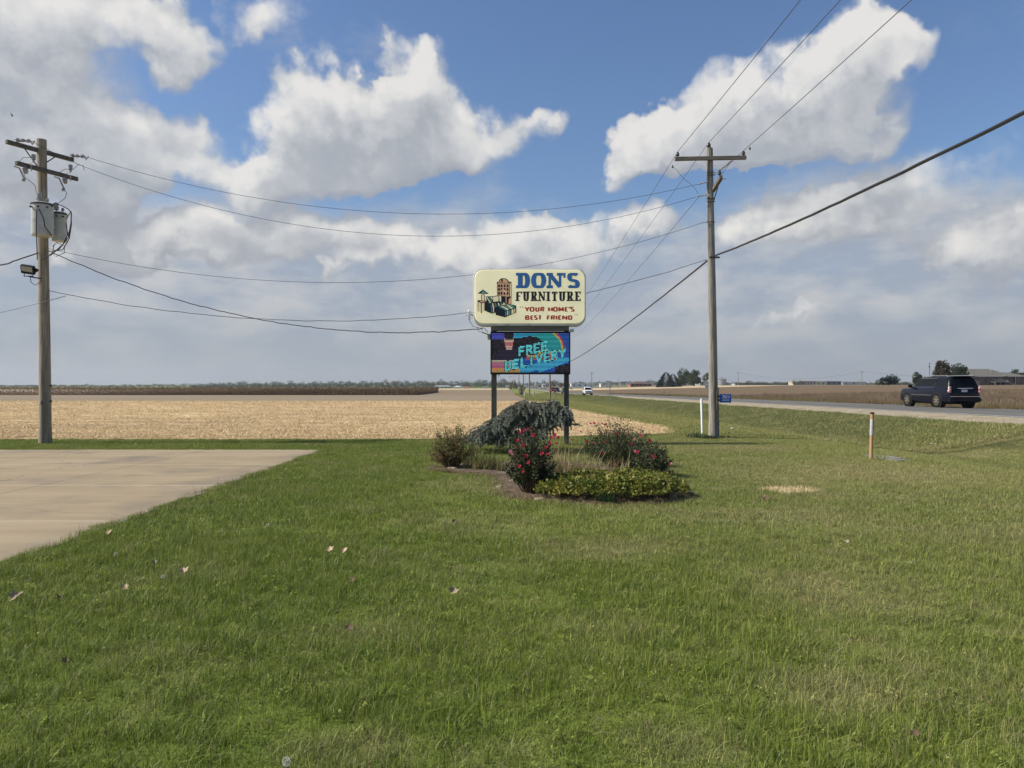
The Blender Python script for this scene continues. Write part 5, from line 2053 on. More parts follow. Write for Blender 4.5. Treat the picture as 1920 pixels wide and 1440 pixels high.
def make_car(name, label, cat, loc_, rz, c_mat, L_, Wd, Hh, belt, hood_y, ws_base, roof_f, roof_r, wr=.40, cab_r=None, wheels=None, detail=True):
    """local +y is forward. belt: z of window sill; hood_y: z of bonnet"""
    root = empty(name, loc_, rz)
    tag(root, label, cat)
    h2 = L_ / 2
    hw = Wd / 2
    cr_ = cab_r if cab_r is not None else -h2 + .12
    mb = MB()
    sill = .32 if wr > .38 else .24
    mb.loft([rr_ring(-h2 + .12, h2 - .14, hw - .10, sill, .18), rr_ring(-h2 + .02, h2 - .03, hw - .02, sill + .10, .26), rr_ring(-h2, h2, hw, (sill + hood_y) / 2 - .05, .32),
             rr_ring(-h2 + .04, h2 - .05, hw - .01, hood_y - .16, .34), rr_ring(-h2 + .07, h2 - .16, hw - .04, hood_y - .04, .36), rr_ring(-h2 + .09, h2 - .34, hw - .09, hood_y, .38)])
    if belt > hood_y:
        mb.loft([rr_ring(cr_ - .03, ws_base + .35, hw - .05, hood_y - .03, .2), rr_ring(cr_, ws_base, hw - .07, belt, .18)], False, True)
    ins = .17
    gw0, gw1 = hw - .07, hw - .07 - ins
    rings = [rr_ring(cr_, ws_base, gw0, belt, .16)]
    for t in (.5, .92):
        rings.append(rr_ring(cr_ + (roof_r - cr_) * t, ws_base + (roof_f - ws_base) * t, gw0 - ins * t, belt + (Hh - .06 - belt) * t, .16 + .06 * t))
    rings.append(rr_ring(roof_r + .06, roof_f - .08, gw1 - .05, Hh - .02, .24))
    rings.append(rr_ring(roof_r + .25, roof_f - .3, gw1 - .22, Hh, .2))
    mb.loft(rings)
    mb.build('body', c_mat, root, True)
    zt = Hh - .10

    def wx(z):
        return gw0 - ins * (z - belt) / (Hh - .06 - belt) * 1.0

    def fy(z):
        return ws_base + (roof_f - ws_base) * (z - belt) / (Hh - .06 - belt)

    def ry(z):
        return cr_ + (roof_r - cr_) * (z - belt) / (Hh - .06 - belt)
    zb_, z_t = belt + .04, zt - .04
    for s in (-1, 1):
        n_w = 3 if detail else 2
        ys_w = np.linspace(fy(zb_) - .30, ry(zb_) + .28, n_w + 1)
        for i in range(n_w):
            a, b = ys_w[i] - .04, ys_w[i + 1] + .04
            at_ = min(a, fy(z_t) - .14) if i == 0 else a
            bt = max(b, ry(z_t) + .14) if i == n_w - 1 else b
            mb = MB()
            mb.add([(s * (wx(zb_) + .006), a, zb_), (s * (wx(zb_) + .006), b, zb_), (s * (wx(z_t) + .006), bt, z_t), (s * (wx(z_t) + .006), at_, z_t)], [(0, 1, 2, 3)])
            mb.build('side_window', M_glass, root)
    w0, w1 = gw0 - .14, gw1 - .10
    mb = MB()
    mb.add([(-w0, fy(zb_) + .008, zb_), (w0, fy(zb_) + .008, zb_), (w1, fy(z_t) + .008, z_t), (-w1, fy(z_t) + .008, z_t)], [(0, 1, 2, 3)])
    mb.build('windscreen', M_glass, root)
    mb = MB()
    mb.add([(-w0, ry(zb_) - .008, zb_), (w0, ry(zb_) - .008, zb_), (w1, ry(z_t) - .008, z_t), (-w1, ry(z_t) - .008, z_t)], [(0, 1, 2, 3)])
    mb.build('rear_window', M_glass, root)
    wy = wheels or (L_ * .30, -L_ * .29)
    for y in wy:
        for s in (-1, 1):
            mb = MB()
            M = Matrix.Translation((s * (hw - .07), y, wr)) @ Matrix.Rotation(R(90 * s), 4, 'Y')
            mb.lathe([(wr + .075, -.2), (wr + .075, .066), (wr + .05, .078), (.01, .0785)], M, 26)
            mb.build('wheel_arch', M_black, root)
            wheel(root, s * (hw - .10), y, wr, .25, s)
    return root, dict(wx=wx, fy=fy, ry=ry, h2=h2, hw=hw, belt=belt)


def suv():
    Y0 = 45.1
    x = 26.35 - .01 * Y0
    px = (x / Y0) * F + 960
    M_p = pmat('dark_navy_car_paint', (.006, .008, .015), None, rough=.22, coat=0, spec=.22)
    root, d = make_car('suv', 'black full-size sport utility vehicle driving away on the highway', 'car', (x, Y0 + .3, zr(Y0) + .035), R(.6), M_p, 5.4, 1.98, 1.82, 1.19, 1.12, 1.30, .55, -2.42, .42,
                       cab_r=-2.62)
    h2, hw = d['h2'], d['hw']
    mb = MB()
    mb.box(-.45, .45, -2.70, -2.655, 1.115, 1.165, None, .01)
    mb.build('tailgate_handle', M_chrome, root)
    mb = MB()
    mb.box(-.20, .12, -2.70, -2.665, .93, 1.07)
    mb.build('license_plate', pmat('plate_white', (.55, .58, .60), (.30, .34, .42), 30, .5), root)
    for s in (-1, 1):
        mb = MB()
        mb.box(s * (hw - .12) - .075, s * (hw - .12) + .075, -2.70, -2.60, .88, 1.24, None, .03)
        mb.build('taillight', pmat('taillight_lens', (.45, .10, .09), (.70, .62, .60), 7, .15, lo=.45, hi=.6), root)
        mb = MB()
        mb.box(s * (hw + .04) - .13, s * (hw + .04) + .13, 1.15, 1.27, 1.16, 1.36, None, .04)
        mb.build('wing_mirror', M_black, root)
        mb = MB()
        mb.box(s * (hw + .004) - .008, s * (hw + .004) + .008, -1.0, 1.15, .72, .75)
        mb.build('side_trim', M_chrome, root)
        mb = MB()
        zz, zz2 = d['belt'] + .015, 1.72
        mb.tube([(s * (d['wx'](zz) + .012), d['fy'](zz) - .25, zz), (s * (d['wx'](zz) + .012), -1.15, zz), (s * (d['wx'](zz2) + .012), -1.32, zz2), (s * (d['wx'](zz2) + .012), d['fy'](zz2) - .2, zz2)], .016, 5)
        mb.build('window_trim', M_chrome, root)
        mb = MB()
        mb.tube([(s * .72, .25, 1.83), (s * .74, .1, 1.885), (s * .74, -2.1, 1.885), (s * .72, -2.3, 1.83)], .02, 6)
        mb.build('roof_rail', M_galv, root)
    mb = MB()
    mb.box(-.86, .86, -2.745, -2.70, .655, .69)
    mb.build('bumper_trim', M_chrome, root)
    mb = MB()
    mb.box(-.93, .93, -2.76, -2.5, .36, .60, None, .06)
    mb.build('rear_bumper', M_p, root)
    mb = MB()
    mb.box(-.62, .62, -2.62, -2.30, 1.80, 1.845, None, .015)
    mb.build('spoiler', M_p, root)
    mb = MB()
    mb.box(-.7, .7, -2.2, 2.2, .22, .34)
    mb.build('underbody', M_black, root)
    return root


suv()
M_wp = pmat('white_car_paint', (.68, .69, .70), None, rough=.25, coat=.5)


def oncoming(name, label, cat, px, pyb, Y, mat_, **k):
    """car facing the camera, wheels on the road at depth Y"""
    u = (px - 960) / F
    return make_car(name, label, cat, (u * Y, Y, zr(Y) + .03), R(180.6), mat_, **k)


def front_face(root, d, grille=True):
    h2, hw = d['h2'], d['hw']
    for s in (-1, 1):
        mb = MB()
        mb.box(s * (hw - .27) - .16, s * (hw - .27) + .16, h2 - .16, h2 + .005, .72, .86, None, .02)
        mb.build('headlight', M_chrome, root)
        mb = MB()
        mb.box(s * (hw + .03) - .1, s * (hw + .03) + .1, .75, .85, .98, 1.12, None, .03)
        mb.build('wing_mirror', M_black, root)
    mb = MB()
    mb.box(-.45, .45, h2 - .1, h2 + .012, .60, .80, None, .02)
    mb.box(-.7, .7, h2 - .1, h2 + .010, .30, .45, None, .02)
    mb.build('grille', M_black, root)


r_, d_ = oncoming('crossover_car', 'white car coming toward us on the highway', 'car', 1101.5, 739, 160, M_wp, L_=4.6, Wd=1.88, Hh=1.66, belt=1.0, hood_y=.98, ws_base=.95, roof_f=.2, roof_r=-1.8, wr=.35, detail=False)
front_face(r_, d_)
M_rp = pmat('dark_red_car_paint', (.22, .03, .03), None, rough=.25, coat=.5)
r_, d_ = oncoming('pickup_truck', 'dark red pickup truck coming along the highway behind the white car', 'car', 1036.5, 731, 275, M_rp, L_=5.6, Wd=2.0, Hh=1.85, belt=1.16, hood_y=1.12, ws_base=1.0, roof_f=.35, roof_r=-.9, wr=.40,
                  cab_r=-1.0, detail=False)
front_face(r_, d_)
r_, d_ = oncoming('sedan_car', 'dark car partly hidden by the right sign post', 'car', 1059, 736, 215, pmat('charcoal_car_paint', (.03, .03, .035), None, rough=.25, coat=.5), L_=4.7, Wd=1.85, Hh=1.5, belt=.92, hood_y=.9, ws_base=.95, roof_f=.2,
                  roof_r=-1.3, wr=.34, detail=False)
front_face(r_, d_)
r_, d_ = oncoming('suv', 'dark vehicle following close behind the red pickup', 'car', 1044, 730, 290, pmat('charcoal_car_paint', (.03, .03, .035)), L_=4.8, Wd=1.9, Hh=1.75, belt=1.05, hood_y=1.0, ws_base=.95, roof_f=.2, roof_r=-2.0, wr=.37, detail=False)
front_face(r_, d_)


def semi():
    Y0 = 520
    x = (1020 - 960) / F * Y0
    root = empty('semi_truck', (x, Y0, zr(Y0) + .03), R(180.6))
    tag(root, 'white semi truck with its trailer coming along the highway', 'truck')
    mb = MB()
    mb.box(-1.2, 1.2, -1.6, .6, 1.1, 3.7, None, .15)
    mb.box(-1.0, 1.0, .5, 2.6, 1.0, 2.1, None, .18)
    mb.box(-1.22, 1.22, 2.2, 2.7, .4, .95, None, .06)
    mb.build('cab', M_wp, root)
    mb = MB()
    mb.box(-1.3, 1.3, -14.5, -2.0, 1.2, 4.0, None, .03)
    mb.build('trailer', pmat('trailer_dark', (.08, .09, .12), (.14, .14, .16), 1, .5), root)
    mb = MB()
    mb.box(-.95, .95, .58, .62, 2.25, 3.05)
    mb.build('windscreen', M_glass, root)
    mb = MB()
    mb.box(-.55, .55, 2.58, 2.66, 1.05, 1.95)
    mb.build('grille', M_iron, root)
    for s in (-1, 1):
        mb = MB()
        mb.box(s * .85 - .12, s * .85 + .12, 2.55, 2.65, 1.05, 1.35)
        mb.build('headlight', M_chrome, root)
        mb = MB()
        mb.box(s * 1.42 - .12, s * 1.42 + .12, .3, .4, 2.0, 2.8)
        mb.build('wing_mirror', M_wp, root)
        mb = MB()
        mb.tube([(s * 1.15, -1.7, 1.2), (s * 1.15, -1.7, 4.1)], .08, 8)
        mb.build('exhaust_stack', M_chrome, root)
        for y in (1.7, -1.2, -2.6, -12.5, -13.8):
            wheel(root, s * 1.05, y, .5, .32, s)


semi()

# ------------------------------------------------------------------ far buildings
M_brick = pmat('dull_brown_brick', (.13, .095, .085), (.20, .15, .13), 3, .9, .2, (1, 1, 3))
M_roof = pmat('weathered_roof_shingle', (.105, .10, .085), (.155, .145, .12), 1.5, .9, .2)
M_trim = pmat('pale_house_trim', (.55, .54, .51), (.46, .45, .42), 2, .6)
M_win = pmat('house_window_glass', (.03, .035, .045), (.05, .055, .07), 1, .15)
M_deck = pmat('grey_deck_wood', (.20, .195, .18), (.28, .27, .25), 3, .85)


def house():
    Y = 325.0
    base = P(1866, 722, Y)
    base.z = g(base.x, Y) - .3
    root = empty('brick_house', base)
    tag(root, 'long brown brick ranch house with hip roof and raised deck at the right edge', 'house')

    def q(px, py, dy=0.0):
        return P(px, py, Y) - base + Vector((0, dy, 0))
    mb = MB()
    a, b = q(1811, 722), q(1903, 705.5)
    mb.box(a.x, b.x, 0, 12, -.5, b.z)
    c_, d_2 = q(1903, 722), q(1917, 705.5)
    mb.box(c_.x, d_2.x, -1.2, 12, -.5, d_2.z)
    mb.build('wall', M_brick, root)
    rf = MB()
    ev = q(0, 705.2).z
    x0_, x1_ = q(1809, 0).x, q(1892, 0).x
    rz_ = q(0, 691.3).z
    e = MB()
    v = [(x0_, -.8, ev), (x1_ + 2.5, -.8, ev), (x1_ + 2.5, 12.8, ev), (x0_, 12.8, ev), (q(1815.5, 0).x, 5.8, rz_), (q(1871, 0).x, 5.8, rz_)]
    rf.add(v, [(0, 1, 5, 4), (1, 2, 5), (2, 3, 4, 5), (3, 0, 4), (3, 2, 1, 0)])
    x2, x3 = q(1880, 0).x, q(1919, 0).x
    v = [(x2, -2, ev + .03), (x3, -2, ev + .03), (x3, 12.9, ev + .03), (x2, 12.9, ev + .03), (q(1888, 0).x, 5.5, q(0, 697.8).z), (q(1905, 0).x, 5.5, q(0, 697.8).z)]
    rf.add(v, [(0, 1, 5, 4), (1, 2, 5), (2, 3, 4, 5), (3, 0, 4), (3, 2, 1, 0)])
    ro = rf.build('roof', M_roof, root)
    mb = MB()
    for px, top in ((1863.6, 688.5), (1882.3, 696)):
        t = q(px, top)
        mb.tube([(t.x, 2.5, t.z - 1.6), (t.x, 2.5, t.z)], .09, 8)
    mb.build('vent_pipe', M_trim, ro)
    mb = MB()
    mb.box(x0_, q(1901, 0).x, -.9, -.78, ev - .28, ev - .003)
    mb.box(x2 + 1, x3, -2.1, -1.98, ev - .28, ev + .02)
    for px in (1900.3, 1916.5):
        t = q(px, 0)
        mb.box(t.x - .12, t.x + .12, -1.45, -1.25, -.3, ev)
    mb.build('gutter', M_trim, root)
    for px, w, y0p, y1p in ((1840.8, 3.4, 706.6, 711.3), (1863, 4.2, 706.6, 711), (1873.6, 2.6, 707.3, 712), (1877.6, 2.4, 707.3, 712), (1897.2, 2.6, 706.8, 712), (1903.5, 5, 706.6, 711.6)):
        a, b = q(px - w / 2, y1p), q(px + w / 2, y0p)
        f = MB()
        yy = -1.23 if px > 1903 else -.03
        f.box(a.x - .08, b.x + .08, yy - .04, yy + .02, a.z - .08, b.z + .08)
        fo = f.build('window', M_trim, root)
        f = MB()
        m_ = (a.x + b.x) / 2
        f.box(a.x, m_ - .04, yy - .06, yy - .045, a.z, b.z)
        f.box(m_ + .04, b.x, yy - .06, yy - .045, a.z, b.z)
        f.build('pane', M_win, fo)
    a, b = q(1847.8, 717), q(1850, 708)
    mb = MB()
    mb.box(a.x, b.x, -.06, .02, a.z, b.z)
    mb.build('door', M_win, root)
    # deck with railing, posts and stairs
    mb = MB()
    a, b = q(1856, 716.8), q(1884, 716.2)
    mb.box(a.x, b.x, -3.5, -.02, a.z, b.z)
    r0, r1 = q(1856, 716), q(1881, 712.6)
    mb.box(r0.x, r1.x, -3.5, -3.44, r1.z - .06, r1.z + .04)
    x = r0.x
    while x < r1.x:
        mb.box(x, x + .08, -3.49, -3.45, r0.z, r1.z)
        x += .17
    for px in (1857, 1867, 1877):
        t = q(px, 0)
        mb.box(t.x - .1, t.x + .1, -3.4, -3.2, -.5, a.z)
    s0, s1 = q(1880.5, 713.5), q(1896, 721.8)
    for dz_ in (0, -.55):
        mb.add([(s0.x, -3.4, s0.z + dz_), (s1.x, -3.4, s1.z + dz_ + .2), (s1.x, -3.4, s1.z + dz_), (s0.x, -3.4, s0.z + dz_ - .3)] +
               [(s0.x, -2.2, s0.z + dz_), (s1.x, -2.2, s1.z + dz_ + .2), (s1.x, -2.2, s1.z + dz_), (s0.x, -2.2, s0.z + dz_ - .3)],
               [(0, 1, 2, 3), (4, 7, 6, 5), (0, 4, 5, 1), (3, 2, 6, 7), (0, 3, 7, 4), (1, 5, 6, 2)])
    mb.build('deck', M_deck, root)
    mb = MB()
    a, b = q(1858, 721.5), q(1884, 716.9)
    mb.box(a.x, b.x, -.2, -.04, a.z - .5, b.z)
    mb.build('under_deck_panel', M_win, root)


house()
Ys = 300
b = P(1831.5, 722, Ys)
b.z = g(b.x, Ys)
sh = empty('garden_shed', b)
tag(sh, 'small beige shed in front of the left end of the brick house', 'shed')
w2 = 5.5 / F * Ys
mb = MB()
mb.box(-w2, w2, 0, 2.4, -.2, H - (714.6 - 720) / F * Ys - b.z)
mb.build('wall', pmat('beige_siding', (.27, .245, .20), (.32, .29, .235), 2, .85), sh)
mb = MB()
zt = H - (714.6 - 720) / F * Ys - b.z
mb.add([(-w2 - .1, -.1, zt), (w2 + .1, -.1, zt), (w2 + .1, 2.5, zt), (-w2 - .1, 2.5, zt), (-w2 - .1, 1.2, zt + .22), (w2 + .1, 1.2, zt + .22)], [(0, 1, 5, 4), (2, 3, 4, 5), (0, 4, 3), (1, 2, 5), (3, 2, 1, 0)])
mb.build('roof', pmat('beige_roof', (.24, .22, .18), (.28, .25, .2), 2, .85), sh)

# street light standard
Yl = 250.0
b = P(1743, 722, Yl)
b.z = g(b.x, Yl)
sl = empty('street_light', b)
tag(sl, 'tall grey street light pole rising behind the black vehicle', 'street light')
ht = H - (681 - 720) / F * Yl - b.z
mb = MB()
mb.tube([(0, 0, -.2), (0, 0, ht)], [.11, .08], 8)
mb.build('pole', M_iron, sl, True)
mb = MB()
mb.box(-.28, .12, -.2, .2, ht - 1.3, ht - .9, None, .05)
mb.box(-.14, .14, -.14, .14, ht - .3, ht + .1, None, .04)
mb.build('lamp_head', M_iron, sl)


def far_pole(px, ytop, Y, label, cross=True, r=.16, mat_=None, h_cross=.93, width=2.6, group=None, rot=0.0, name='utility_pole', px_arm=None):
    x = (px - 960) / F * Y
    z = g(x, Y)
    root = empty(name, (x, Y, z), rot)
    tag(root, label, 'utility pole', group)
    h = H - (ytop - 720) / F * Y - z
    mb = MB()
    mb.tube([(0, 0, -.2), (0, 0, h)], [r, r * .7], 8)
    mb.build('pole', mat_ or M_far_pole, root, True)
    if cross:
        mb = MB()
        mb.box(-width / 2, width / 2, -.09, .09, h * h_cross - .08, h * h_cross + .08)
        mb.build('crossarm', mat_ or M_far_pole, root)
        mb = MB()
        for xx in (-width / 2 + .12, 0, width / 2 - .12):
            z_ = h if xx == 0 else h * h_cross + .08
            insul(mb, Matrix.Translation((xx, 0, z_)), 1.4, 6)
        mb.build('pin_insulator', M_porc, root)
    return root


M_far_pole = pmat('far_pole_wood', (.16, .14, .12), (.24, .21, .18), 3, .9)
far_pole(1031, 640, 128, 'brown utility pole down the road showing between the sign posts, nearest the right post')
far_pole(992.5, 655, 165, 'dark utility pole above the white marker tube between the sign posts', r=.17)
far_pole(981.5, 660, 190, 'dark utility pole just left of the one above the white marker tube', r=.14)
far_pole(973, 690, 330, 'farther thin utility pole right of the ochre tree')
far_pole(956.5, 704, 560, 'faint distant utility pole left of the ochre tree')
far_pole(1109.5, 697.5, 420, 'distant utility pole with short crossarm above the white car', r=.2)
far_pole(1159, 709, 520, 'thin distant pole right of the square sign seen from behind', cross=False, r=.2)
far_pole(1384, 697.5, 520, 'distant utility pole between the house number plate and the radio mast', r=.22)
far_pole(1616, 695.5, 470, 'distant utility pole left of the dark evergreen clump', r=.22)
far_pole(1631, 714.5, 700, 'short distant pole just left of the dark evergreen clump', cross=False, r=.35)
for (a, b, ya, yb, lb) in ((1384, 1616, 698.5, 696.5, 'faint far wire between the two distant poles on the right'), (1616, 2000, 696.5, 690, 'faint far wire running right from the pole by the evergreens')):
    wire('power_line', P(a, ya, 520 if a == 1384 else 470), P(b, yb, 470), 4.5, .05, M_bare, lb, n=20)
# radio mast
Ym = 2400
mb = MB()
x = (1462 - 960) / F * Ym
zb_ = g(x, Ym)
ht = H - (676 - 720) / F * Ym - zb_
rt = empty('radio_mast', (x, Ym, zb_))
tag(rt, 'very tall faint lattice radio mast on the horizon', 'mast')
for k, (m_, off) in enumerate(((pmat('mast_white', (.62, .62, .62), None, rough=.7), 0), (pmat('mast_orange', (.42, .30, .27), None, rough=.7), 1))):
    mb = MB()
    for s in range(off, 9, 2):
        z0_, z1_ = ht * s / 9, ht * (s + 1) / 9
        for a in range(3):
            c_, s_ = math.cos(a * 2.094), math.sin(a * 2.094)
            mb.tube([(c_ * .7, s_ * .7, z0_), (c_ * .7, s_ * .7, z1_)], .22, 4)
        kk = 5
        for i in range(kk):
            zz = z0_ + (z1_ - z0_) * i / kk
            for a in range(3):
                c_, s_ = math.cos(a * 2.094) * .7, math.sin(a * 2.094) * .7
                c2_, s2_ = math.cos((a + 1) * 2.094) * .7, math.sin((a + 1) * 2.094) * .7
                mb.tube([(c_, s_, zz), (c2_, s2_, zz + (z1_ - z0_) / kk)], .12, 4)
    mb.build('lattice_section', m_, rt)

# grain bin
Yb = 600
x = (1353.5 - 960) / F * Yb
zb_ = g(x, Yb)
gb = empty('grain_bin', (x, Yb, zb_))
tag(gb, 'round corrugated steel grain bin with a cone roof right of the pole', 'grain bin')
s = Yb / F
r = 8.2 * s
he, hp = H - (711 - 720) * s - zb_, H - (706 - 720) * s - zb_
M_bin = pmat('corrugated_steel', (.30, .33, .36), (.38, .41, .44), .5, .4, 0, metal=.5)
mb = MB()
prl = []
k = 26
for i in range(k + 1):
    prl.append((r + (.06 if i % 2 else 0), he * i / k))
mb.lathe(prl, None, 36, False)
mb.build('wall', M_bin, gb, True)
mb = MB()
mb.lathe([(r + .25, he - .1), (r * .5, he + (hp - he) * .55), (.5, hp - .2), (.5, hp), (.05, hp + .1)], None, 36)
for i in range(18):
    a = i * math.pi / 9
    mb.tube([(math.cos(a) * (r + .2), math.sin(a) * (r + .2), he), (math.cos(a) * .5, math.sin(a) * .5, hp - .15)], .06, 4)
mb.build('roof', M_galv, gb)


def block(name, label, cat, px0, px1, ytop, Y, wall, roofm=None, roof='flat', ridge=None, depth=14, dz=-.3, wins=0, base=None, winw=.4):
    xa, xb__ = (px0 - 960) / F * Y, (px1 - 960) / F * Y
    xc = (xa + xb__) / 2
    z = g(xc, Y)
    root = empty(name, (xc, Y, z))
    tag(root, label, cat)
    w = (xb__ - xa) / 2
    ht_ = H - (ytop - 720) / F * Y - z
    mb = MB()
    mb.box(-w, w, 0, depth, dz, ht_)
    mb.build('wall', wall, root)
    if roof == 'flat':
        mb = MB()
        mb.box(-w - .3, w + .3, -.3, depth + .3, ht_ + .002, ht_ + .5)
        mb.build('roof', roofm or wall, root)
    else:
        hr = H - (ridge - 720) / F * Y - z
        ix = depth * .4 if roof == 'hip' else 0
        mb = MB()
        o = .8
        mb.add([(-w - o, -o, ht_), (w + o, -o, ht_), (w + o, depth + o, ht_), (-w - o, depth + o, ht_), (-w - o + ix, depth / 2, hr), (w + o - ix, depth / 2, hr)],
               [(0, 1, 5, 4), (1, 2, 5), (2, 3, 4, 5), (3, 0, 4), (3, 2, 1, 0)])
        mb.build('roof', roofm, root)
    for i in range(wins):
        xx = -w + 2 * w * (i + .5) / wins
        f = MB()
        ww = 2 * w / wins * winw / 2
        f.box(xx - ww, xx + ww, -.06, .02, ht_ * .25, ht_ * .78)
        f.build('window', M_win, root)
    return root


M_wht = pmat('white_siding', (.70, .71, .70), (.62, .63, .62), .3, .6)
M_tanb = pmat('tan_stucco', (.42, .36, .27), (.50, .43, .33), .4, .8)
M_redb = pmat('red_brick', (.28, .11, .08), (.36, .16, .12), .5, .85)
M_brr = pmat('brown_roof', (.095, .065, .055), (.13, .09, .075), .4, .85)
M_shed = pmat('pale_metal_siding', (.36, .38, .40), (.44, .45, .47), .5, .5)
block('shop_building', 'low building with a long brown hip roof right of the square sign back', 'building', 1182, 1222, 719.4, 650, M_redb, M_brr, 'hip', 714.8, 16, wins=5)
block('warehouse', 'long bright white building behind the white car', 'building', 1071, 1114, 719.6, 760, M_wht, wins=4, winw=.2)
block('warehouse', 'narrow white building right of the long white one', 'building', 1126.5, 1131, 720, 740, M_wht, wins=1, winw=.3)
block('machine_shed', 'pale metal farm shed just left of the utility pole', 'building', 1312, 1330, 715.5, 600, M_shed, M_shed, 'gable', 712.5, 20, wins=2, winw=.3)
block('shop_building', 'cream shop at the left of the row of stores on the horizon', 'building', 1487, 1500, 716, 800, M_tanb, wins=2)
block('shop_building', 'pinkish store with a taller front in the middle of the row', 'building', 1500, 1530, 715, 800, pmat('pink_stucco', (.48, .36, .31), (.56, .46, .40), .25, .8), wins=5)
block('shop_building', 'yellowish store at the right of the row', 'building', 1530, 1549, 715.6, 800, pmat('yellow_stucco', (.56, .49, .32), (.62, .55, .38), .25, .8), wins=2, winw=.2)
block('warehouse', 'dark grey flat building between the stores and the long pale one', 'building', 1549.5, 1578, 715.6, 820, pmat('dark_grey_siding', (.14, .15, .16), (.2, .2, .21), .3, .7), wins=3)
block('warehouse', 'long pale low warehouse right of the dark grey one', 'building', 1579, 1624, 716.4, 840, pmat('pale_siding', (.50, .49, .44), (.58, .56, .50), .2, .7), wins=3, winw=.15)
block('farm_house', 'small grey house right of the grain bin', 'house', 1378, 1392, 718.2, 760, M_shed, M_brr, 'hip', 716, 12, wins=3)
block('farm_house', 'grey roofed red brick house in front of the woods left of the sign', 'house', 849, 866, 726.3, 900, pmat('pale_red_brick', (.40, .24, .19), (.55, .42, .36), .3, .85), M_shed, 'hip', 723, 12, wins=4)
block('farm_house', 'low red roofed shed right of the red brick house', 'shed', 870, 880, 726.6, 880, M_redb, pmat('red_roof', (.38, .11, .09), (.5, .2, .16), .4, .7), 'gable', 725.3, 8, wins=2)
block('farm_house', 'low grey green roofed house behind the end of the corn', 'house', 812, 846, 725.2, 950, M_shed, pmat('grey_green_roof', (.17, .20, .19), (.22, .25, .23), .3, .8), 'hip', 722.2, 14, wins=5)
block('box_trailer', 'white box trailer left of the left sign post', 'trailer', 904, 915, 725.5, 850, M_wht, depth=3, wins=0)
block('warehouse', 'white building between the sign posts left of the truck', 'building', 984, 988.5, 722.3, 900, M_wht, wins=1)
block('warehouse', 'long low white building between the sign posts', 'building', 984, 1009, 724.6, 860, M_wht, wins=4, winw=.25)
block('pumping_shed', 'tiny white hut by the ochre tree', 'shed', 948, 953, 723.5, 800, M_wht, wins=1)

# water tower
Yw = 1900
x = (934.5 - 960) / F * Yw
zb_ = g(x, Yw)
wt = empty('water_tower', (x, Yw, zb_))
tag(wt, 'pale blue water tower right of the left sign post', 'water tower')
sw_ = Yw / F
zc_ = H - (699 - 720) * sw_ - zb_
M_wt = pmat('pale_blue_paint', (.42, .55, .60), (.5, .62, .66), .2, .5)
mb = MB()
rt_ = 5.2 * sw_
mb.lathe([(rt_ * .2, zc_ - 6.5), (rt_ * .6, zc_ - 5.2), (rt_ * .95, zc_ - 2.5), (rt_, 0 + zc_), (rt_ * .9, zc_ + 3), (rt_ * .5, zc_ + 5.2), (.3, zc_ + 6)], None, 24)
mb.build('tank', M_wt, wt, True)
mb = MB()
mb.lathe([(1.9, -1), (1.5, 3), (1.3, zc_ - 9), (2.2, zc_ - 6)], None, 14)
mb.build('stem', M_wt, wt, True)
for i in range(4):
    a = i * math.pi / 2 + .5
    mb = MB()
    mb.tube([(math.cos(a) * rt_ * 1.05, math.sin(a) * rt_ * 1.05, 0), (math.cos(a) * rt_ * .85, math.sin(a) * rt_ * .85, zc_ - 3)], .45, 6)
    mb.build('leg', M_wt, wt, True)
# faint lattice tower
Yt = 1500
x = (964 - 960) / F * Yt
zb_ = g(x, Yt)
tw = empty('lattice_tower', (x, Yt, zb_))
tag(tw, 'faint pinkish lattice tower above the ochre tree', 'tower')
ht = H - (690 - 720) / F * Yt - zb_
mb = MB()
for (a, b) in ((-3.6, -3.6), (3.6, -3.6), (3.6, 3.6), (-3.6, 3.6)):
    mb.tube([(a, b, 0), (a * .8, b * .8, ht)], .22, 4)
for i in range(9):
    z0_, z1_ = ht * i / 9, ht * (i + 1) / 9
    for sgn in (-1, 1):
        mb.tube([(-3.4 * sgn, -3.4, z0_), (3.4 * sgn, -3.4, z1_)], .12, 4)
mb.build('frame', pmat('pink_mast_steel', (.45, .34, .32), None, rough=.7), tw)

# ------------------------------------------------------------------ roadside signs and posts
q0 = onG(1143.5, 751.5)
sb = empty('road_sign', q0)
tag(sb, 'square grey road sign seen from behind on a post beyond the ditch', 'road sign')
s = q0.y / F
zt = H - (714 - 720) * s - q0.z
zb_ = H - (727 - 720) * s - q0.z
mb = MB()
mb.box(-.075, .075, -.03, .03, -.2, zt - .1)
mb.build('post', pmat('weathered_post', (.38, .36, .31), (.46, .44, .38), 5, .8), sb)
dxs = (1141 - 1143.5) * s
mb = MB()
mb.box(dxs - 5 * s, dxs + 5 * s, .031, .036, zb_, zt, None)
mb.build('sign_plate', pmat('bare_aluminium', (.42, .43, .43), (.50, .51, .50), 3, .6), sb)
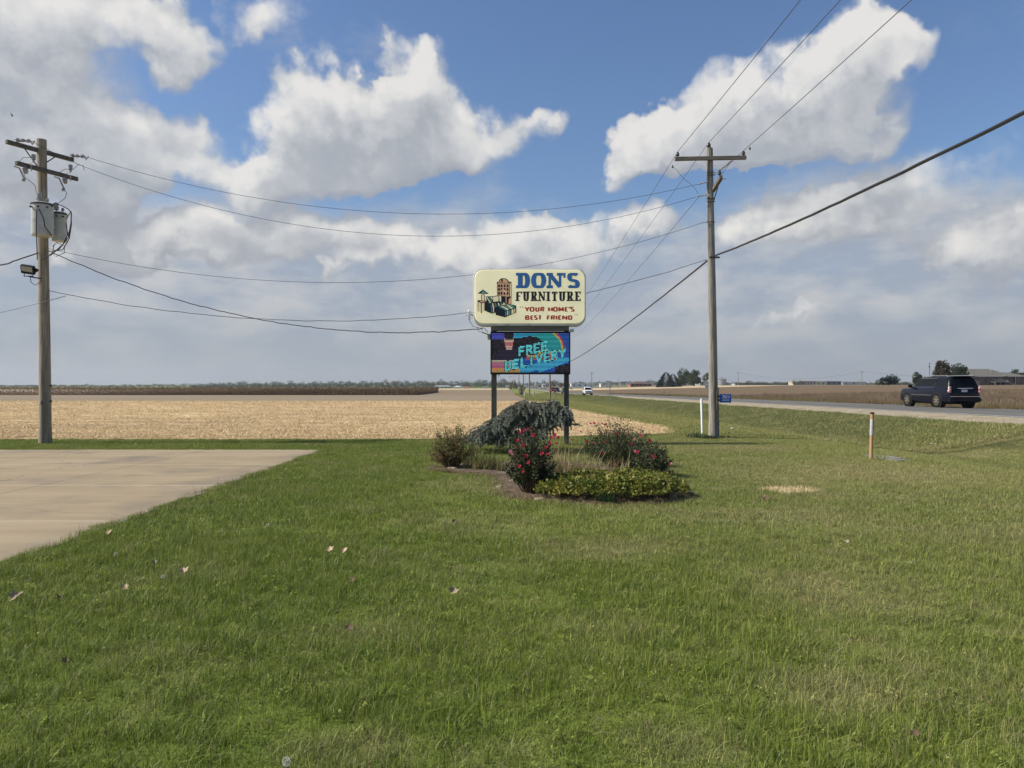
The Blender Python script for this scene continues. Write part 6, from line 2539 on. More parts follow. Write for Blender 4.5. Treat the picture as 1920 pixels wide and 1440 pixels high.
# speed limit sign across the highway
Yg = 112
x = (1326.2 - 960) / F * Yg
z = g(x, Yg)
sp = empty('speed_limit_sign', (x, Yg, z))
tag(sp, 'white speed limit sign across the highway, half hidden by the utility pole', 'road sign')
s = Yg / F
zt, zb_ = H - (717.2 - 720) * s - z, H - (728 - 720) * s - z
mb = MB()
mb.box(-.04, .04, .01, .08, -.2, zt - .05)
mb.build('post', M_galv, sp)
hwid = 4.6 * s
mb = MB()
mb.box(-hwid, hwid, -.005, .005, zb_, zt)
mb.build('sign_plate', M_white, sp)
mb = MB()
for ch, a, b in (('5', -.30, -.02), ('5', .02, .30)):
    glyph(mb, ch, a, b, zb_ + .09, zb_ + .46, -.008, .075, .065)
for txt, zz in (('SPEED', zt - .17), ('LIMIT', zt - .32)):
    for i, ch in enumerate(txt):
        glyph(mb, ch, -.28 + i * .115, -.19 + i * .115, zz, zz + .11, -.008, .02, .018)
mb.build('lettering', M_ink, sp)
# little pink-white sign beyond the right sign post
Yk = 330
x = (1071 - 960) / F * Yk
z = g(x, Yk)
ks = empty('road_sign', (x, Yk, z))
tag(ks, 'small pinkish white sign by the highway just right of the right sign post', 'road sign')
s = Yk / F
mb = MB()
mb.box(-.05, .05, 0, .05, -.2, H - (725 - 720) * s - z)
mb.build('post', M_galv, ks)
mb = MB()
mb.box(-2.5 * s, 2.5 * s, -.02, 0, H - (730 - 720) * s - z, H - (724.5 - 720) * s - z)
mb.build('sign_plate', pmat('pink_white_sign', (.62, .36, .33), (.72, .68, .66), 1.2, .5), ks)

# blue house number plate on the pole
Yn = YP - .25
ns = empty('house_number_sign', RP + Vector((.17, -.25, 0)))
tag(ns, 'blue house number plate 2571 fixed beside the tall weathered pole', 'sign')


def Nn(px, py, dy=0.0):
    return P(px, py, Yn) - ns.location + Vector((0, dy, 0))


a, b = Nn(1349.5, 754.5), Nn(1370.8, 739)
M_bl = pmat('blue_reflective', (.008, .085, .42), (.01, .10, .48), 6, .4)
mb = MB()
mb.box(a.x, b.x, -.008, .004, a.z, b.z)
mb.build('sign_plate', M_bl, ns)
mb = MB()
mb.box(a.x - .006, b.x + .008, .005, .012, a.z - .012, b.z + .002)
mb.build('plate_backing', M_white, ns)
mb = MB()
N1 = lambda cx, cy: Nn(1340 + cx / 32, 725 + cy / 32)
for ch, x0_, x1_ in (('2', 445, 550), ('5', 565, 662), ('7', 670, 765), ('1', 775, 880)):
    glyph(mb, ch, N1(x0_, 0).x, N1(x1_, 0).x, N1(0, 718).z, N1(0, 515).z, -.010, .022, .019)
for ch, x0_, x1_ in (('I', 470, 500), ('L', 500, 550), ('R', 590, 640), ('T', 650, 710), ('2', 735, 795), ('3', 800, 860)):
    glyph(mb, ch, N1(x0_, 0).x, N1(x1_, 0).x, N1(0, 860).z, N1(0, 765).z, -.010, .012, .011)
mb.build('lettering', M_white, ns)
mb = MB()
mb.box(a.x - .09, a.x + .002, -.004, .02, b.z - .10, b.z - .04)
mb.box(a.x - .09, a.x + .002, -.004, .02, a.z + .04, a.z + .10)
mb.box(a.x - .10, a.x - .075, -.02, .06, a.z - .22, b.z + .1)
mb.build('bracket', M_iron, ns)

# white plastic marker post
q0 = onG(1317, 816)
wp = empty('marker_post', q0)
tag(wp, 'plain white plastic marker post left of the tall weathered pole', 'post')
zt = H - (747.5 - 720) / F * q0.y - q0.z
mb = MB()
mb.lathe([(.038, -.2), (.038, zt - .02), (.03, zt), (.005, zt + .004)], Matrix.Rotation(R(-1.6), 4, 'Y'), 14)
mb.build('tube', pmat('clean_white_plastic', (.80, .81, .77), (.74, .75, .70), 5, .45), wp, True)
# orange utility marker
q0 = onG(1633, 861)
om = empty('utility_marker', q0)
tag(om, 'orange pipeline marker post with black cap and white sleeve on the lawn', 'post')
s = q0.y / F
Mt = Matrix.Rotation(R(1.6), 4, 'Y')
ZZ = lambda py: H - (py - 720) * s - q0.z
M_or = pmat('faded_orange_plastic', (.40, .225, .12), (.50, .30, .17), 5, .55, 0, (1, 1, .3))
mb = MB()
r = 3.1 * s
mb.lathe([(r, -.2), (r, ZZ(776))], Mt, 16)
mb.build('tube', M_or, om, True)
mb = MB()
mb.lathe([(r * 1.2, ZZ(775.8)), (r * 1.25, ZZ(774.8)), (r * 1.2, ZZ(773.2)), (r * .9, ZZ(772.8))], Mt, 16)
mb.build('cap', M_black, om, True)
mb = MB()
mb.lathe([(r * 1.06, ZZ(815.5)), (r * 1.06, ZZ(786.5))], Mt, 16, False)
mb.lathe([(r * 1.14, ZZ(816)), (r * 1.14, ZZ(805.5))], Mt, 16, False)
mb.build('sleeve', pmat('worn_white_sleeve', (.58, .58, .56), (.30, .30, .31), 30, .6, 0, (6, 6, .6), lo=.48, hi=.54), om, True)
mb = MB()
for i, (a0, a1) in enumerate(((-75, -60), (-38, -22))):
    pts_ = [Mt @ Vector((math.cos(R(a)) * r * 1.09, math.sin(R(a)) * r * 1.09, z)) for z in (ZZ(804.5), ZZ(788)) for a in (a0, a1)]
    mb.add(pts_, [(0, 1, 3, 2)])
mb.build('stripe', M_ink, om)
# broken concrete slab at its foot
mb = MB()
pp = [onG(*v) for v in ((1617, 854.5), (1631, 854.3), (1650, 856.5), (1668, 858), (1688, 862), (1702, 865.5), (1684, 866), (1662, 862.5), (1640, 858.8), (1622, 856.6))]
c0 = sum(pp, Vector()) / len(pp)
top = [(v.x - c0.x, v.y - c0.y, .035 + .012 * math.sin(i * 2.1)) for i, v in enumerate(pp)]
bot = [(x * 1.03, y * 1.03, -.08) for x, y, z in top]
mb.loft([bot, top])
tag(mb.build('concrete_pad', pmat('grey_old_concrete', (.13, .125, .11), (.27, .26, .235), 9, .9, .8, c3=(.10, .11, .05), s3=5), loc=(c0.x, c0.y, g(c0.x, c0.y))), 'flat weathered concrete slab at the foot of the orange marker', 'slab')
# small utility pedestal and marker tube down the verge
for (nm, px, py0, py1, wpx, m_, lb) in (('utility_pedestal', 1001, 735, 744.8, 3.8, pmat('pale_green_cabinet', (.46, .50, .42), (.54, .57, .49), 4, .6), 'pale green utility pedestal in the verge between the sign posts'),
                                        ('marker_post', 983.2, 735.5, 744, 1.3, M_white, 'thin white marker at the base of the dark pole between the sign posts'),
                                        ('marker_post', 825.3, 725.5, 732, 1.3, M_white, 'thin white post in the field at the end of the corn')):
    q0 = onG(px, py1)
    s = q0.y / F
    r = wpx * s / 2
    o = empty(nm, q0)
    tag(o, lb, 'utility box' if nm == 'utility_pedestal' else 'post')
    h = (py1 - py0) * s
    mb = MB()
    if nm == 'utility_pedestal':
        mb.box(-r, r, -r, r, -.1, h * .86, None, r * .15)
        mb.build('housing', m_, o)
        mb = MB()
        mb.box(-r * 1.1, r * 1.1, -r * 1.1, r * 1.1, h * .862, h, None, r * .2)
        mb.build('lid', m_, o)
    else:
        mb.lathe([(r, -.1), (r, h * .96), (r * .6, h)], None, 10)
        mb.build('tube', m_, o, True)

# ------------------------------------------------------------------ flower bed
mb = MB()
M_mulch = pmat('bark_mulch', (.050, .032, .022), (.15, .10, .068), 22, .95, 1.0, coord='World', c3=(.19, .155, .10), s3=3.0, bscale=40)
n = len(BED)
cxb, cyb = sum(p_[0] for p_ in BED) / n, sum(p_[1] for p_ in BED) / n
rings = []
dense = []
for i in range(n):
    a, b = BED[i], BED[(i + 1) % n]
    for k in range(6):
        t = k / 6
        dense.append((a[0] + (b[0] - a[0]) * t + .05 * math.sin(k * 2.4 + i), a[1] + (b[1] - a[1]) * t + .05 * math.cos(k * 3.1 + i)))
for s_, z in ((1.0, -.02), (.97, .012), (.85, .03), (.5, .045)):
    rings.append([(cxb + (x - cxb) * s_, cyb + (y - cyb) * s_, z) for x, y in dense])
mb.loft(rings, False, True)
tag(mb.build('mulch_bed', M_mulch, sm=True), 'dark bark mulch of the flower bed under the sign', kind='structure')
# dead clippings on the mulch edge
rg = np.random.default_rng(31)
pts_ = []
for i in range(900):
    j = rg.integers(0, len(dense))
    x, y = dense[j]
    t = rg.uniform(.86, 1.05)
    if y < 15.5:
        pts_.append((cxb + (x - cxb) * t + rg.normal(0, .05), cyb + (y - cyb) * t + rg.normal(0, .05), .02))
M_dry = leafmat('dry_clipping', (.20, .15, .08), (.36, .29, .17), (.13, .09, .055), .1, 3)
clip = [tuft('dry_clipping', M_dry, 26, .09, .01, .045, .006, 1.6, 600 + i, 2) for i in range(4)]
pa = np.array(pts_)
scatter('dry_clippings', clip, pa, np.stack([np.zeros(len(pa)), np.zeros(len(pa)), rg.uniform(0, 6, len(pa))], 1), np.repeat(rg.uniform(.6, 1.3, (len(pa), 1)), 3, 1),
        'dry straw and clippings along the rim of the flower bed', 32)
# flat edging stones
M_stone = pmat('tan_edging_stone', (.26, .20, .14), (.38, .31, .22), 7, .9, .5)
for i, (px, py, w, lb) in enumerate(((969, 905, 26, 'largest flat tan stone at the front left rim of the flower bed'), (938, 917, 13, 'small flat stone at the left tip of the bed rim'),
                                     (1012, 941, 22, 'flat tan stone at the front rim of the bed below the rose bush'), (850, 881, 20, 'flat stone at the rim below the brown leaved shrub'),
                                     (1262, 934, 17, 'flat stone at the right front rim of the bed'))):
    q0 = onG(px, py)
    r_ = random.Random(i)
    r = w / F * q0.y / 2
    mb = MB()
    ring = [(math.cos(a) * r * r_.uniform(.85, 1.15), math.sin(a) * r * .6 * r_.uniform(.85, 1.15)) for a in [k * math.pi / 5 for k in range(10)]]
    mb.loft([[(x, y, -.05) for x, y in ring], [(x, y, .035) for x, y in ring], [(x * .85, y * .85, .055) for x, y in ring]])
    tag(mb.build('edging_stone', M_stone, loc=(q0.x, q0.y, .0)), lb, 'stone', 'flat stones edging the flower bed')

M_cane = pmat('green_brown_cane', (.09, .06, .03), (.13, .10, .05), 20, .7)


def bush(name, label, px0, px1, pytop, Y, ry, mat_, nleaf, leaf, seed, twigs=70, base_w=.35, asp=.55, up=.5, zb=.03, shapef=None, cat='bush', spread=.10, inner=.25):
    """shrub of canes fanning out of the ground, leaves along their outer ends"""
    r_ = np.random.default_rng(seed)
    x0_, x1_ = (px0 - 960) / F * Y, (px1 - 960) / F * Y
    cx_, hw = (x0_ + x1_) / 2, (x1_ - x0_) / 2
    h = H - (pytop - 720) / F * Y - zb
    root = empty(name, (cx_, Y, zb))
    tag(root, label, cat)
    st = MB()
    Cs, Ds = [], []
    for i in range(twigs):
        a = r_.uniform(0, 2 * np.pi)
        rr = math.sqrt(r_.uniform(0, 1))
        tx, ty = math.cos(a) * rr, math.sin(a) * rr
        zz = math.sqrt(max(0, 1 - .80 * rr * rr)) * r_.uniform(.62, 1.0)
        if r_.random() < .35:
            zz *= r_.uniform(.3, .85)
        if shapef:
            zz *= shapef(tx)
        tip = np.array([tx * hw, ty * ry, zz * h])
        b0 = np.array([tx * hw * base_w, ty * ry * base_w, 0])
        mid = (b0 + tip) / 2 + np.array([0, 0, .08 * h])
        st.tube([b0, mid, tip], [.007, .005, .0025], 4)
        m_ = nleaf // twigs
        t = r_.uniform(inner, 1.03, m_)[:, None]
        pp_ = (1 - t) ** 2 * b0 + 2 * t * (1 - t) * mid + t ** 2 * tip
        Cs.append(pp_ + r_.normal(0, spread * hw * .55, (m_, 3)) * np.array([1, 1, .8]))
        d = r_.normal(0, 1, (m_, 3))
        d[:, 2] += up
        Ds.append(d)
    C_, D_ = np.concatenate(Cs), np.concatenate(Ds)
    k = C_[:, 2] > .01
    V, Fa, T = leaf_arrays(C_[k], D_[k], leaf, asp, seed)
    np_mesh('foliage', V, Fa, mat_, root, {'tone': T})
    st.build('stem', M_cane, root)
    return root, (cx_, Y, hw, ry, h)


M_rosel = leafmat('rose_leaf', (.030, .048, .020), (.070, .095, .036), (.080, .052, .034), .2, 2.6)
M_rosel2 = leafmat('rose_leaf_green', (.030, .054, .022), (.085, .115, .046), (.075, .070, .035), .2, 2.6)
M_brleaf = leafmat('bronze_leaf', (.13, .085, .048), (.22, .165, .08), (.20, .225, .055), .3, 3.2)
M_ylleaf = leafmat('yellow_green_leaf', (.12, .135, .022), (.29, .26, .05), (.12, .165, .03), .25, 5.0)

ra, da = bush('rose_bush', 'leggy red rose bush at the front left of the sign bed, below the blue spruce', 944, 1050, 790, 11.55, .42, M_rosel, 8600, .036, 61, 90)
rb, db = bush('rose_bush', 'wide dark red rose bush on the right side of the sign bed', 1088, 1240, 780, 15.2, .6, M_rosel2, 9500, .038, 62, 130, shapef=lambda t: 1 - max(0, t) * .32)
rc, dc = bush('rose_bush', 'low trailing red rose bush at the right end of the sign bed', 1180, 1264, 812, 13.6, .45, M_rosel2, 5200, .036, 63, 70, shapef=lambda t: 1 - max(0, t) * .35)
bush('bronze_shrub', 'bronze and yellow green shrub at the left end of the sign bed', 801, 893, 792, 15.0, .42, M_brleaf, 5600, .042, 64, 100, base_w=.25, asp=.42, up=1.0)
bush('young_shrub', 'thin reddish sprigs between the bronze shrub and the spruce', 868, 905, 826, 15.6, .3, M_brleaf, 900, .035, 65, 30, base_w=.3)

# low groundcover of yellow green leaves along the front
rg = np.random.default_rng(66)
GC = [(.62, 11.2, .28, .42, .17), (.98, 11.15, .42, .5, .23), (1.42, 11.05, .48, .52, .25), (1.9, 11.1, .5, .55, .26), (2.3, 11.35, .38, .5, .21), (1.2, 11.75, .48, .45, .25), (1.85, 11.95, .52, .5, .25), (2.25, 12.1, .35, .5, .2), (.85, 11.7, .3, .4, .22)]
Vs, Fs, Ts, k0 = [], [], [], 0
for i, (x, y, a, b, h) in enumerate(GC):
    m_ = int(3000 * a * b / .27)
    th = rg.uniform(0, 2 * np.pi, m_)
    rr = np.sqrt(rg.uniform(0, 1, m_))
    zz = np.sqrt(np.clip(1 - rr ** 2 * .85, 0, 1)) * h * (1 - rg.uniform(0, .5, m_) ** 2) * (1 + .22 * np.sin(th * 5 + i) * rr + .18 * np.sin(rr * 17 + 3 * th + i * 2))
    C_ = np.stack([x + rr * np.cos(th) * a, y + rr * np.sin(th) * b, zz + .05], 1)
    D_ = rg.normal(0, 1, (m_, 3))
    D_[:, 2] += .5
    V, Fa, T = leaf_arrays(C_, D_, .042, .8, 70 + i)
    Vs.append(V)
    Fs.append(Fa + k0)
    Ts.append(T)
    k0 += len(V)
tag(np_mesh('ground_cover', np.concatenate(Vs), np.concatenate(Fs), M_ylleaf, attrs={'tone': np.concatenate(Ts)}), 'low yellow green leafy ground cover filling the front of the sign bed', kind='stuff')


def grass_clump(name, label, items, mat_, seed, width=.012):
    """arching blades; items = (x, y, radius, number, height)"""
    Vs, Fs, Ts, k0 = [], [], [], 0
    cx_ = sum(i[0] for i in items) / len(items)
    cy_ = sum(i[1] for i in items) / len(items)
    for j, (x, y, r, n_, h) in enumerate(items):
        V, Fa, T = blades(n_, r, h * .55, h, width, .55, seed + j, 5)
        V = V + np.array([x - cx_, y - cy_, 0])
        Vs.append(V)
        Fs.append(Fa + k0)
        Ts.append(T)
        k0 += len(V)
    o = np_mesh(name, np.concatenate(Vs), np.concatenate(Fs), mat_, attrs={'tone': np.concatenate(Ts)})
    o.location = (cx_, cy_, .04)
    return tag(o, label, 'plant')


M_lily = leafmat('daylily_leaf', (.11, .135, .036), (.22, .23, .075), (.27, .23, .115), .25, 5)
M_orn = leafmat('ornamental_grass_leaf', (.22, .21, .085), (.42, .36, .18), (.46, .36, .21), .25, 6)
grass_clump('daylily_clump', 'arching grassy leaves left of the front rose bush', [(-.66, 14.6, .13, 130, .44), (-.42, 14.5, .15, 140, .42), (-.88, 14.8, .1, 60, .36), (-.2, 14.3, .12, 60, .36)], M_lily, 80)
grass_clump('ornamental_grass', 'tall pale straw grass clump in the middle of the sign bed', [(.78, 13.3, .2, 170, .62), (1.08, 13.1, .2, 170, .56), (1.35, 12.9, .18, 150, .5), (.55, 13.5, .14, 90, .55)], M_orn, 84)
grass_clump('ornamental_grass', 'thin pale grass stems sticking up before the right rose bush', [(1.75, 13.0, .14, 60, .5), (2.0, 13.1, .1, 40, .45)], M_orn, 88, .009)
grass_clump('green_weed', 'small dark green weed at the front rim of the bed', [(1.28, 10.62, .1, 70, .18), (1.4, 10.55, .08, 50, .15)], leafmat('green_weed_leaf', (.03, .055, .025), (.055, .09, .035), None, .2), 92, .012)
grass_clump('green_weed', 'dark weeds at the foot of the white marker post', [(6.0, 23.0, .26, 110, .13), (5.7, 23.4, .22, 90, .2), (6.2, 22.8, .15, 50, .1)], leafmat('green_weed_leaf', (.03, .055, .025), (.055, .09, .035)), 95, .02)
grass_clump('green_weed', 'dark weeds around the foot of the tall weathered pole', [(RP.x + .28, RP.y - .2, .16, 50, .09), (RP.x + .5, RP.y - .25, .15, 36, .07), (RP.x - .2, RP.y - .25, .1, 26, .08)], leafmat('green_weed_leaf', (.03, .055, .025), (.055, .09, .035)), 98, .016)

# rose blooms
M_bloom = leafmat('rose_petal', (.46, .018, .055), (.66, .06, .13), None, .2)
M_bloom2 = leafmat('pale_rose_petal', (.60, .16, .20), (.74, .42, .42), None, .2)


def bloom_mesh(mat_, seed):
    r_ = np.random.default_rng(seed)
    V, Fa, T = [], [], []
    for ringi, (n_, ln, tilt) in enumerate(((6, .042, .25), (5, .034, .7), (4, .022, 1.15))):
        for i in range(n_):
            a = 2 * np.pi * (i + .5 * ringi) / n_ + r_.uniform(-.2, .2)
            d = np.array([math.cos(a) * math.cos(tilt), math.sin(a) * math.cos(tilt), math.sin(tilt)])
            s_ = np.array([-math.sin(a), math.cos(a), 0])
            k = len(V)
            V += [d * .003, d * ln * .6 + s_ * ln * .42, d * ln + s_ * ln * .2 + np.array([0, 0, .004]), d * ln - s_ * ln * .2 + np.array([0, 0, .004]), d * ln * .6 - s_ * ln * .42]
            Fa.append((k, k + 1, k + 2, k + 3, k + 4))
            T += [r_.random()] * 5
    return V, Fa, T


protos = []
for i in range(4):
    V, Fa, T = bloom_mesh(None, i)
    o = np_mesh('flower', V, Fa, M_bloom if i < 3 else M_bloom2, attrs={'tone': T}, link=False)
    protos.append(o)


def put_blooms(root, d, spots, seed):
    cx_, cy_, hw, ry, h = d
    r_ = random.Random(seed)
    for (a, b, kind) in spots:
        px, py = 780 + a / 3.556, 700 + b / 3.556
        u, v = (px - 960) / F, (py - 720) / F
        # on the camera side of the bush
        ex = min(.98, abs(u * cy_ - cx_) / (hw * 1.02))
        ez = min(.98, max(0.0, (H - v * cy_) / h - .1) * .85)
        dep = ry * math.sqrt(max(0.0, 1 - ex * ex - ez * ez * .6))
        Y = cy_ - dep - .05
        p_ = Vector((u * Y, Y, H - v * Y)) - root.location
        o = protos[3 if kind else r_.randrange(3)].copy()
        col.objects.link(o)
        o.parent = root
        o.location = p_
        o.rotation_euler = Vector((r_.uniform(-.4, .4), -1, r_.uniform(.1, .8))).to_track_quat('Z', 'Y').to_euler()
        k = r_.uniform(.42, .76) * (1.1 if kind else 1.0)
        o.scale = (k, k, k)


put_blooms(ra, da, [(745, 372, 0), (720, 380, 0), (782, 412, 0), (676, 448, 0), (712, 483, 0), (893, 465, 0), (865, 495, 0), (876, 537, 0), (838, 535, 0), (733, 550, 0), (750, 595, 0),
                    (690, 620, 0), (713, 657, 0), (925, 410, 0), (948, 428, 0), (937, 468, 0), (628, 522, 1), (640, 540, 1), (920, 428, 1), (905, 430, 0), (690, 395, 0)], 1)
put_blooms(rb, db, [(1242, 335, 0), (1256, 342, 0), (1266, 338, 0), (1237, 396, 0), (1168, 412, 0), (1140, 456, 0), (1185, 465, 0), (1258, 458, 0), (1343, 397, 0), (1190, 333, 0), (1165, 335, 0), (1500, 415, 0),
                    (1248, 535, 0), (1085, 497, 1), (1455, 440, 1), (1098, 390, 0), (1040, 443, 0)], 2)
put_blooms(rc, dc, [(1558, 448, 0), (1460, 520, 1), (1478, 524, 0), (1573, 550, 0), (1585, 568, 1), (1320, 606, 0), (1595, 560, 0), (1700, 603, 1), (1430, 470, 0)], 3)
mb = MB()

# ------------------------------------------------------------------ weeping blue spruce
YSP = 18.6
sproot = empty('weeping_spruce', (.35, YSP, .06))
tag(sproot, 'weeping blue spruce draped between the sign posts', 'tree')
M_spr = leafmat('blue_spruce_needle', (.12, .155, .13), (.31, .36, .31), (.22, .245, .19), .05, 1.6)
rg = np.random.default_rng(90)
u2 = YSP / F


def sx(px):
    return (px - 960) * u2 - .35


def sz(py):
    return H - (py - 720) * u2 - .06


RIDGE = [(893, 812), (905, 801), (925, 790), (945, 776), (960, 763), (975, 752), (990, 748), (1005, 753), (1015, 758), (1028, 751), (1040, 748), (1050, 756), (1058, 768), (1062, 785)]
LOW = {893: 826, 905: 830, 925: 836, 945: 836, 960: 832, 975: 832, 990: 830, 1005: 826, 1015: 820, 1028: 812, 1040: 800, 1050: 790, 1058: 790, 1062: 794}
Vs, Fs, Ts, k0 = [], [], [], 0
br = MB()
ridx = np.array([p_[0] for p_ in RIDGE], float)
ridy = np.array([p_[1] for p_ in RIDGE], float)
lowy = np.array([LOW[int(a)] for a in ridx], float)


def needle_strand(pts_, r0, r1, dens):
    global k0
    pts_ = np.array(pts_)
    seg_ = np.diff(pts_, axis=0)
    ln = np.linalg.norm(seg_, axis=1)
    n_ = int(ln.sum() * dens)
    cum = np.concatenate([[0], np.cumsum(ln)])
    s_ = rg.uniform(0, cum[-1], n_)
    ix = np.clip(np.searchsorted(cum, s_) - 1, 0, len(ln) - 1)
    t = ((s_ - cum[ix]) / ln[ix])[:, None]
    c_ = pts_[ix] + seg_[ix] * t
    ax = seg_[ix] / ln[ix][:, None]
    rd = rg.normal(0, 1, (n_, 3))
    rd -= (rd * ax).sum(1, keepdims=True) * ax
    rd /= np.linalg.norm(rd, axis=1, keepdims=True)
    d = rd * .8 + ax * .9
    rad = (r0 + (r1 - r0) * (s_ / cum[-1]))[:, None]
    V, Fa, T = leaf_arrays(c_, d * 1.0, 1.0, .22, int(rg.integers(1e6)))
    V = c_.repeat(4, 0) + (V - c_.repeat(4, 0)) * rad.repeat(4, 0)
    Vs.append(V)
    Fs.append(Fa + k0)
    Ts.append(T * .7 + rg.uniform(0, .3))
    k0 += len(V)


for i in range(900):
    px = rg.uniform(892, 1063)
    top_ = np.interp(px, ridx, ridy)
    lo = np.interp(px, ridx, lowy)
    # opening under the cascade
    depth = rg.uniform(-.55, .65)
    t0 = rg.uniform(0, 1) ** 1.4
    py = top_ + (lo - top_) * t0 * .85 + abs(depth) * 14
    x, y, z = sx(px), depth - .25 * t0, sz(py)
    L_ = rg.uniform(.16, .34)
    lean = rg.normal(-.06 if px < 975 else .03, .30)
    fy_ = rg.normal(-.30, .2) if depth < .25 else rg.normal(.3, .2)
    pts_ = [(x, y, z), (x + lean * L_ * 1.2, y + fy_ * L_ * 1.3, z + .02 * L_), (x + lean * L_ * (2.3 if lean < 0 else 1.5), y + fy_ * L_ * 2.2, z - .25 * L_), (x + lean * L_ * (3.0 if lean < 0 else 1.6), y + fy_ * L_ * 2.7, z - .75 * L_)]
    zmin = sz(np.interp(px, ridx, lowy)) - .02
    pts_ = [(a, b, max(c_, zmin, .03)) for a, b, c_ in pts_]
    if 912 < px < 934 and py > 812 or 1018 < px < 1036 and 776 < py < 800 and rg.random() < .7:
        continue
    pts_ = [np.array(p_) + np.array([0, 0, .0]) for p_ in pts_]
    for k in range(1, 4):
        if np.linalg.norm(pts_[k] - pts_[k - 1]) < .01:
            pts_[k] = pts_[k] + np.array([.01, .01, 0])
    needle_strand(pts_, .062, .035, 520)
    br.tube([tuple(p_) for p_ in pts_], [.010, .008, .006, .003], 4)
# leader shoots
for (a, b, c_, d) in ((1036, 752, 1043, 737), (1060, 770, 1069, 766), (975, 752, 957, 764), (1052, 760, 1064, 775)):
    p0, p1 = np.array([sx(a), -.3, sz(b)]), np.array([sx(c_), -.35, sz(d)])
    needle_strand([p0, (p0 + p1) / 2 + np.array([0, 0, .01]), p1], .04, .02, 260)
    br.tube([tuple(p0), tuple((p0 + p1) / 2), tuple(p1)], [.01, .008, .004], 4)
# trunk arching up and over
br.tube([(.0, .1, -.1), (-.05, .1, .5), (sx(985), .1, sz(765)), (sx(1010), .05, sz(757)), (sx(1040), .0, sz(753)), (sx(1058), 0, sz(772))], [.07, .06, .05, .045, .035, .02], 8)
for k in range(9):
    a = 965 + k * 5
    br.tube([(sx(a), -.4, sz(np.interp(a, ridx, ridy)) + .02), (sx(a - 8), -.62, sz(np.interp(a, ridx, ridy) + 4)), (sx(a - 14 + 3 * k), -.7, sz(np.interp(a, ridx, ridy) + 18))], [.008, .006, .003], 4)
np_mesh('foliage', np.concatenate(Vs), np.concatenate(Fs), M_spr, sproot, {'tone': np.concatenate(Ts)})
br.build('branch', pmat('bare_spruce_twig', (.19, .13, .08), (.30, .22, .14), 15, .85), sproot)

# ------------------------------------------------------------------ small things on the lawn
M_leafd = pmat('dry_leaf', (.50, .38, .24), (.36, .25, .14), 16, .7, .3)
M_leafb = pmat('dark_dead_leaf', (.075, .052, .030), (.13, .085, .045), 16, .8, .3)
M_leafg = pmat('grey_dead_leaf', (.26, .20, .13), (.34, .27, .18), 16, .8, .3)


def fallen_leaf(px, py, size, mat_, label, seed):
    r_ = random.Random(seed)
    q0 = onG(px, py)
    r = size / F * q0.y / 2
    mb = MB()
    n_ = 12
    ring, ring2 = [], []
    c1 = r_.uniform(.4, .9)
    for i in range(n_):
        a = 2 * math.pi * i / n_
        rr = r * (1 if i % 2 else .66) * r_.uniform(.85, 1.15)
        x, y = rr * math.cos(a) * 1.15, rr * math.sin(a)
        ring.append((x, y, c1 * (x * x) / r * .8 + r_.uniform(0, .15) * r))
    vs = [(0, 0, .0)] + [(x * .5, y * .5, z * .2) for x, y, z in ring] + ring
    fs = []
    for i in range(n_):
        j = (i + 1) % n_
        fs.append((0, 1 + i, 1 + j))
        fs.append((1 + i, 1 + n_ + i, 1 + n_ + j, 1 + j))
    mb.add(vs, fs)
    o = mb.build('fallen_leaf', mat_)
    o.location = (q0.x, q0.y, q0.z + (.040 if mat_ is M_leafb else .064))
    o.rotation_euler = (r_.uniform(.35, .95), r_.uniform(-.45, .45), r_.uniform(-.5, .5))
    tag(o, label, 'leaf', 'fallen leaves on the lawn')


LV = [(618, 1042, 15, 0, 'left one of the two pale fallen leaves lying side by side'), (645, 1044, 14, 0, 'right one of the two pale fallen leaves lying side by side'),
      (343, 1084, 17, 0, 'bright pale curled leaf right of the lot corner'), (235, 1115, 15, 0, 'upright tan leaf below the bright curled leaf'), (31, 1134, 26, 2, 'large greyish tan leaf at the left edge of the lawn'),
      (113, 1130, 13, 1, 'small dark leaf beside the large greyish one'), (850, 1123, 19, 2, 'lone grey leaf in the middle of the lawn'), (660, 1095, 14, 1, 'small brown leaf below the pair of pale leaves'),
      (853, 983, 10, 1, 'tiny dark leaf toward the flower bed'), (1717, 1391, 20, 1, 'reddish brown leaf near the bottom right corner'), (1424, 970, 9, 1, 'nearly black scrap in the grass right of the bed'),
      (1437, 940, 14, 1, 'black scrap just below the bare straw patch'), (1587, 1027, 11, 2, 'small pale leaf on the right half of the lawn'), (205, 1009, 13, 0, 'small curled pale leaf close to the lot edge'),
      (290, 1067, 10, 2, 'small pale scrap above the bright curled leaf'), (124, 1250, 14, 1, 'brown leaf sunk in the grass at lower left'), (656, 1187, 16, 1, 'dull brown leaf in the dry patch left of centre')]
for i, (px, py, s_, m_, lb) in enumerate(LV):
    fallen_leaf(px, py, s_, (M_leafd, M_leafb, M_leafg)[m_], lb, 700 + i)

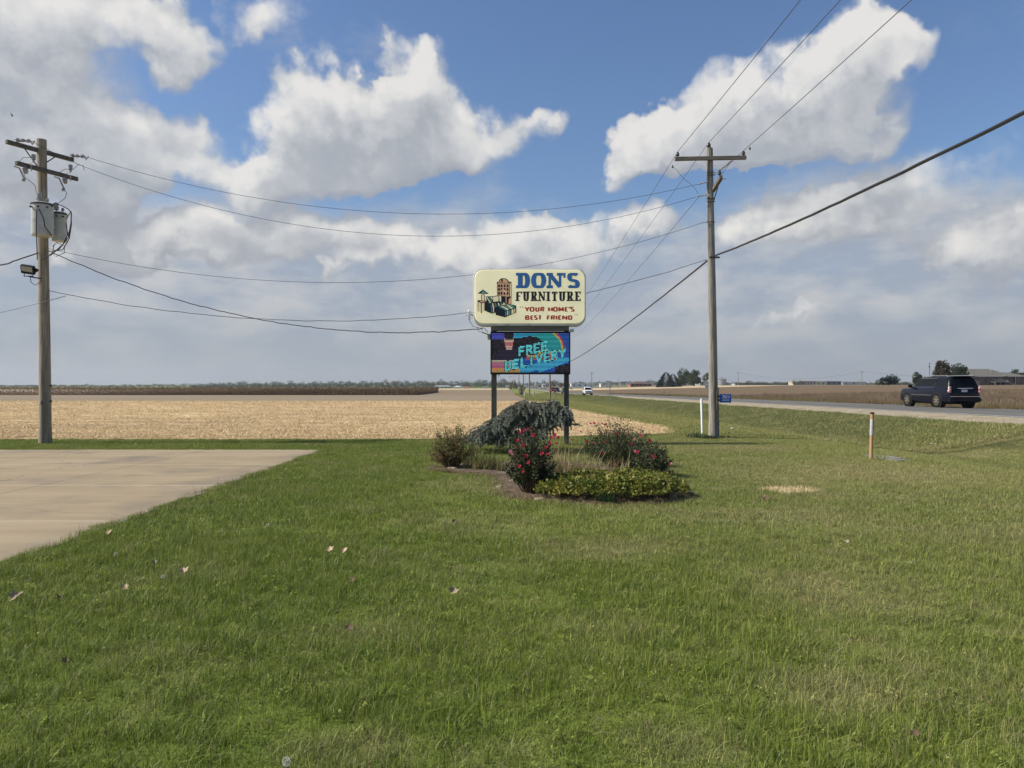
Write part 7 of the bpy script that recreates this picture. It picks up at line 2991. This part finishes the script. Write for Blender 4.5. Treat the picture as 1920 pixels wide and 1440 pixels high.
# dandelion clocks
def dandelion(px, py, size, label, h=.055):
    Y = H / ((py - 720) / F) * (1 - h / H)
    q0 = Vector(((px - 960) / F * Y, Y, 0))
    root = empty('dandelion', q0)
    tag(root, label, 'dandelion', 'dandelion seed heads')
    r = size / F * Y / 2
    r_ = np.random.default_rng(int(px))
    n_ = 150
    d = r_.normal(0, 1, (n_, 3))
    d /= np.linalg.norm(d, axis=1, keepdims=True)
    V, Fa = [], []
    for k in range(n_):
        dd_ = d[k]
        s_ = np.cross(dd_, [0.3, .2, .9])
        s_ /= np.linalg.norm(s_)
        t_ = np.cross(dd_, s_)
        a = len(V)
        V += [dd_ * r * .2, dd_ * r * .86 + s_ * r * .015, dd_ * r * .86 - s_ * r * .015]
        Fa.append((a, a + 1, a + 2, a + 2))
        for m_ in range(5):
            an = m_ * 1.256
            e = (s_ * math.cos(an) + t_ * math.sin(an))
            f = (s_ * math.cos(an + .3) + t_ * math.sin(an + .3))
            a = len(V)
            V += [dd_ * r * .86, dd_ * r * 1.0 + e * r * .17, dd_ * r * 1.0 + f * r * .13]
            Fa.append((a, a + 1, a + 2))
    mb = MB()
    mb.v = [tuple(v + np.array([0, 0, h])) for v in V]
    mb.f = [tuple(dict.fromkeys(f)) for f in Fa]
    mb.m = [0] * len(mb.f)
    mb.build('seed_head', pmat('dandelion_fluff', (.62, .62, .56), None, rough=.9), root)
    mb = MB()
    mb.lathe([(r * .02, h - r * .2), (r * .22, h - r * .1), (r * .2, h + r * .12), (.0005, h + r * .2)], None, 8)
    mb.tube([(0, .01, 0), (0, 0, h - r * .1)], .0016, 5)
    mb.build('stem', pmat('dandelion_stem', (.20, .17, .09), None, rough=.8), root)


dandelion(537, 1428, 17, 'round dandelion seed head at the bottom edge of the lawn', .075)
dandelion(231, 975, 8, 'pale dandelion seed head at the edge of the concrete lot')
dandelion(217, 1039, 8, 'pale dandelion seed head below the lot edge, by the curled leaf')
dandelion(306, 1081, 8, 'small dandelion seed head left of the bright curled leaf')
dandelion(502, 984, 6, 'tiny dandelion seed head in the grass above the pair of pale leaves')
# seed stalks leaning over the edge of the lot
seeds = []
rg = np.random.default_rng(101)
M_seed = leafmat('seed_stalk', (.10, .08, .045), (.17, .13, .07), None, .1)
sk = [tuft('seed_stalk', M_seed, 7, .05, .10, .17, .0045, .35, 800 + i, 3) for i in range(3)]
pts_ = []
for i in range(46):
    y = rg.choice([rg.uniform(8.5, 12.5), rg.uniform(13, 18.5)])
    pts_.append((-4.73 + rg.uniform(0, .25), y, 0.0))
pa = np.array(pts_)
scatter('seed_stalks', sk, pa, np.stack([np.zeros(len(pa)), np.zeros(len(pa)), rg.uniform(0, 6, len(pa))], 1), np.repeat(rg.uniform(.6, 1.1, (len(pa), 1)), 3, 1), 'thin dark seed stalks along the edge of the concrete lot', 102)
# litter specks by the ditch
mb = MB()
q0 = onG(1373, 807)
mb.box(-.05, .06, -.03, .03, .0, .05, Matrix.Rotation(.5, 4, 'Z'), .012)
tag(mb.build('paper_scrap', M_white, loc=(q0.x, q0.y, q0.z + .06)), 'small white scrap on the grass right of the tall pole', 'litter')
mb = MB()
q0 = onG(1750, 836)
mb.box(-.09, .09, -.03, .03, .0, .025, Matrix.Rotation(-.4, 4, 'Z'), .008)
tag(mb.build('paper_scrap', M_white, loc=(q0.x, q0.y, q0.z + .06)), 'small pale scrap in the ditch grass right of the orange marker', 'litter')

# a bird high on the left
mb = MB()
mb.lathe([(.005, -.16), (.05, -.08), (.07, .02), (.05, .12), (.01, .17)], Matrix.Rotation(R(70), 4, 'Y') @ Matrix.Rotation(.6, 4, 'X'), 10)
mb.add([(-.02, 0, .03), (.08, 0, .03), (.10, -.30, .16), (.02, -.34, .18)], [(0, 1, 2, 3)])
mb.add([(-.02, 0, .03), (.08, 0, .03), (.10, .30, .16), (.02, .34, .18)], [(3, 2, 1, 0)])
tag(mb.build('bird', M_black, loc=P(22.5, 217, 75)), 'tiny dark bird flying high at the upper left', 'bird')

# ------------------------------------------------------------------ haze
HAZE = 0.00013
if HAZE > 0:
    mb = MB()
    mb.box(-2600, 2600, -40, 4200, -7, 75)
    hz_ = bpy.data.materials.new('haze_air')
    hz_.use_nodes = True
    N = NT(hz_.node_tree)
    N.n.clear()
    pv = N.new('ShaderNodeVolumePrincipled')
    pv.inputs['Color'].default_value = (.80, .84, .90, 1)
    pv.inputs['Density'].default_value = HAZE
    pv.inputs['Anisotropy'].default_value = .3
    ou = N.new('ShaderNodeOutputMaterial')
    N.l.new(pv.outputs[0], ou.inputs['Volume'])
    tag(mb.build('haze', hz_), 'thin pale haze in the air', kind='stuff')
